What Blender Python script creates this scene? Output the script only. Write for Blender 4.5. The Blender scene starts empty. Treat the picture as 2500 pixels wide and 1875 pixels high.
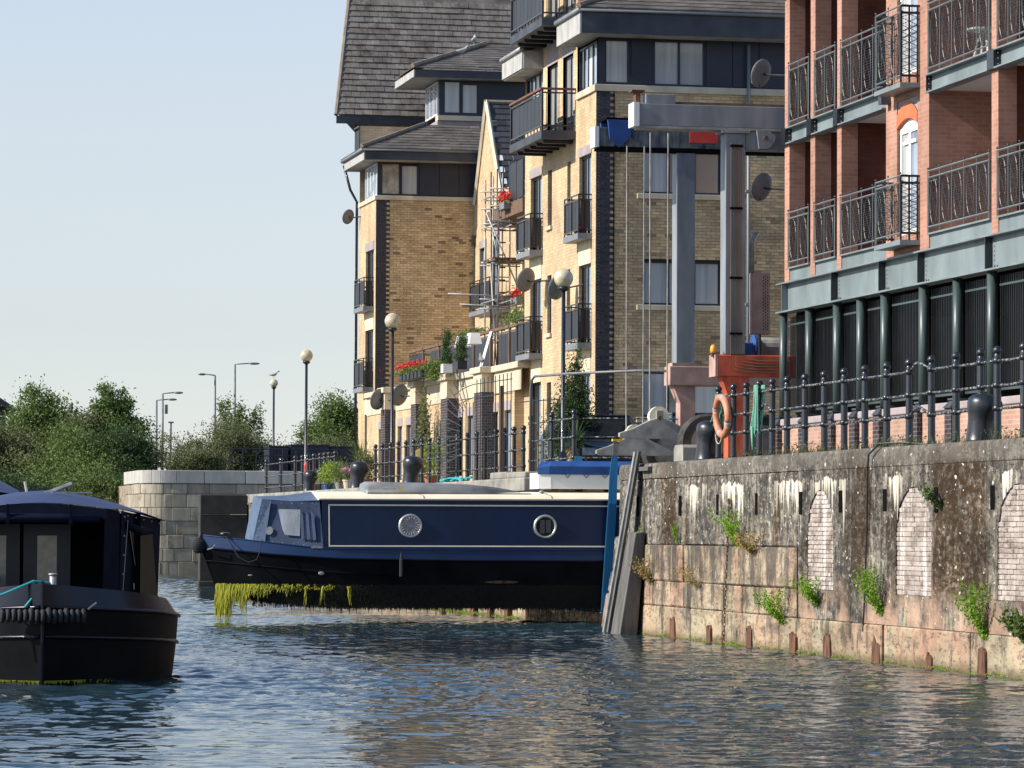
import bpy, math, random
from mathutils import Vector, Matrix
R = math.radians
SC = bpy.context.scene
COL = SC.collection
random.seed(7)

# ---------------------------------------------------------------- camera
YAW, ROLL, PITCH, CAM_H = R(11.76), 0.005, math.atan(315 / 8000), 1.82
fwd = Vector((math.sin(YAW) * math.cos(PITCH), math.cos(YAW) * math.cos(PITCH), math.sin(PITCH)))
r0 = Vector((math.cos(YAW), -math.sin(YAW), 0)); u0 = r0.cross(fwd)
rt = r0 * math.cos(ROLL) + u0 * math.sin(ROLL); up = u0 * math.cos(ROLL) - r0 * math.sin(ROLL)
cd = bpy.data.cameras.new('camera'); cam = bpy.data.objects.new('camera', cd); COL.objects.link(cam)
cam.matrix_world = Matrix(((rt.x, up.x, -fwd.x, 0), (rt.y, up.y, -fwd.y, 0), (rt.z, up.z, -fwd.z, CAM_H), (0, 0, 0, 1)))
cd.sensor_width = 36; cd.lens = 36 * 9041 / 2500; cd.clip_start = 0.5; cd.clip_end = 6000
SC.camera = cam
# ---------------------------------------------------------------- sky and sun
SUN_EL, SUN_AZ = R(33), R(-92.5)          # azimuth measured clockwise from +Y: the sun stands over the water
wd = bpy.data.worlds.new('World'); SC.world = wd; wd.use_nodes = True
wn = wd.node_tree; wn.nodes.clear()
sky = wn.nodes.new('ShaderNodeTexSky'); sky.sky_type = 'NISHITA'; sky.sun_disc = False
sky.sun_elevation = SUN_EL; sky.sun_rotation = SUN_AZ; sky.air_density = 1.0; sky.dust_density = 0.2; sky.ozone_density = 4.0
bg = wn.nodes.new('ShaderNodeBackground'); bg.inputs[1].default_value = 0.15
wo = wn.nodes.new('ShaderNodeOutputWorld')
hz = wn.nodes.new('ShaderNodeHueSaturation'); hz.inputs['Saturation'].default_value = .30; hz.inputs['Value'].default_value = .59
wn.links.new(sky.outputs[0], hz.inputs['Color'])          # summer haze: the low sky is paler than the zenith
tc = wn.nodes.new('ShaderNodeTexCoord'); sx = wn.nodes.new('ShaderNodeSeparateXYZ'); wn.links.new(tc.outputs['Generated'], sx.inputs[0])
mr = wn.nodes.new('ShaderNodeMapRange'); mr.inputs[1].default_value = .10; mr.inputs[2].default_value = .45; mr.inputs[3].default_value = .95; mr.inputs[4].default_value = .05
wn.links.new(sx.outputs[2], mr.inputs[0])
mx = wn.nodes.new('ShaderNodeMix'); mx.data_type = 'RGBA'; wn.links.new(mr.outputs[0], mx.inputs[0])
wn.links.new(sky.outputs[0], mx.inputs[6]); wn.links.new(hz.outputs[0], mx.inputs[7])
tn = wn.nodes.new('ShaderNodeVectorMath'); tn.operation = 'MULTIPLY'; tn.inputs[1].default_value = (.985, .995, 1.01)
wn.links.new(mx.outputs[2], tn.inputs[0]); wn.links.new(tn.outputs[0], bg.inputs[0]); wn.links.new(bg.outputs[0], wo.inputs[0])
sl = bpy.data.lights.new('sun', 'SUN'); sl.energy = 4.6; sl.angle = R(0.53); sl.color = (1, .925, .82)
so = bpy.data.objects.new('sun', sl); COL.objects.link(so)
sd = Vector((math.sin(SUN_AZ) * math.cos(SUN_EL), math.cos(SUN_AZ) * math.cos(SUN_EL), math.sin(SUN_EL)))
so.rotation_euler = (-sd).to_track_quat('-Z', 'Y').to_euler(); so.location = (-40, 60, 60)
SC.view_settings.view_transform = 'Standard'; SC.view_settings.look = 'None'
SC.view_settings.exposure = 0.65; SC.view_settings.gamma = 1
SC.render.engine = 'CYCLES'
SC.render.resolution_x = 1024; SC.render.resolution_y = 768
SC.cycles.max_bounces = 6

# ---------------------------------------------------------------- mesh helpers
class MB:
    def __init__(s): s.v = []; s.f = []; s.sm = False
    def add(s, vs, fs):
        n = len(s.v); s.v += [tuple(p) for p in vs]; s.f += [tuple(i + n for i in f) for f in fs]; return s
    def box(s, x0, x1, y0, y1, z0, z1):
        x0, x1 = min(x0, x1), max(x0, x1); y0, y1 = min(y0, y1), max(y0, y1); z0, z1 = min(z0, z1), max(z0, z1)
        return s.add([(x0,y0,z0),(x1,y0,z0),(x1,y1,z0),(x0,y1,z0),(x0,y0,z1),(x1,y0,z1),(x1,y1,z1),(x0,y1,z1)],
                     [(0,3,2,1),(4,5,6,7),(0,1,5,4),(1,2,6,5),(2,3,7,6),(3,0,4,7)])
    def quad(s, a, b, c, d): return s.add([a, b, c, d], [(0,1,2,3)])
    def tri(s, a, b, c): return s.add([a, b, c], [(0,1,2)])
    def prism(s, poly, axis, a, b):
        """poly: list of 2D points; axis 'X': (y,z), 'Y': (x,z), 'Z': (x,y)"""
        def P(p, t):
            return (t, p[0], p[1]) if axis == 'X' else ((p[0], t, p[1]) if axis == 'Y' else (p[0], p[1], t))
        n = len(poly)
        vs = [P(p, a) for p in poly] + [P(p, b) for p in poly]
        fs = [tuple(range(n)), tuple(range(2*n-1, n-1, -1))] + [(i, i+n, (i+1) % n + n, (i+1) % n) for i in range(n)]
        return s.add(vs, fs)
    def tube(s, pts, r, n=6, caps=True):
        pts = [Vector(p) for p in pts]; rs = r if isinstance(r, (list, tuple)) else [r] * len(pts)
        rings = []; prev = None
        for i, p in enumerate(pts):
            t = (pts[min(i+1, len(pts)-1)] - pts[max(i-1, 0)])
            if t.length < 1e-9: t = Vector((0,0,1))
            t.normalize()
            if prev is None:
                a = Vector((0,0,1)) if abs(t.z) < .9 else Vector((1,0,0))
                x = t.cross(a).normalized()
            else:
                x = (prev - t * prev.dot(t)); x = x.normalized() if x.length > 1e-6 else t.orthogonal().normalized()
            prev = x; y = t.cross(x)
            rings.append([p + (x * math.cos(2*math.pi*k/n) + y * math.sin(2*math.pi*k/n)) * rs[i] for k in range(n)])
        vs = [q for rg in rings for q in rg]; fs = []
        for i in range(len(pts)-1):
            for k in range(n):
                fs.append((i*n+k, i*n+(k+1) % n, (i+1)*n+(k+1) % n, (i+1)*n+k))
        if caps: fs += [tuple(range(n-1, -1, -1)), tuple((len(pts)-1)*n+k for k in range(n))]
        return s.add(vs, fs)
    def lathe(s, prof, c=(0,0,0), n=14, off=None):
        """prof: [(r,z)]; off: [(dx,dy)] centre offset per ring"""
        vs = []; fs = []
        for i, (r, z) in enumerate(prof):
            ox, oy = off[i] if off else (0, 0)
            for k in range(n):
                a = 2*math.pi*k/n; vs.append((c[0]+ox+r*math.cos(a), c[1]+oy+r*math.sin(a), c[2]+z))
        for i in range(len(prof)-1):
            for k in range(n): fs.append((i*n+k, i*n+(k+1) % n, (i+1)*n+(k+1) % n, (i+1)*n+k))
        fs += [tuple(range(n-1, -1, -1)), tuple((len(prof)-1)*n+k for k in range(n))]
        return s.add(vs, fs)
    def ball(s, c, r, n=12, m=8, sq=(1,1,1)):
        prof = []
        vs = []; fs = []
        for i in range(m+1):
            t = math.pi*i/m
            for k in range(n):
                a = 2*math.pi*k/n
                vs.append((c[0]+r*sq[0]*math.sin(t)*math.cos(a), c[1]+r*sq[1]*math.sin(t)*math.sin(a), c[2]-r*sq[2]*math.cos(t)))
        for i in range(m):
            for k in range(n): fs.append((i*n+k, i*n+(k+1) % n, (i+1)*n+(k+1) % n, (i+1)*n+k))
        return s.add(vs, fs)
    def ring(s, c, R0, r, axis='X', n=20, m=6, sq=1.0):
        vs = []; fs = []
        for i in range(n):
            a = 2*math.pi*i/n
            for k in range(m):
                b = 2*math.pi*k/m; q = R0 + r*math.cos(b); h = r*math.sin(b)
                u, w = q*math.cos(a)*sq, q*math.sin(a)
                vs.append((c[0]+h, c[1]+u, c[2]+w) if axis == 'X' else ((c[0]+u, c[1]+h, c[2]+w) if axis == 'Y' else (c[0]+u, c[1]+w, c[2]+h)))
        for i in range(n):
            for k in range(m): fs.append((i*m+k, ((i+1) % n)*m+k, ((i+1) % n)*m+(k+1) % m, i*m+(k+1) % m))
        return s.add(vs, fs)
    def pbox(s, pl, c, u0, u1, d0, d1, z0, z1):
        """box on a facade: pl 'X' faces -X at X=c, pl 'Y' faces -Y at Y=c; d counts inward"""
        return s.box(c+d0, c+d1, u0, u1, z0, z1) if pl == 'X' else s.box(u0, u1, c+d0, c+d1, z0, z1)
    def mesh(s, name, o=(0,0,0)):
        me = bpy.data.meshes.new(name)
        me.from_pydata([(p[0]-o[0], p[1]-o[1], p[2]-o[2]) for p in s.v], [], s.f)
        if s.sm: me.polygons.foreach_set('use_smooth', [True]*len(me.polygons))
        me.update(); return me
    def build(s, name, mat, parent=None, base=None, smooth=False, bevel=0):
        s.sm = smooth
        org = root_org(parent) if parent else Vector(base if base else s.center())
        me = s.mesh(name, org); me.materials.append(mat)
        o = bpy.data.objects.new(name, me); COL.objects.link(o)
        if parent: o.parent = parent
        else: o.location = org
        if bevel:
            b = o.modifiers.new('bevel', 'BEVEL'); b.width = bevel; b.segments = 2; b.limit_method = 'ANGLE'
        return o
    def center(s):
        xs = [p[0] for p in s.v]; ys = [p[1] for p in s.v]; zs = [p[2] for p in s.v]
        return ((min(xs)+max(xs))/2, (min(ys)+max(ys))/2, min(zs))
def root_org(o):
    p = Vector((0,0,0))
    while o: p = p + o.location; o = o.parent
    return p
def tag(o, label=None, cat=None, group=None, kind=None):
    if label: o['label'] = label
    if cat: o['category'] = cat
    if group: o['group'] = group
    if kind: o['kind'] = kind
    return o
def thing(name, loc, label, cat, group=None):
    o = bpy.data.objects.new(name, None); COL.objects.link(o); o.location = loc; o.empty_display_size = .3
    return tag(o, label, cat, group)
def inst(name, me, loc, parent=None, rot=None):
    """place shared mesh data at a world position"""
    o = bpy.data.objects.new(name, me); COL.objects.link(o)
    o.location = Vector(loc) - (root_org(parent) if parent else Vector((0,0,0)))
    if parent: o.parent = parent
    if rot: o.rotation_euler = rot
    return o
def smesh(mb, name, mat, smooth=False):
    mb.sm = smooth; me = mb.mesh(name); me.materials.append(mat); return me

# ---------------------------------------------------------------- materials
class NT:
    def __init__(s, name):
        s.m = bpy.data.materials.new(name); s.m.use_nodes = True; s.t = s.m.node_tree; s.t.nodes.clear()
        s.out = s.n('OutputMaterial'); s.pos = None
    def n(s, typ, **kw):
        x = s.t.nodes.new('ShaderNode' + typ)
        for k, v in kw.items(): setattr(x, k, v)
        return x
    def L(s, a, b): s.t.links.new(a, b)
    def P(s):
        if not s.pos: s.pos = s.n('NewGeometry')
        return s.pos.outputs['Position']
    def scaled(s, sc):
        m = s.n('VectorMath', operation='MULTIPLY'); s.L(s.P(), m.inputs[0]); m.inputs[1].default_value = sc; return m.outputs[0]
    def noise(s, sc, detail=4, rough=.55, vec=None):
        x = s.n('TexNoise'); x.inputs['Scale'].default_value = 1; x.inputs['Detail'].default_value = detail; x.inputs['Roughness'].default_value = rough
        s.L(vec if vec else s.scaled(sc), x.inputs['Vector']); return x.outputs['Fac']
    def ramp(s, fac, a, b, lo=0, hi=1):
        m = s.n('MapRange', clamp=True); s.L(fac, m.inputs[0])
        m.inputs[1].default_value = a; m.inputs[2].default_value = b; m.inputs[3].default_value = lo; m.inputs[4].default_value = hi
        return m.outputs[0]
    def math(s, op, a, b=None):
        m = s.n('Math', operation=op)
        for i, q in enumerate((a, b)):
            if q is None: continue
            if isinstance(q, (int, float)): m.inputs[i].default_value = q
            else: s.L(q, m.inputs[i])
        return m.outputs[0]
    def mix(s, fac, a, b):
        m = s.n('Mix', data_type='RGBA')
        if isinstance(fac, (int, float)): m.inputs[0].default_value = fac
        else: s.L(fac, m.inputs[0])
        for i, q in ((6, a), (7, b)):
            if isinstance(q, (tuple, list)): m.inputs[i].default_value = (*q[:3], 1)
            else: s.L(q, m.inputs[i])
        return m.outputs[2]
    def zc(s):
        x = s.n('SeparateXYZ'); s.L(s.P(), x.inputs[0]); return x.outputs
    def bump(s, h, strength=.3, dist=.02, prev=None):
        b = s.n('Bump'); b.inputs['Strength'].default_value = strength; b.inputs['Distance'].default_value = dist
        s.L(h, b.inputs['Height'])
        if prev: s.L(prev, b.inputs['Normal'])
        return b.outputs[0]
    def fin(s, col, rough=.6, metal=0, normal=None, spec=.5, coat=0, trans=0, alpha=None, emit=None):
        p = s.n('BsdfPrincipled')
        if isinstance(col, (tuple, list)): p.inputs['Base Color'].default_value = (*col[:3], 1)
        else: s.L(col, p.inputs['Base Color'])
        if isinstance(rough, (int, float)): p.inputs['Roughness'].default_value = rough
        else: s.L(rough, p.inputs['Roughness'])
        p.inputs['Metallic'].default_value = metal; p.inputs['Specular IOR Level'].default_value = spec
        p.inputs['Coat Weight'].default_value = coat; p.inputs['Coat Roughness'].default_value = .04
        p.inputs['Transmission Weight'].default_value = trans
        if normal: s.L(normal, p.inputs['Normal'])
        s.L(p.outputs[0], s.out.inputs[0]); s.p = p; return s.m
def mul(c, k): return tuple(min(1, x*k) for x in c)
def M(name, col, rough=.6, metal=0, var=.25, vs=3., vz=1., bump=0, bs=40., col2=None, spec=.5, coat=0):
    t = NT(name); f = t.ramp(t.noise((vs, vs, vs*vz), 5), .32, .68)
    c = t.mix(f, mul(col, 1-var), col2 if col2 else mul(col, 1+var))
    nm = t.bump(t.noise((bs, bs, bs*vz), 3), bump, .01) if bump else None
    return t.fin(c, rough, metal, nm, spec, coat)
def brickmat(name, c1, c2, mortar, w=.225, h=.075, dark=None, msize=.009):
    t = NT(name); x = t.zc(); su = t.math('ADD', x[0], x[1])
    cv = t.n('CombineXYZ'); t.L(su, cv.inputs[0]); t.L(x[2], cv.inputs[1])
    b = t.n('TexBrick'); b.inputs['Scale'].default_value = 1; b.inputs['Brick Width'].default_value = w; b.inputs['Row Height'].default_value = h
    b.inputs['Mortar Size'].default_value = msize; b.inputs['Mortar Smooth'].default_value = .3; b.inputs['Bias'].default_value = 0
    b.inputs['Color1'].default_value = (*c1, 1); b.inputs['Color2'].default_value = (*c2, 1); b.inputs['Mortar'].default_value = (*mortar, 1)
    t.L(cv.outputs[0], b.inputs['Vector'])
    n = t.ramp(t.noise((1.2, 1.2, .8), 5), .3, .7, .72, 1.15)
    mm = t.n('VectorMath', operation='SCALE'); t.L(b.outputs['Color'], mm.inputs[0]); t.L(n, mm.inputs['Scale'])
    c = mm.outputs[0]
    st = t.ramp(t.noise((2.5, 2.5, .18), 4), .62, .75, 0, .35)
    c = t.mix(st, c, mul(mortar, .6))
    nm = t.bump(b.outputs['Fac'], -.35, .012)
    return t.fin(c, .85, 0, nm, .2)
def islandmat(name, c1, c2, rough=.85, dark=None, frac=.08, nz=.3):
    """each loose piece of the mesh takes its own shade"""
    t = NT(name); g = t.n('NewGeometry'); r = g.outputs['Random Per Island']
    c = t.mix(r, c1, c2)
    if dark:
        w = t.n('TexWhiteNoise', noise_dimensions='1D'); t.L(r, w.inputs['W'])
        c = t.mix(t.math('LESS_THAN', w.outputs['Value'], frac), c, dark)
    n = t.ramp(t.noise((1.1, 1.1, .7), 5), .3, .7, 1-nz, 1+nz*.6)
    mm = t.n('VectorMath', operation='SCALE'); t.L(c, mm.inputs[0]); t.L(n, mm.inputs['Scale'])
    return t.fin(mm.outputs[0], rough, 0, t.bump(t.noise((60, 60, 60), 3), .4, .01), .25)
def objmat(name, c1, c2, rough=.85, streak=.5, moss=None):
    """each object takes its own shade"""
    t = NT(name); oi = t.n('ObjectInfo'); c = t.mix(oi.outputs['Random'], c1, c2)
    n = t.ramp(t.noise((3, 3, .8), 6, .65), .3, .72, 1-streak, 1.15)
    mm = t.n('VectorMath', operation='SCALE'); t.L(c, mm.inputs[0]); t.L(n, mm.inputs['Scale']); c = mm.outputs[0]
    if moss: c = t.mix(t.ramp(t.noise((1.6, 1.6, 1.6), 6, .7), .52, .66), c, moss)
    return t.fin(c, rough, 0, t.bump(t.noise((30, 30, 30), 5), .5, .02), .25)
def leafmat(name, c1, c2):
    t = NT(name); g = t.n('NewGeometry'); r = g.outputs['Random Per Island']
    big = t.ramp(t.noise((.9, .9, .9), 3), .35, .65)
    c = t.mix(t.math('ADD', t.math('MULTIPLY', r, .6), t.math('MULTIPLY', big, .4)), c1, c2)
    d = t.n('BsdfDiffuse'); tr = t.n('BsdfTranslucent'); gl = t.n('BsdfGlossy'); gl.inputs['Roughness'].default_value = .6
    t.L(c, d.inputs[0]); t.L(c, tr.inputs[0])
    m = t.n('MixShader'); m.inputs[0].default_value = .35; t.L(d.outputs[0], m.inputs[1]); t.L(tr.outputs[0], m.inputs[2])
    m2 = t.n('MixShader'); m2.inputs[0].default_value = .015; t.L(m.outputs[0], m2.inputs[1]); t.L(gl.outputs[0], m2.inputs[2])
    t.L(m2.outputs[0], t.out.inputs[0]); return t.m

BUFF_A, BUFF_B = (.58, .44, .275), (.47, .34, .195)
mat = dict(
 buff=brickmat('buff_brick', BUFF_A, BUFF_B, (.42, .31, .19)),
 buffgeo=islandmat('buff_brick_pieces', (.62, .445, .25), (.45, .31, .165), dark=(.27, .19, .12), frac=.05),
 mortar=M('mortar', (.26, .205, .145), .9),
 blue_brick=objmat('blue_engineering_brick', (.030, .031, .042), (.055, .052, .062), .6, .3),
 blue_brick_wall=brickmat('blue_brick_wall', (.055, .050, .055), (.03, .03, .04), (.16, .13, .11)),
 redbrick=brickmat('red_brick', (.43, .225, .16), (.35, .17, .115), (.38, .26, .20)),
 redbrick_shade=brickmat('red_brick_shaded', (.165, .056, .036), (.125, .042, .027), (.10, .048, .036)),  # darker copy of the red brick: balcony shade put into the colour
 pinkbrick=brickmat('weathered_red_brick', (.43, .255, .185), (.36, .195, .135), (.40, .32, .26)),
 lintel=M('stone_lintel', (.30, .255, .25), .8, var=.15, bump=.2),
 cream_stone=M('cast_stone', (.50, .43, .31), .8, var=.2, vs=2, vz=.4, bump=.2),
 cream_panel=M('cream_render', (.66, .55, .36), .8, var=.08),
 cladding=M('navy_cladding', (.012, .015, .028), .45, var=.3, vs=1.2),
 fascia=M('dark_fascia', (.028, .033, .045), .5, var=.35, vs=1.5, col2=(.055, .06, .07)),
 fascia_grey=M('pale_fascia', (.36, .35, .33), .7, var=.25, vs=4, vz=.4),  # paler than the dark fascia on the adjoining eave faces
 soffit=M('soffit_board', (.34, .32, .28), .7),
 tile=objmat('roof_slate', (.21, .185, .16), (.145, .13, .115), .85, .45, (.075, .062, .05)),
 tilegeo=islandmat('roof_tile_course', (.13, .115, .10), (.085, .075, .066), nz=.5),
 ridge=M('ridge_tile', (.20, .16, .12), .85, bump=.3),
 slate=islandmat('dark_slate', (.060, .060, .066), (.038, .038, .042), .6),
 blackmetal=M('black_railing_paint', (.011, .013, .016), .33, 0, .4, 8, bump=.25, bs=60, coat=.2),
 blackboard=M('black_board', (.020, .021, .026), .5, var=.3, vs=2, vz=.4),
 greymetal=M('grey_paint', (.17, .185, .20), .5, var=.12, vs=1.2),
 galv=M('galvanised_steel', (.30, .30, .29), .5, .35, .3, 6),
 steel=M('blue_grey_steel_paint', (.165, .20, .205), .5, var=.22, vs=1.5, vz=.5, bump=.06), steel_dk=M('railing_green_grey', (.055, .07, .074), .45, var=.2, vs=4),
 steel_green=M('dark_green_steel', (.045, .066, .062), .4, var=.2, vs=2, vz=.3),
 white_paint=M('white_paint', (.72, .72, .69), .4, var=.05),
 white_ceiling=M('ceiling_paint', (.62, .60, .58), .8, var=.05),
 orange_red=M('red_lead_arch', (.62, .14, .05), .6, var=.12),
 frame=M('dark_window_frame', (.016, .018, .028), .4),
 cream=M('cream_roof_paint', (.80, .72, .52), .45, var=.08, vs=2),
 wood=M('brown_timber', (.13, .075, .045), .7, var=.3, vs=4, vz=.3),
 wood_red=M('red_brown_handrail', (.17, .06, .035), .6),
 rust=M('rusty_timber', (.085, .040, .022), .9, var=.55, vs=9, vz=.3, bump=.6, bs=30, col2=(.19, .085, .045)),
 timber_grey=M('weathered_grey_timber', (.10, .095, .085), .85, var=.45, vs=8, vz=.12, bump=.5, bs=40),
 terracotta=M('terracotta', (.34, .12, .06), .8),
 rubber=M('tyre_rubber', (.022, .021, .020), .8, var=.4, vs=6, col2=(.06, .055, .048)),
 crane_grey=M('crane_grey_paint', (.20, .215, .225), .45, var=.22, vs=3.5, vz=.25, bump=.08, bs=6),
 crane_dirty=M('dirty_grey_steel', (.29, .28, .25), .6, var=.35, vs=4, bump=.15),
 crane_red=M('crane_red_paint', (.47, .085, .038), .55, var=.4, vs=4, vz=.4, bump=.1, bs=9),
 crane_pink=M('faded_pink_paint', (.40, .25, .20), .65, var=.25, vs=3),
 crane_blue=M('crane_blue_paint', (.015, .06, .22), .5, var=.25, vs=3),
 peel=M('peeling_blue_paint', (.02, .035, .07), .6, var=.6, vs=7, vz=.3, col2=(.22, .22, .2)),
 sling=M('blue_webbing', (.02, .20, .40), .7, var=.18, vs=12, vz=.1),
 sling_grey=M('grey_webbing', (.22, .21, .18), .8, var=.25, vs=8),
 rope_green=M('green_rope', (.13, .33, .24), .8, var=.25, vs=30),
 rope_dark=M('dark_rope', (.02, .02, .022), .9, bump=.6, bs=70),
 rope_teal=M('teal_rope', (.03, .30, .32), .8),
 buoy=M('faded_orange_buoy', (.50, .20, .11), .55, var=.18, vs=5),
 amber=M('amber_lens', (.95, .36, .03), .25, var=.05),
 globe=M('aged_globe', (.52, .45, .30), .35, var=.25, vs=5, coat=.4),
 red_flower=M('red_petals', (.62, .012, .016), .6, var=.3, vs=14),
 pink_flower=M('pink_petals', (.50, .16, .32), .6, var=.3, vs=14),
 leaf=leafmat('leaf_green', (.07, .125, .03), (.20, .25, .075)),
 leaf_dark=leafmat('leaf_dark', (.028, .060, .020), (.095, .145, .05)),
 leaf_olive=leafmat('leaf_olive', (.075, .10, .04), (.20, .205, .09)),
 leaf_lime=leafmat('leaf_lime', (.16, .26, .03), (.34, .42, .08)),
 leaf_palm=leafmat('palm_blade', (.07, .13, .035), (.22, .24, .08)),
 leaf_dry=leafmat('dry_grass', (.24, .16, .05), (.40, .30, .11)),
 leaf_fresh=leafmat('fresh_weed', (.10, .22, .015), (.24, .40, .03)),
 bark=M('bark', (.07, .055, .04), .9, bump=.5),
 weed=leafmat('water_weed', (.13, .15, .012), (.48, .47, .04)),
 growth=islandmat('hull_growth', (.005, .005, .004), (.020, .019, .012), .9),
 hull_black=M('hull_bitumen', (.0035, .004, .005), .5, var=.4, vs=1.5, col2=(.007, .008, .010), spec=.06),
 navy=M('navy_boat_paint', (.004, .013, .043), .33, var=.3, vs=.9, vz=.5, bump=.12, bs=1.6, spec=.32),
 navy_light=M('blue_deck_paint', (.007, .026, .085), .35, var=.12, vs=1.5, spec=.35),
 navy_dk=M('dark_navy_gloss', (.004, .005, .011), .22, var=.2, vs=1.2, spec=.22),
 canvas=M('blue_canvas', (.028, .048, .10), .75, var=.2, vs=6, bump=.25, bs=12),
 canvas_lt=M('sunlit_canvas', (.065, .10, .165), .75, var=.15, vs=5, bump=.25, bs=10),  # paler copy of the blue canvas: sunlight put into the colour
 canvas_dk=M('dark_navy_canvas', (.006, .008, .018), .8, var=.25, vs=5, bump=.3, bs=9, spec=.08),
 canvas_top_lit=M('navy_canvas_lit', (.030, .042, .10), .6, var=.15, vs=4, bump=.2, bs=7),  # lighter copy of the dark navy canvas: light from above coloured in
 coverblue=M('bright_blue_cover', (.014, .065, .22), .6, var=.2, vs=5, bump=.2, bs=9),
 vinyl=M('clear_vinyl', (.22, .24, .27), .12, var=.25, vs=3, bump=.6, bs=5, coat=.6),
 vinyl_dk=M('dark_vinyl', (.004, .004, .005), .4, var=.3, vs=3, bump=.4, bs=6, spec=.05),
 brass=M('pale_brass', (.62, .60, .55), .3, .75, .12, 6),
 curtain=M('pleated_curtain', (.36, .33, .33), .7, var=.3, vs=14),
 dish=M('satellite_dish_grey', (.15, .155, .16), .6, var=.15, vs=4),
 glass_dark=M('dark_glass', (.012, .014, .018), .05, var=.3, vs=.8, spec=.9, coat=.5),
 glass_pale=M('glass_over_blind', (.42, .42, .40), .08, var=.22, vs=7, vz=.04, coat=.8),
 glass_blind=M('glass_over_tan_blind', (.34, .25, .18), .1, var=.06, vs=1.5, coat=.6),
 glass_sky=M('glass_sky', (.30, .36, .44), .05, var=.25, vs=.9, coat=1),
 glass_reflect=M('glass_bright_reflection', (.36, .325, .26), .08, var=.4, vs=4, coat=.6),  # bright tan reflection painted as the pane's base colour
 perspex=M('grey_dinghy_plastic', (.13, .13, .12), .2, var=.3, vs=1.1, vz=3, coat=.6, col2=(.30, .30, .27)),
 car_paint=M('dark_blue_car', (.010, .018, .030), .2, var=.1, coat=1),
 concrete=M('concrete', (.24, .225, .19), .9, var=.35, vs=2, bump=.4, bs=14),
 ground=M('quay_paving', (.20, .185, .155), .95, var=.3, vs=1.2, bump=.3, bs=10),
 earth=M('bank_earth', (.06, .06, .03), .95, var=.4, vs=.6, bump=.5, bs=3),
 limestone=objmat('pale_wall_stone', (.42, .375, .29), (.29, .255, .19), .9, .35, (.16, .135, .10)),
 copestone=objmat('coping_stone', (.42, .405, .36), (.33, .32, .29), .9, .15),
 dark_stone=M('dark_masonry', (.030, .028, .025), .8, var=.4, vs=2, bump=.3, bs=10),
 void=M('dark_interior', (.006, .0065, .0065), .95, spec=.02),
 reed=M('paint_red', (.55, .05, .03), .5),
 yellow=M('yellow_paint', (.70, .46, .03), .6),
)
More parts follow.
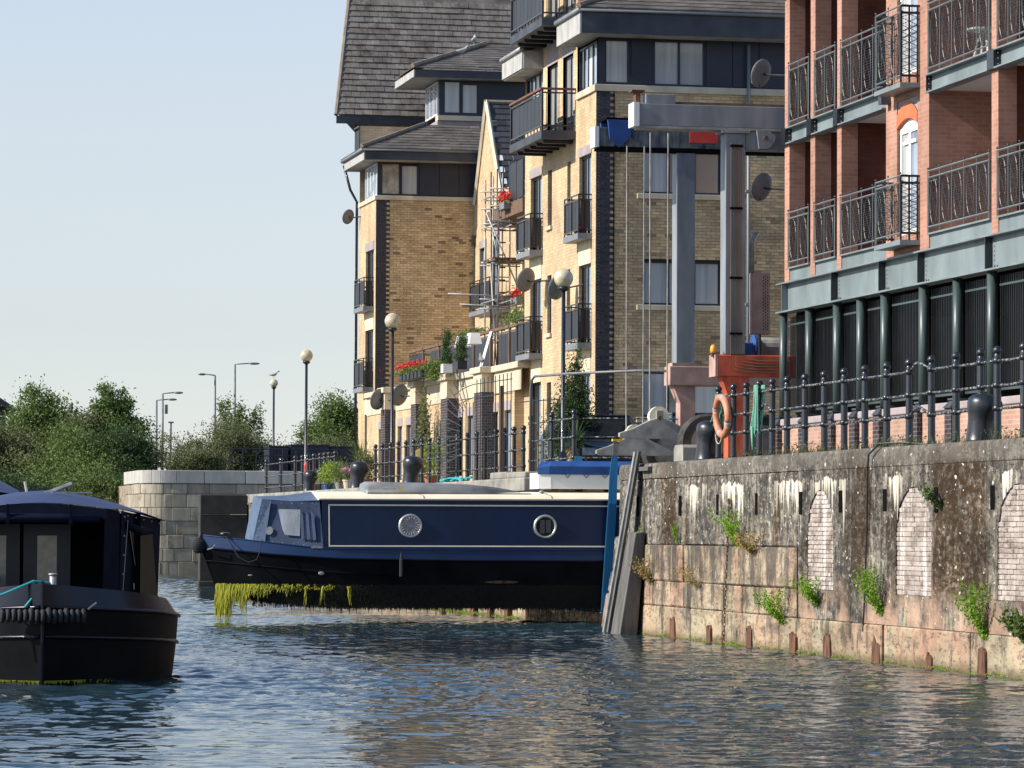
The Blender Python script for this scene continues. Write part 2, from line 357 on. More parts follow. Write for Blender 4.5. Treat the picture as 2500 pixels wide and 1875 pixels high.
def quay_concrete():
    t = NT('quay_concrete'); x = t.zc(); z = x[2]; yv = x[1]
    wn_ = t.n('TexNoise'); wn_.inputs['Scale'].default_value = 1.7; wn_.inputs['Detail'].default_value = 4; t.L(t.P(), wn_.inputs['Vector'])
    wa = t.n('VectorMath', operation='MULTIPLY_ADD'); t.L(wn_.outputs['Color'], wa.inputs[0]); wa.inputs[1].default_value = (.0, .45, .9); t.L(t.P(), wa.inputs[2])
    def wv(sc):                                   # stretched, but wandering: stains start, stop and drift
        m_ = t.n('VectorMath', operation='MULTIPLY'); t.L(wa.outputs[0], m_.inputs[0]); m_.inputs[1].default_value = sc; return m_.outputs[0]
    def win(a, b, soft=.25):                      # a patch of wall between two distances along the quay
        return t.math('MULTIPLY', t.ramp(yv, a-soft, a+soft), t.ramp(yv, b+soft, b-soft))
    st = t.noise(None, 6, .65, wv((2.6, 2.6, .42))); fine = t.noise((7, 7, 2.6), 5, .72); blot = t.noise((.55, .55, .45), 4)
    mott = t.noise((1.0, 1.0, 3.0), 7, .72)
    c = t.mix(t.ramp(t.math('ADD', t.math('MULTIPLY', st, .45), t.math('MULTIPLY', mott, .55)), .38, .60), (.050, .046, .040), (.31, .28, .225))
    c = t.mix(t.ramp(fine, .44, .58, 0, .8), c, (.036, .032, .027))
    c = t.mix(t.ramp(t.noise((7, 7, 22), 4, .75), .52, .60, 0, .75), c, (.025, .022, .018))
    c = t.mix(t.ramp(t.noise((6, 6, 9), 5, .7), .54, .62, 0, .6), c, (.44, .41, .35))
    tan = t.math('MULTIPLY', t.ramp(t.noise(None, 5, .6, wv((3.4, 3.4, .30))), .52, .60), t.math('MULTIPLY', t.ramp(z, 2.45, 1.0), t.ramp(mott, .40, .56)))
    c = t.mix(t.math('MULTIPLY', tan, .8), c, (.42, .34, .22))
    low = t.math('MULTIPLY', t.ramp(t.noise((1.1, 1.1, 1.0), 5, .6), .42, .54), t.ramp(z, 1.25, .6))
    c = t.mix(t.math('MULTIPLY', low, .9), c, (.44, .29, .20))
    # brown moss sheets
    zone = t.math('MAXIMUM', t.math('MAXIMUM', win(44.9, 47.0), win(41.0, 43.2)), t.math('MAXIMUM', t.math('MULTIPLY', win(54.2, 55.0, .4), .8), t.math('MAXIMUM', t.math('MULTIPLY', win(49.8, 50.9, .3), .55), t.math('MULTIPLY', win(60.8, 61.8, .4), .5))))
    mo = t.math('ADD', t.math('MULTIPLY', zone, .16), t.math('ADD', t.math('MULTIPLY', blot, .5), t.math('MULTIPLY', t.noise((3.6, 3.6, .3), 5, .7), .5)))
    ms = t.math('MULTIPLY', t.ramp(mo, .56, .62), t.ramp(z, .75, 1.1))
    c = t.mix(t.math('MULTIPLY', ms, t.ramp(t.noise((7, 7, 15), 4, .7), .38, .56, .25, 1)), c, (.050, .028, .012))
    top = t.ramp(z, 2.70, 2.78); c = t.mix(t.math('MULTIPLY', top, .5), c, (.17, .155, .13))
    sh = t.n('VectorMath', operation='SCALE'); t.L(c, sh.inputs[0]); t.L(t.ramp(t.noise((.5, .5, 1.3), 8, .7), .36, .62, .5, 1.15), sh.inputs['Scale']); c = sh.outputs[0]
    # lime runs under the coping
    lz = t.math('MAXIMUM', t.math('MAXIMUM', win(56.4, 57.9, .4), win(53.2, 54.5, .4)), t.math('MAXIMUM', t.math('MULTIPLY', win(58.9, 60.1, .4), .8), t.math('MAXIMUM', t.math('MULTIPLY', win(50.9, 52.7, .45), .75), t.math('MAXIMUM', t.math('MULTIPLY', win(48.4, 49.0, .25), .95), t.math('MULTIPLY', win(43.8, 44.4, .25), .95)))))
    edge = t.math('ADD', 2.40, t.math('MULTIPLY', t.noise((2.2, 2.2, 0), 5, .7), .38))
    d = t.math('SUBTRACT', edge, z)
    run = t.noise((9, 9, 0.12), 3, .8)
    lim = t.ramp(t.math('SUBTRACT', t.math('ADD', run, t.math('MULTIPLY', lz, .10)), t.math('MULTIPLY', d, .32)), .50, .54)
    lime = t.math('MULTIPLY', t.math('MULTIPLY', lim, t.ramp(d, 0, .02)), lz)
    c = t.mix(t.math('MINIMUM', lime, 1), c, (.74, .67, .54))
    spots = t.ramp(t.noise((6, 6, 12), 2, .4), .70, .72); c = t.mix(t.math('MULTIPLY', spots, .8), c, (.62, .58, .5))
    crack = t.n('TexVoronoi', feature='DISTANCE_TO_EDGE'); crack.inputs['Scale'].default_value = 1
    jit = t.n('VectorMath', operation='ADD'); t.L(t.scaled((.9, .9, .75)), jit.inputs[0])
    nz = t.n('TexNoise'); nz.inputs['Scale'].default_value = 2.2; t.L(t.P(), nz.inputs['Vector']); t.L(nz.outputs['Color'], jit.inputs[1])
    t.L(jit.outputs[0], crack.inputs['Vector'])
    c = t.mix(t.ramp(crack.outputs[0], .012, .004, 0, .5), c, (.03, .027, .022))
    h = t.math('ADD', t.noise((9, 9, 2.2), 6, .7), t.math('MULTIPLY', fine, .6))
    nm = t.bump(h, .9, .04, t.bump(t.noise((45, 45, 45), 4), .4, .01))
    return t.fin(c, .92, 0, nm, .15)
mat['quay'] = quay_concrete()
def quay_stone():
    t = NT('quay_sandstone'); x = t.zc(); z = x[2]; oi = t.n('ObjectInfo')
    c = t.mix(oi.outputs['Random'], (.42, .245, .165), (.40, .30, .19))
    c = t.mix(t.ramp(t.noise((1.6, 1.6, .7), 5), .4, .62), c, (.40, .34, .23))
    c = t.mix(t.ramp(t.noise((1.2, 1.2, 3.6), 7, .75), .50, .60, 0, .75), c, (.17, .135, .10))
    c = t.mix(t.ramp(t.noise((7, 7, 20), 4, .75), .55, .62, 0, .7), c, (.06, .05, .04))
    g = t.math('ADD', t.math('MULTIPLY', t.noise((2.0, 2.0, .8), 7, .72), 1), t.math('MULTIPLY', z, .10))
    c = t.mix(t.ramp(g, .55, .66, 0, .9), c, (.085, .075, .062))
    c = t.mix(t.ramp(t.noise((4, 4, 2.0), 6, .75), .57, .64, 0, .8), c, (.05, .043, .034))
    c = t.mix(t.ramp(t.noise((6, 6, .2), 3, .6), .66, .72, 0, .5), c, (.46, .40, .28))
    sh = t.n('VectorMath', operation='SCALE'); t.L(c, sh.inputs[0]); t.L(t.ramp(t.noise((.5, .5, 1.5), 8, .72), .36, .62, .6, 1.15), sh.inputs['Scale']); c = sh.outputs[0]
    c = t.mix(t.ramp(z, .16, .02, 0, .75), c, (.085, .075, .03))  # darker olive near the water: green growth, plus shade put into the colour
    nm = t.bump(t.noise((10, 10, 5), 6, .7), .7, .03, t.bump(t.noise((50, 50, 50), 4), .4, .01))
    return t.fin(c, .9, 0, nm, .15)
mat['quay_stone'] = quay_stone()
def limewashed():
    t = NT('limewashed_brick'); oi = t.n('ObjectInfo')
    c = t.mix(oi.outputs['Random'], (.45, .40, .35), (.34, .28, .24))
    c = t.mix(t.ramp(t.noise((2, 2, 4), 6, .75), .46, .60), c, (.19, .15, .12))
    c = t.mix(t.ramp(t.noise((5, 5, .3), 4), .55, .66, 0, .8), c, (.74, .70, .63))
    return t.fin(c, .9, 0, t.bump(t.noise((40, 40, 40), 4), .5, .01), .2)
mat['limewash'] = limewashed()
# ================================================================ SETTING
def struct(mb, name, m, **k): return tag(mb.build(name, m, base=(0, 0, 0), **k), kind='structure')
# ---- water
def water_mat():
    t = NT('dock_water')
    m = t.fin((.018, .036, .044), .05, 0, t.bump(t.noise((16, 16, 1), 2), .25, .004), .5); t.p.inputs['IOR'].default_value = 1.333
    return m
mat['water'] = water_mat()
import numpy as np
def water_sheet():
    """one sheet: wind ripples as real waves on the dock, flat far out"""
    rs = np.random.RandomState(4); comps = []
    for k in range(64):
        lam = .14*(1.2/.14)**(rs.rand()**1.4); th = math.radians(65)+rs.randn()*.75
        kk = 2*math.pi/lam; comps.append((kk*math.cos(th), kk*math.sin(th), rs.rand()*6.283, (.042 if lam < .6 else .015)/kk))
    def height(X, Y):
        H = np.zeros_like(X)
        for a, b, p, amp in comps: H += amp*np.sin(a*X+b*Y+p)
        gust = .75+.35*np.sin(.13*X+.21*Y+1)*np.sin(.31*X-.09*Y)+.2*np.sin(.05*Y-.4*X)
        return H*gust
    V = []; Fc = []; off = 0
    def grid(x0, x1, y0, y1, st):
        nonlocal off
        nx, ny = int((x1-x0)/st)+1, int((y1-y0)/st)+1
        X, Y = np.meshgrid(np.linspace(x0, x1, nx), np.linspace(y0, y1, ny))
        ed = np.minimum(np.minimum(X-x0, x1-X), np.minimum(Y-y0, y1-Y)); H = height(X, Y)*np.clip(ed/1.0, 0, 1)
        V.append(np.stack([X, Y, H], -1).reshape(-1, 3))
        i = np.arange(nx*ny).reshape(ny, nx); f = np.stack([i[:-1, :-1], i[:-1, 1:], i[1:, 1:], i[1:, :-1]], -1).reshape(-1, 4)
        Fc.append(f+off); off += nx*ny
    grid(-6, 17, 20, 78, .06); grid(-6, 17, 78, 156, .15)
    for x0, x1, y0, y1 in ((-2500, -6, -1200, 3500), (17, 2500, -1200, 3500), (-6, 17, -1200, 20), (-6, 17, 156, 3500)):
        V.append(np.array([(x0, y0, 0), (x1, y0, 0), (x1, y1, 0), (x0, y1, 0)], float)); Fc.append(np.array([[0, 1, 2, 3]])+off); off += 4
    v = np.concatenate(V); f = np.concatenate(Fc); me = bpy.data.meshes.new('water')
    me.vertices.add(len(v)); me.vertices.foreach_set('co', v.ravel()); me.loops.add(f.size); me.loops.foreach_set('vertex_index', f.ravel().astype(np.int32))
    me.polygons.add(len(f)); me.polygons.foreach_set('loop_start', (np.arange(len(f))*4).astype(np.int32)); me.polygons.foreach_set('loop_total', np.full(len(f), 4, np.int32))
    me.update(calc_edges=True); me.polygons.foreach_set('use_smooth', np.ones(len(f), bool)); me.materials.append(mat['water'])
    o = bpy.data.objects.new('water', me); COL.objects.link(o); tag(o, kind='structure')
water_sheet()
# ---- ground
SY0, SY1 = 64.9, 73.05                   # end of the near quay wall; far side of the lifting slot (69.75 .. 73.05)
g = MB()
g.box(15.62, 400, -60, SY0-.12, -3, 2.97)
g.box(16.75, 400, SY0-.12, 69.75, -3, 2.965)
g.box(30, 400, 69.75, SY1+.12, -3, 2.96)
g.box(15.62, 400, SY1+.12, 115.0, -3, 2.86); g.box(16.4, 400, 115.0, 119.3, -3, 2.859); g.box(19.3, 400, 119.3, 148.2, -3, 2.858)
struct(g, 'quay_ground', mat['ground'])
g = MB()
g.box(16.6, 600, 150.1, 1500, -3, 4.05)
struct(g, 'far_ground', mat['earth'])
g = MB()
g.add([(-600,154,-1),(16.3,154,-1),(16.3,162,2.2),(-600,162,2.2),(16.3,1500,3.4),(-600,1500,3.4),(-600,154,-3),(16.3,154,-3)],
      [(0,1,2,3),(3,2,4,5),(6,7,1,0)])
struct(g, 'bank', mat['earth'])

# ---- near quay wall: individual stones, concrete facing, brick arches
def stone(mb, x0, y0, y1, z0, z1, d=.25, ch=.02, proud=0.):
    """block whose worn face looks to -X"""
    a = x0-proud; j = .008
    big = (y1-y0) > .5
    y0 += j*(1.7 if big else 1); y1 -= j*(1.7 if big else 1); z0 += j*.6; z1 -= j*.6
    rn = lambda: random.uniform(-.012, .012) if big else random.uniform(-.005, .005)
    zj = (lambda: random.uniform(0, .014)) if big else (lambda: 0)
    f = [(a+rn(), y0+ch+zj()*2, z0+ch+zj()), (a+rn(), y1-ch-zj()*2, z0+ch+zj()), (a+rn(), y1-ch-zj()*2, z1-ch-zj()), (a+rn(), y0+ch+zj()*2, z1-ch-zj())]
    e = [(a+ch, y0, z0), (a+ch, y1, z0), (a+ch, y1, z1), (a+ch, y0, z1)]
    b = [(x0+d, y0, z0), (x0+d, y1, z0), (x0+d, y1, z1), (x0+d, y0, z1)]
    mb.add(f+e+b, [(3,2,1,0)] + [(i, (i+1) % 4, 4+(i+1) % 4, 4+i) for i in range(4)] + [(4+i, 4+(i+1) % 4, 8+(i+1) % 4, 8+i) for i in range(4)])
    return mb
XW = 15.5
wall = thing('quay_wall', (XW, 50, 0), 'tall weathered quay wall with bricked-up arches beside the open water', 'wall')
rnd = random.Random(3)
def course(z0, z1, ya, yb, lo, hi, m, name='stone', pr=.035):
    y = ya
    while y < yb-.05:
        l = min(rnd.uniform(lo, hi), yb-y)
        if yb-(y+l) < .5: l = yb-y
        stone(MB(), XW, y, y+l, z0, z1, .2, .016, rnd.uniform(0, pr)).build(name, m, wall)
        y += l
course(-.6, .53, 36, SY0-.3, 1.2, 2.1, mat['quay_stone'])
course(.53, .96, 53.4, SY0-.35, 1.0, 1.9, mat['quay_stone'])
course(.96, 1.58, 53.4, SY0-.4, 1.4, 2.6, mat['quay_stone'])
course(1.58, 2.72, 53.4, SY0-.45, 2.6, 3.6, mat['quay'], 'concrete_panel', .006)
y = 36.0
while y < SY0-.5:                        # coping with a rounded nose
    l = min(2.9, SY0-.02-y)
    if SY0-.02-(y+l) < 1: l = SY0-.02-y
    pr = [(XW-.012, 2.724), (XW-.016, 2.86), (XW-.008, 2.94), (XW+.01, 2.985), (XW+.10, 3.0), (XW+.62, 3.005), (XW+.62, 2.735)]
    mb = MB(); mb.add([(p[0], y+.006, p[1]) for p in pr] + [(p[0], y+l-.006, p[1]) for p in pr],
        [tuple(range(7)), tuple(range(13, 6, -1))] + [(i, i+7, (i+1) % 7+7, (i+1) % 7) for i in range(7)])
    mb.build('coping', mat['quay'], wall); y += l
# concrete facing with arches, y 36..53.4
ARCH = [(51.60, 52.90), (47.07, 48.60), (42.85, 44.42), (38.5, 40.0)]
ZS, ZB, ZT = 1.86, .96, 2.43
def archz(y, a, b):
    q = (2*y-a-b)/(b-a); return ZS + (ZT-ZS)*math.sqrt(max(0, 1-abs(q)**1.7))
mb = MB(); cur = 36.0
for a, b in sorted(ARCH):
    mb.box(XW, XW+.2, cur, a, .535, 2.73)
    mb.box(XW, XW+.2, a, b, .535, ZB)
    N = 14
    for i in range(N):
        ya, yb = a+(b-a)*i/N, a+(b-a)*(i+1)/N; za, zb = archz(ya, a, b), archz(yb, a, b)
        mb.add([(XW,ya,za),(XW,yb,zb),(XW,yb,2.73),(XW,ya,2.73),(XW+.2,ya,za),(XW+.2,yb,zb)], [(3,2,1,0),(0,1,5,4)])
    cur = b
mb.box(XW, XW+.2, cur, 53.39, .535, 2.73)
mb.build('concrete_facing', mat['quay'], wall)
bm = {}
for a, b in ARCH:
    row = 0; z = ZB
    while z < ZT-.02:
        h = .066; nb = 7; w = (b-a)/nb; o = (row % 2)*w*.5
        for i in range(-1, nb+1):
            ya, yb = max(a, a+i*w+o), min(b, a+(i+1)*w+o)
            if yb-ya < .04: continue
            zm = min(archz(ya+.01, a, b), archz(yb-.01, a, b), archz((ya+yb)/2, a, b)+.03)
            if z+h*.6 > zm: continue
            key = round(yb-ya, 3)
            if key not in bm:
                q = MB(); stone(q, 0, 0, key, 0, h, .06, .006); bm[key] = smesh(q, 'brick', mat['limewash'])
            inst('brick', bm[key], (XW+.004+rnd.uniform(0, .010), ya, z), wall)
        z += h; row += 1
mb = MB()
for a, b in ARCH: mb.box(XW+.024, XW+.2, a-.02, b+.02, ZB-.02, ZT+.02)
mb.build('mortar_backing', mat['lintel'], wall)
# near-black boxes stand in for the shaded timber sockets; rotten stubs at the water
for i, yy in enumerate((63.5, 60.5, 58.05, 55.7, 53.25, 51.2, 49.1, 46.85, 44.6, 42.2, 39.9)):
    MB().box(XW-.012, XW+.1, yy-.075, yy+.075, 2.09+rnd.uniform(-.02,.02), 2.41).build('socket_shade', mat['void'], wall)
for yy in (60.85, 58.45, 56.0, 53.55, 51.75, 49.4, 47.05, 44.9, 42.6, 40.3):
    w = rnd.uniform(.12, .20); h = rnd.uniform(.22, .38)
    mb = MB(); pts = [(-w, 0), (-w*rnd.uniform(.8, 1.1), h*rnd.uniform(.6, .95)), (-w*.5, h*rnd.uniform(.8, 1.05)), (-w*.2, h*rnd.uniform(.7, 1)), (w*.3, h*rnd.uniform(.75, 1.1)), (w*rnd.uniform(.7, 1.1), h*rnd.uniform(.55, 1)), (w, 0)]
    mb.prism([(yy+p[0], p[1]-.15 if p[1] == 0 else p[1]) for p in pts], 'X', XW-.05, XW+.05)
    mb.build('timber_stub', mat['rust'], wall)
    MB().box(XW-.024, XW+.05, yy+w+.0, yy+w+.06, -.2, h*.9).build('stub_gap_shade', mat['void'], wall)  # black strip standing in for the shaded gap beside the stub
# corner stones of the slot mouth, battered outward at the foot
prof = [(2.735, XW, 0), (1.72, XW-.02, 0), (1.13, XW-.12, .0), (.72, XW-.20, 0), (.30, XW-.27, 0), (-.5, XW-.36, 0)]
zz = [(1.72, 2.735, .0, .02), (1.10, 1.72, .10, .14), (.70, 1.10, .17, .22), (.05, .70, .26, .34), (-.6, .05, .33, .40)]
for z0, z1, t1, t0 in zz:
    mb = MB(); ya, yb = SY0-.46, SY0
    a0, a1 = XW-t0, XW-t1; c = .04
    vs = []
    for (z, a, cc) in ((z0+.01, a0+c*.6, c), (z0+.05, a0, c), (z1-.05, a1, c), (z1-.01, a1+c*.6, c)):
        vs += [(a+cc, ya, z), (a, ya+.02, z), (a, yb-.05, z), (a+.05, yb, z), (XW+.9, yb, z), (XW+.9, ya, z)]
    fs = [tuple(range(5, -1, -1)), tuple(range(18, 24))]
    for i in range(3):
        for k in range(6): fs.append((i*6+k, i*6+(k+1) % 6, (i+1)*6+(k+1) % 6, (i+1)*6+k))
    mb.add(vs, fs); mb.build('corner_stone', mat['quay'], wall)
# slot side walls
for k in range(6):
    for z0, z1 in ((-.6, .5), (.5, 1.2), (1.2, 2.0), (2.0, 2.96)):
        xa = XW+.92+k*2.2+(.8 if z0 in (.5, 2.0) else 0)
        MB().box(xa+.01, xa+2.19, SY0-.2, SY0-.01, z0+.01, z1-.01).build('slot_stone', mat['quay'], wall)
# timber fender and channel at the corner
fe = thing('timber_fender', (15.3, 63.6, 0), 'dark grey upright timber fender bolted to quay wall corner', 'fender')
MB().add([(15.02,63.05,-.3),(15.02,63.75,-.3),(15.36,63.75,-.3),(15.36,63.05,-.3),(15.30,62.85,1.78),(15.30,63.45,1.78),(15.48,63.45,1.80),(15.48,62.85,1.80)],
   [(0,3,2,1),(4,5,6,7),(0,1,5,4),(1,2,6,5),(2,3,7,6),(3,0,4,7)]).build('baulk', mat['timber_grey'], fe, bevel=.015)
rail = thing('guide_rail', (15.2, 64.3, 0), 'bolted grey steel channel leaning up the wall corner above the fender', 'rail')
def lean(y0b, y1b, y0t, y1t, x0b, x0t, d, zt=3.2):
    return MB().add([(x0b,y0b,-.3),(x0b,y1b,-.3),(x0b+d,y1b,-.3),(x0b+d,y0b,-.3),(x0t,y0t,zt),(x0t,y1t,zt),(x0t+d,y1t,zt),(x0t+d,y0t,zt)],
      [(0,3,2,1),(4,5,6,7),(0,1,5,4),(1,2,6,5),(2,3,7,6),(3,0,4,7)])
lean(63.98, 64.10, 62.98, 63.10, 15.02, 15.38, .05).build('flange', mat['timber_grey'], rail)
lean(64.30, 64.42, 63.24, 63.36, 15.02, 15.38, .05).build('flange', mat['galv'], rail)
lean(64.10, 64.30, 63.10, 63.24, 15.07, 15.43, .02).build('web', mat['timber_grey'], rail)
for k in range(9):
    q = k/8.; z = .2+2.7*q; MB().ball((15.05+.34*(z+.3)/3.5, 64.06-1.0*(z+.3)/3.5, z), .016, 6, 4).build('bolt', mat['galv'], rail)
MB().box(15.40, 15.48, 62.40, 63.05, 2.86, 2.93).build('bracket', mat['timber_grey'], rail)

# ---- left quay wall (beyond the slot), its end block and raised kerb stones
lw = thing('quay_wall', (XW, 90, 0), 'sunlit stone quay wall running behind the raised blue narrowboat', 'wall')
y = SY1
while y < 115:
    for z0, z1, m in ((-.6, .45, 'quay_stone'), (.45, 1.2, 'quay_stone'), (1.2, 2.58, 'quay')):
        l = 2.4
        stone(MB(), XW, y, min(y+l, 115), z0, z1, .2, .02, rnd.uniform(0, .02)).build('stone', mat[m], lw)
    MB().box(XW-.04, XW+.7, y+.008, min(y+2.4, 115)-.008, 2.6, 2.88).build('coping', mat['concrete'], lw, bevel=.03)
    y += 2.4
for k in range(5):
    xa = XW+.02+k*2.2
    MB().box(xa, xa+2.18, SY1+.0, SY1+.13, -.6, 2.6).build('slot_stone', mat['quay'], lw)
for ya, yb, zb in ((73.1, 74.9, 3.0), (74.95, 76.6, 3.02)):
    MB().box(XW-.02, XW+.5, ya, yb, 2.875, zb).build('kerb_stone', mat['concrete'], lw, bevel=.03)
for yy in (74.4, 76.2, 78.0, 79.8, 81.6):
    MB().box(XW-.12, XW+.02, yy-.16, yy+.16, -.2, .3).build('timber_stub', mat['rust'], lw)
pier = thing('dock_pier', (14.7, 114.8, 0), 'square black timber-clad pier end standing out from quay wall', 'pier')
MB().box(13.98, 15.45, 114.5, 115.0, 2.26, 2.86).build('upper_face', mat['dark_stone'], pier, bevel=.02)
MB().box(13.98, 15.45, 114.54, 115.0, .2, 2.25).build('lower_face', mat['dark_stone'], pier, bevel=.02)
MB().box(13.93, 15.4, 114.48, 115.05, -.6, .19).build('foot', mat['dark_stone'], pier, bevel=.04)

# ---- far pale stone wall with round corner
fw = thing('dock_wall', (18, 149.5, 0), 'pale block-built dock wall with rounded corner below the bushes', 'wall')
path = []
for k in range(7):
    a = R(90*k/6); path.append((16.9-1.05*math.cos(a), 150.55-1.05*math.sin(a)))
path = [(15.85, 160), (15.85, 156), (15.85, 153)] + path
x = 17.3
while x < 40: path.append((x, 149.5)); x += .9
def wallblock(i, j, t0, t1, z0, z1, d, name, m):
    # block following path from param t0 to t1
    def pt(t):
        i = min(int(t), len(path)-2); f = t-i; a, b = path[i], path[i+1]; return Vector((a[0]+(b[0]-a[0])*f, a[1]+(b[1]-a[1])*f))
    def nrm(t):
        e = .05; v = pt(min(t+e, len(path)-1.001))-pt(max(t-e, 0)); v.normalize(); return Vector((-v.y, v.x))*-1
    N = 3; vs = []
    for k in range(N+1):
        t = t0+(t1-t0)*k/N; p = pt(t); n = nrm(t); o = p+n*d; q = p-n*.4
        for z in (z0, z1): vs += [(o.x, o.y, z), (q.x, q.y, z)]
    fs = [(0,1,3,2), (N*4+0, N*4+2, N*4+3, N*4+1)]
    for k in range(N):
        a, b = k*4, k*4+4; fs += [(a, a+2, b+2, b), (a+2, a+3, b+3, b+2), (a+3, a+1, b+1, b+3), (a+1, a, b, b+1)]
    MB().add(vs, fs).build(name, m, fw, bevel=.02)
zs = [-.6, .45, 1.0, 1.55, 2.1, 2.65, 3.2, 3.62]
for ci in range(len(zs)-1):
    t = 1.0+(ci % 2)*.4
    while t < len(path)-1.2:
        l = rnd.uniform(.7, 1.3)
        wallblock(0, 0, t, min(t+l-.02, len(path)-1.01), zs[ci]+.012, zs[ci+1]-.012, rnd.uniform(-.02, .02), 'stone', mat['limestone']); t += l
t = 1.0
while t < len(path)-1.5:
    l = rnd.uniform(1.2, 1.9); wallblock(0, 0, t, min(t+l-.02, len(path)-1.01), 3.63, 4.16, .05, 'coping_stone', mat['copestone']); t += l
mb = MB()
for i in range(len(path)-1):
    a, b = path[i], path[i+1]; v = Vector((b[0]-a[0], b[1]-a[1])).normalized(); n = Vector((v.y, -v.x))*-1
    mb.quad((a[0]+n.x*.04, a[1]+n.y*.04, -1), (b[0]+n.x*.04, b[1]+n.y*.04, -1), (b[0]+n.x*.04, b[1]+n.y*.04, 3.6), (a[0]+n.x*.04, a[1]+n.y*.04, 3.6))
mb.build('mortar_backing', mat['mortar'], fw)
# ================================================================ BUILDINGS
def wallholes(mb, pl, c, u0, u1, z0, z1, holes, dep=.12):
    us = sorted({u0, u1, *[h[0] for h in holes], *[h[1] for h in holes]}); zs = sorted({z0, z1, *[h[2] for h in holes], *[h[3] for h in holes]})
    us = [u for u in us if u0 <= u <= u1]; zs = [z for z in zs if z0 <= z <= z1]
    P = (lambda u, d, z: (c+d, u, z)) if pl == 'X' else (lambda u, d, z: (u, c+d, z))
    for i in range(len(us)-1):
        for j in range(len(zs)-1):
            um, zm = (us[i]+us[i+1])/2, (zs[j]+zs[j+1])/2
            if any(h[0] < um < h[1] and h[2] < zm < h[3] for h in holes): continue
            mb.quad(P(us[i],0,zs[j]), P(us[i+1],0,zs[j]), P(us[i+1],0,zs[j+1]), P(us[i],0,zs[j+1]))
    for (a, b, q, w) in [h[:4] for h in holes]:
        for (p1, p2) in (((a,q),(a,w)), ((a,w),(b,w)), ((b,w),(b,q)), ((b,q),(a,q))):
            mb.quad(P(p1[0],0,p1[1]), P(p2[0],0,p2[1]), P(p2[0],dep,p2[1]), P(p1[0],dep,p1[1]))
    return mb
def window(par, pl, c, u0, u1, z0, z1, n=2, dep=.10, fm='frame', pm=('glass_pale',), fw=.05, top=0, name='window'):
    """frame with n lights; each light is a pane"""
    f = MB(); d0, d1 = dep-.03, dep+.03
    f.pbox(pl, c, u0, u1, d0, d1, z0, z0+fw); f.pbox(pl, c, u0, u1, d0, d1, z1-fw-top, z1)
    f.pbox(pl, c, u0, u0+fw, d0, d1, z0+fw, z1-fw-top); f.pbox(pl, c, u1-fw, u1, d0, d1, z0+fw, z1-fw-top)
    for k in range(1, n):
        u = u0+(u1-u0)*k/n; f.pbox(pl, c, u-fw*.6, u+fw*.6, d0-.002, d1+.002, z0+fw, z1-fw-top)
    o = f.build(name, mat[fm], par)
    for k in range(n):
        a, b = u0+(u1-u0)*k/n, u0+(u1-u0)*(k+1)/n
        a += fw if k == 0 else fw*.6; b -= fw if k == n-1 else fw*.6
        MB().pbox(pl, c, a, b, dep-.004, dep+.012, z0+fw, z1-fw-top).build('pane', mat[pm[k % len(pm)]], o)
    return o
def geobricks(pl, c, u0, u1, z0, z1, holes, proud=.012, skip=None):
    mb = MB(); L, H, j = .225, .075, .009; r = 0; z = z0
    while z < z1-.02:
        u = u0-(r % 2)*L/2
        while u < u1:
            a, b = max(u, u0)+j/2, min(u+L, u1)-j/2; u += L
            if b-a < .03: continue
            zt = min(z+H-j, z1)
            if skip and a < skip(r): 
                a = skip(r)+j/2
                if b-a < .03: continue
            if any(a < h[1]+.01 and b > h[0]-.01 and z < h[3] and zt > h[2] for h in holes):
                sp = []
                for h in holes:
                    if a < h[1]+.01 and b > h[0]-.01 and z < h[3] and zt > h[2]:
                        if a < h[0]-.04: sp.append((a, h[0]-.002))
                        if b > h[1]+.04: sp.append((h[1]+.002, b))
            else: sp = [(a, b)]
            p = proud*random.uniform(.6, 1.3)
            for a, b in sp:
                P = (lambda u, d, z: (c+d, u, z)) if pl == 'X' else (lambda u, d, z: (u, c+d, z))
                mb.add([P(a,-p,z),P(b,-p,z),P(b,-p,zt),P(a,-p,zt),P(a,.01,z),P(b,.01,z),P(b,.01,zt),P(a,.01,zt)],
                       [(0,1,2,3),(0,4,5,1),(1,5,6,2),(2,6,7,3),(3,7,4,0)])
        z += H; r += 1
    return mb
def juliet(par, y0, y1, zs, X=19.7, d=.32, zt=None, nb=4, name='balcony'):
    """boarded box balcony on a facade that faces -X: slab, rails, boards"""
    zt = zt or zs+1.06; x0 = X-d
    f = MB(); r = .016
    for z in (zt, zt-.12, zs+.22):
        f.box(x0-r, x0+r, y0, y1, z-r, z+r)
        for yy in (y0+r, y1-r): f.box(x0+r, X, yy-r, yy+r, z-r, z+r)
    for yy in (y0+r, (y0+y1)/2, y1-r): f.box(x0-r*.9, x0+r*.9, yy-r*.9, yy+r*.9, zs+.14, zt)
    n = max(2, int(d/.11))
    for k in range(1, n): f.box(x0+d*k/n-.008, x0+d*k/n+.008, y0+.006, y0+.022, zs+.14, zt-.12)
    for yy in (y0+.25*(y1-y0), y0+.75*(y1-y0)): f.box(x0-.01, x0+.01, yy-.01, yy+.01, zs+.14, zs+.2)
    o = f.build(name, mat['blackmetal'], par)
    MB().box(x0-.03, X+.0, y0-.03, y1+.03, zs, zs+.14).build('slab', mat['greymetal'], o)
    for k in range(nb):
        a, b = y0+.03+(y1-y0-.06)*k/nb, y0+.03+(y1-y0-.06)*(k+1)/nb
        MB().box(x0+.012, x0+.03, a+.008, b-.008, zs+.25, zt-.14).build('board', mat['blackboard'], o)
    MB().box(x0+.06, X-.03, y0+.03, y0+.045, zs+.25, zt-.14).build('board', mat['blackboard'], o) if d < .5 else None
    return o
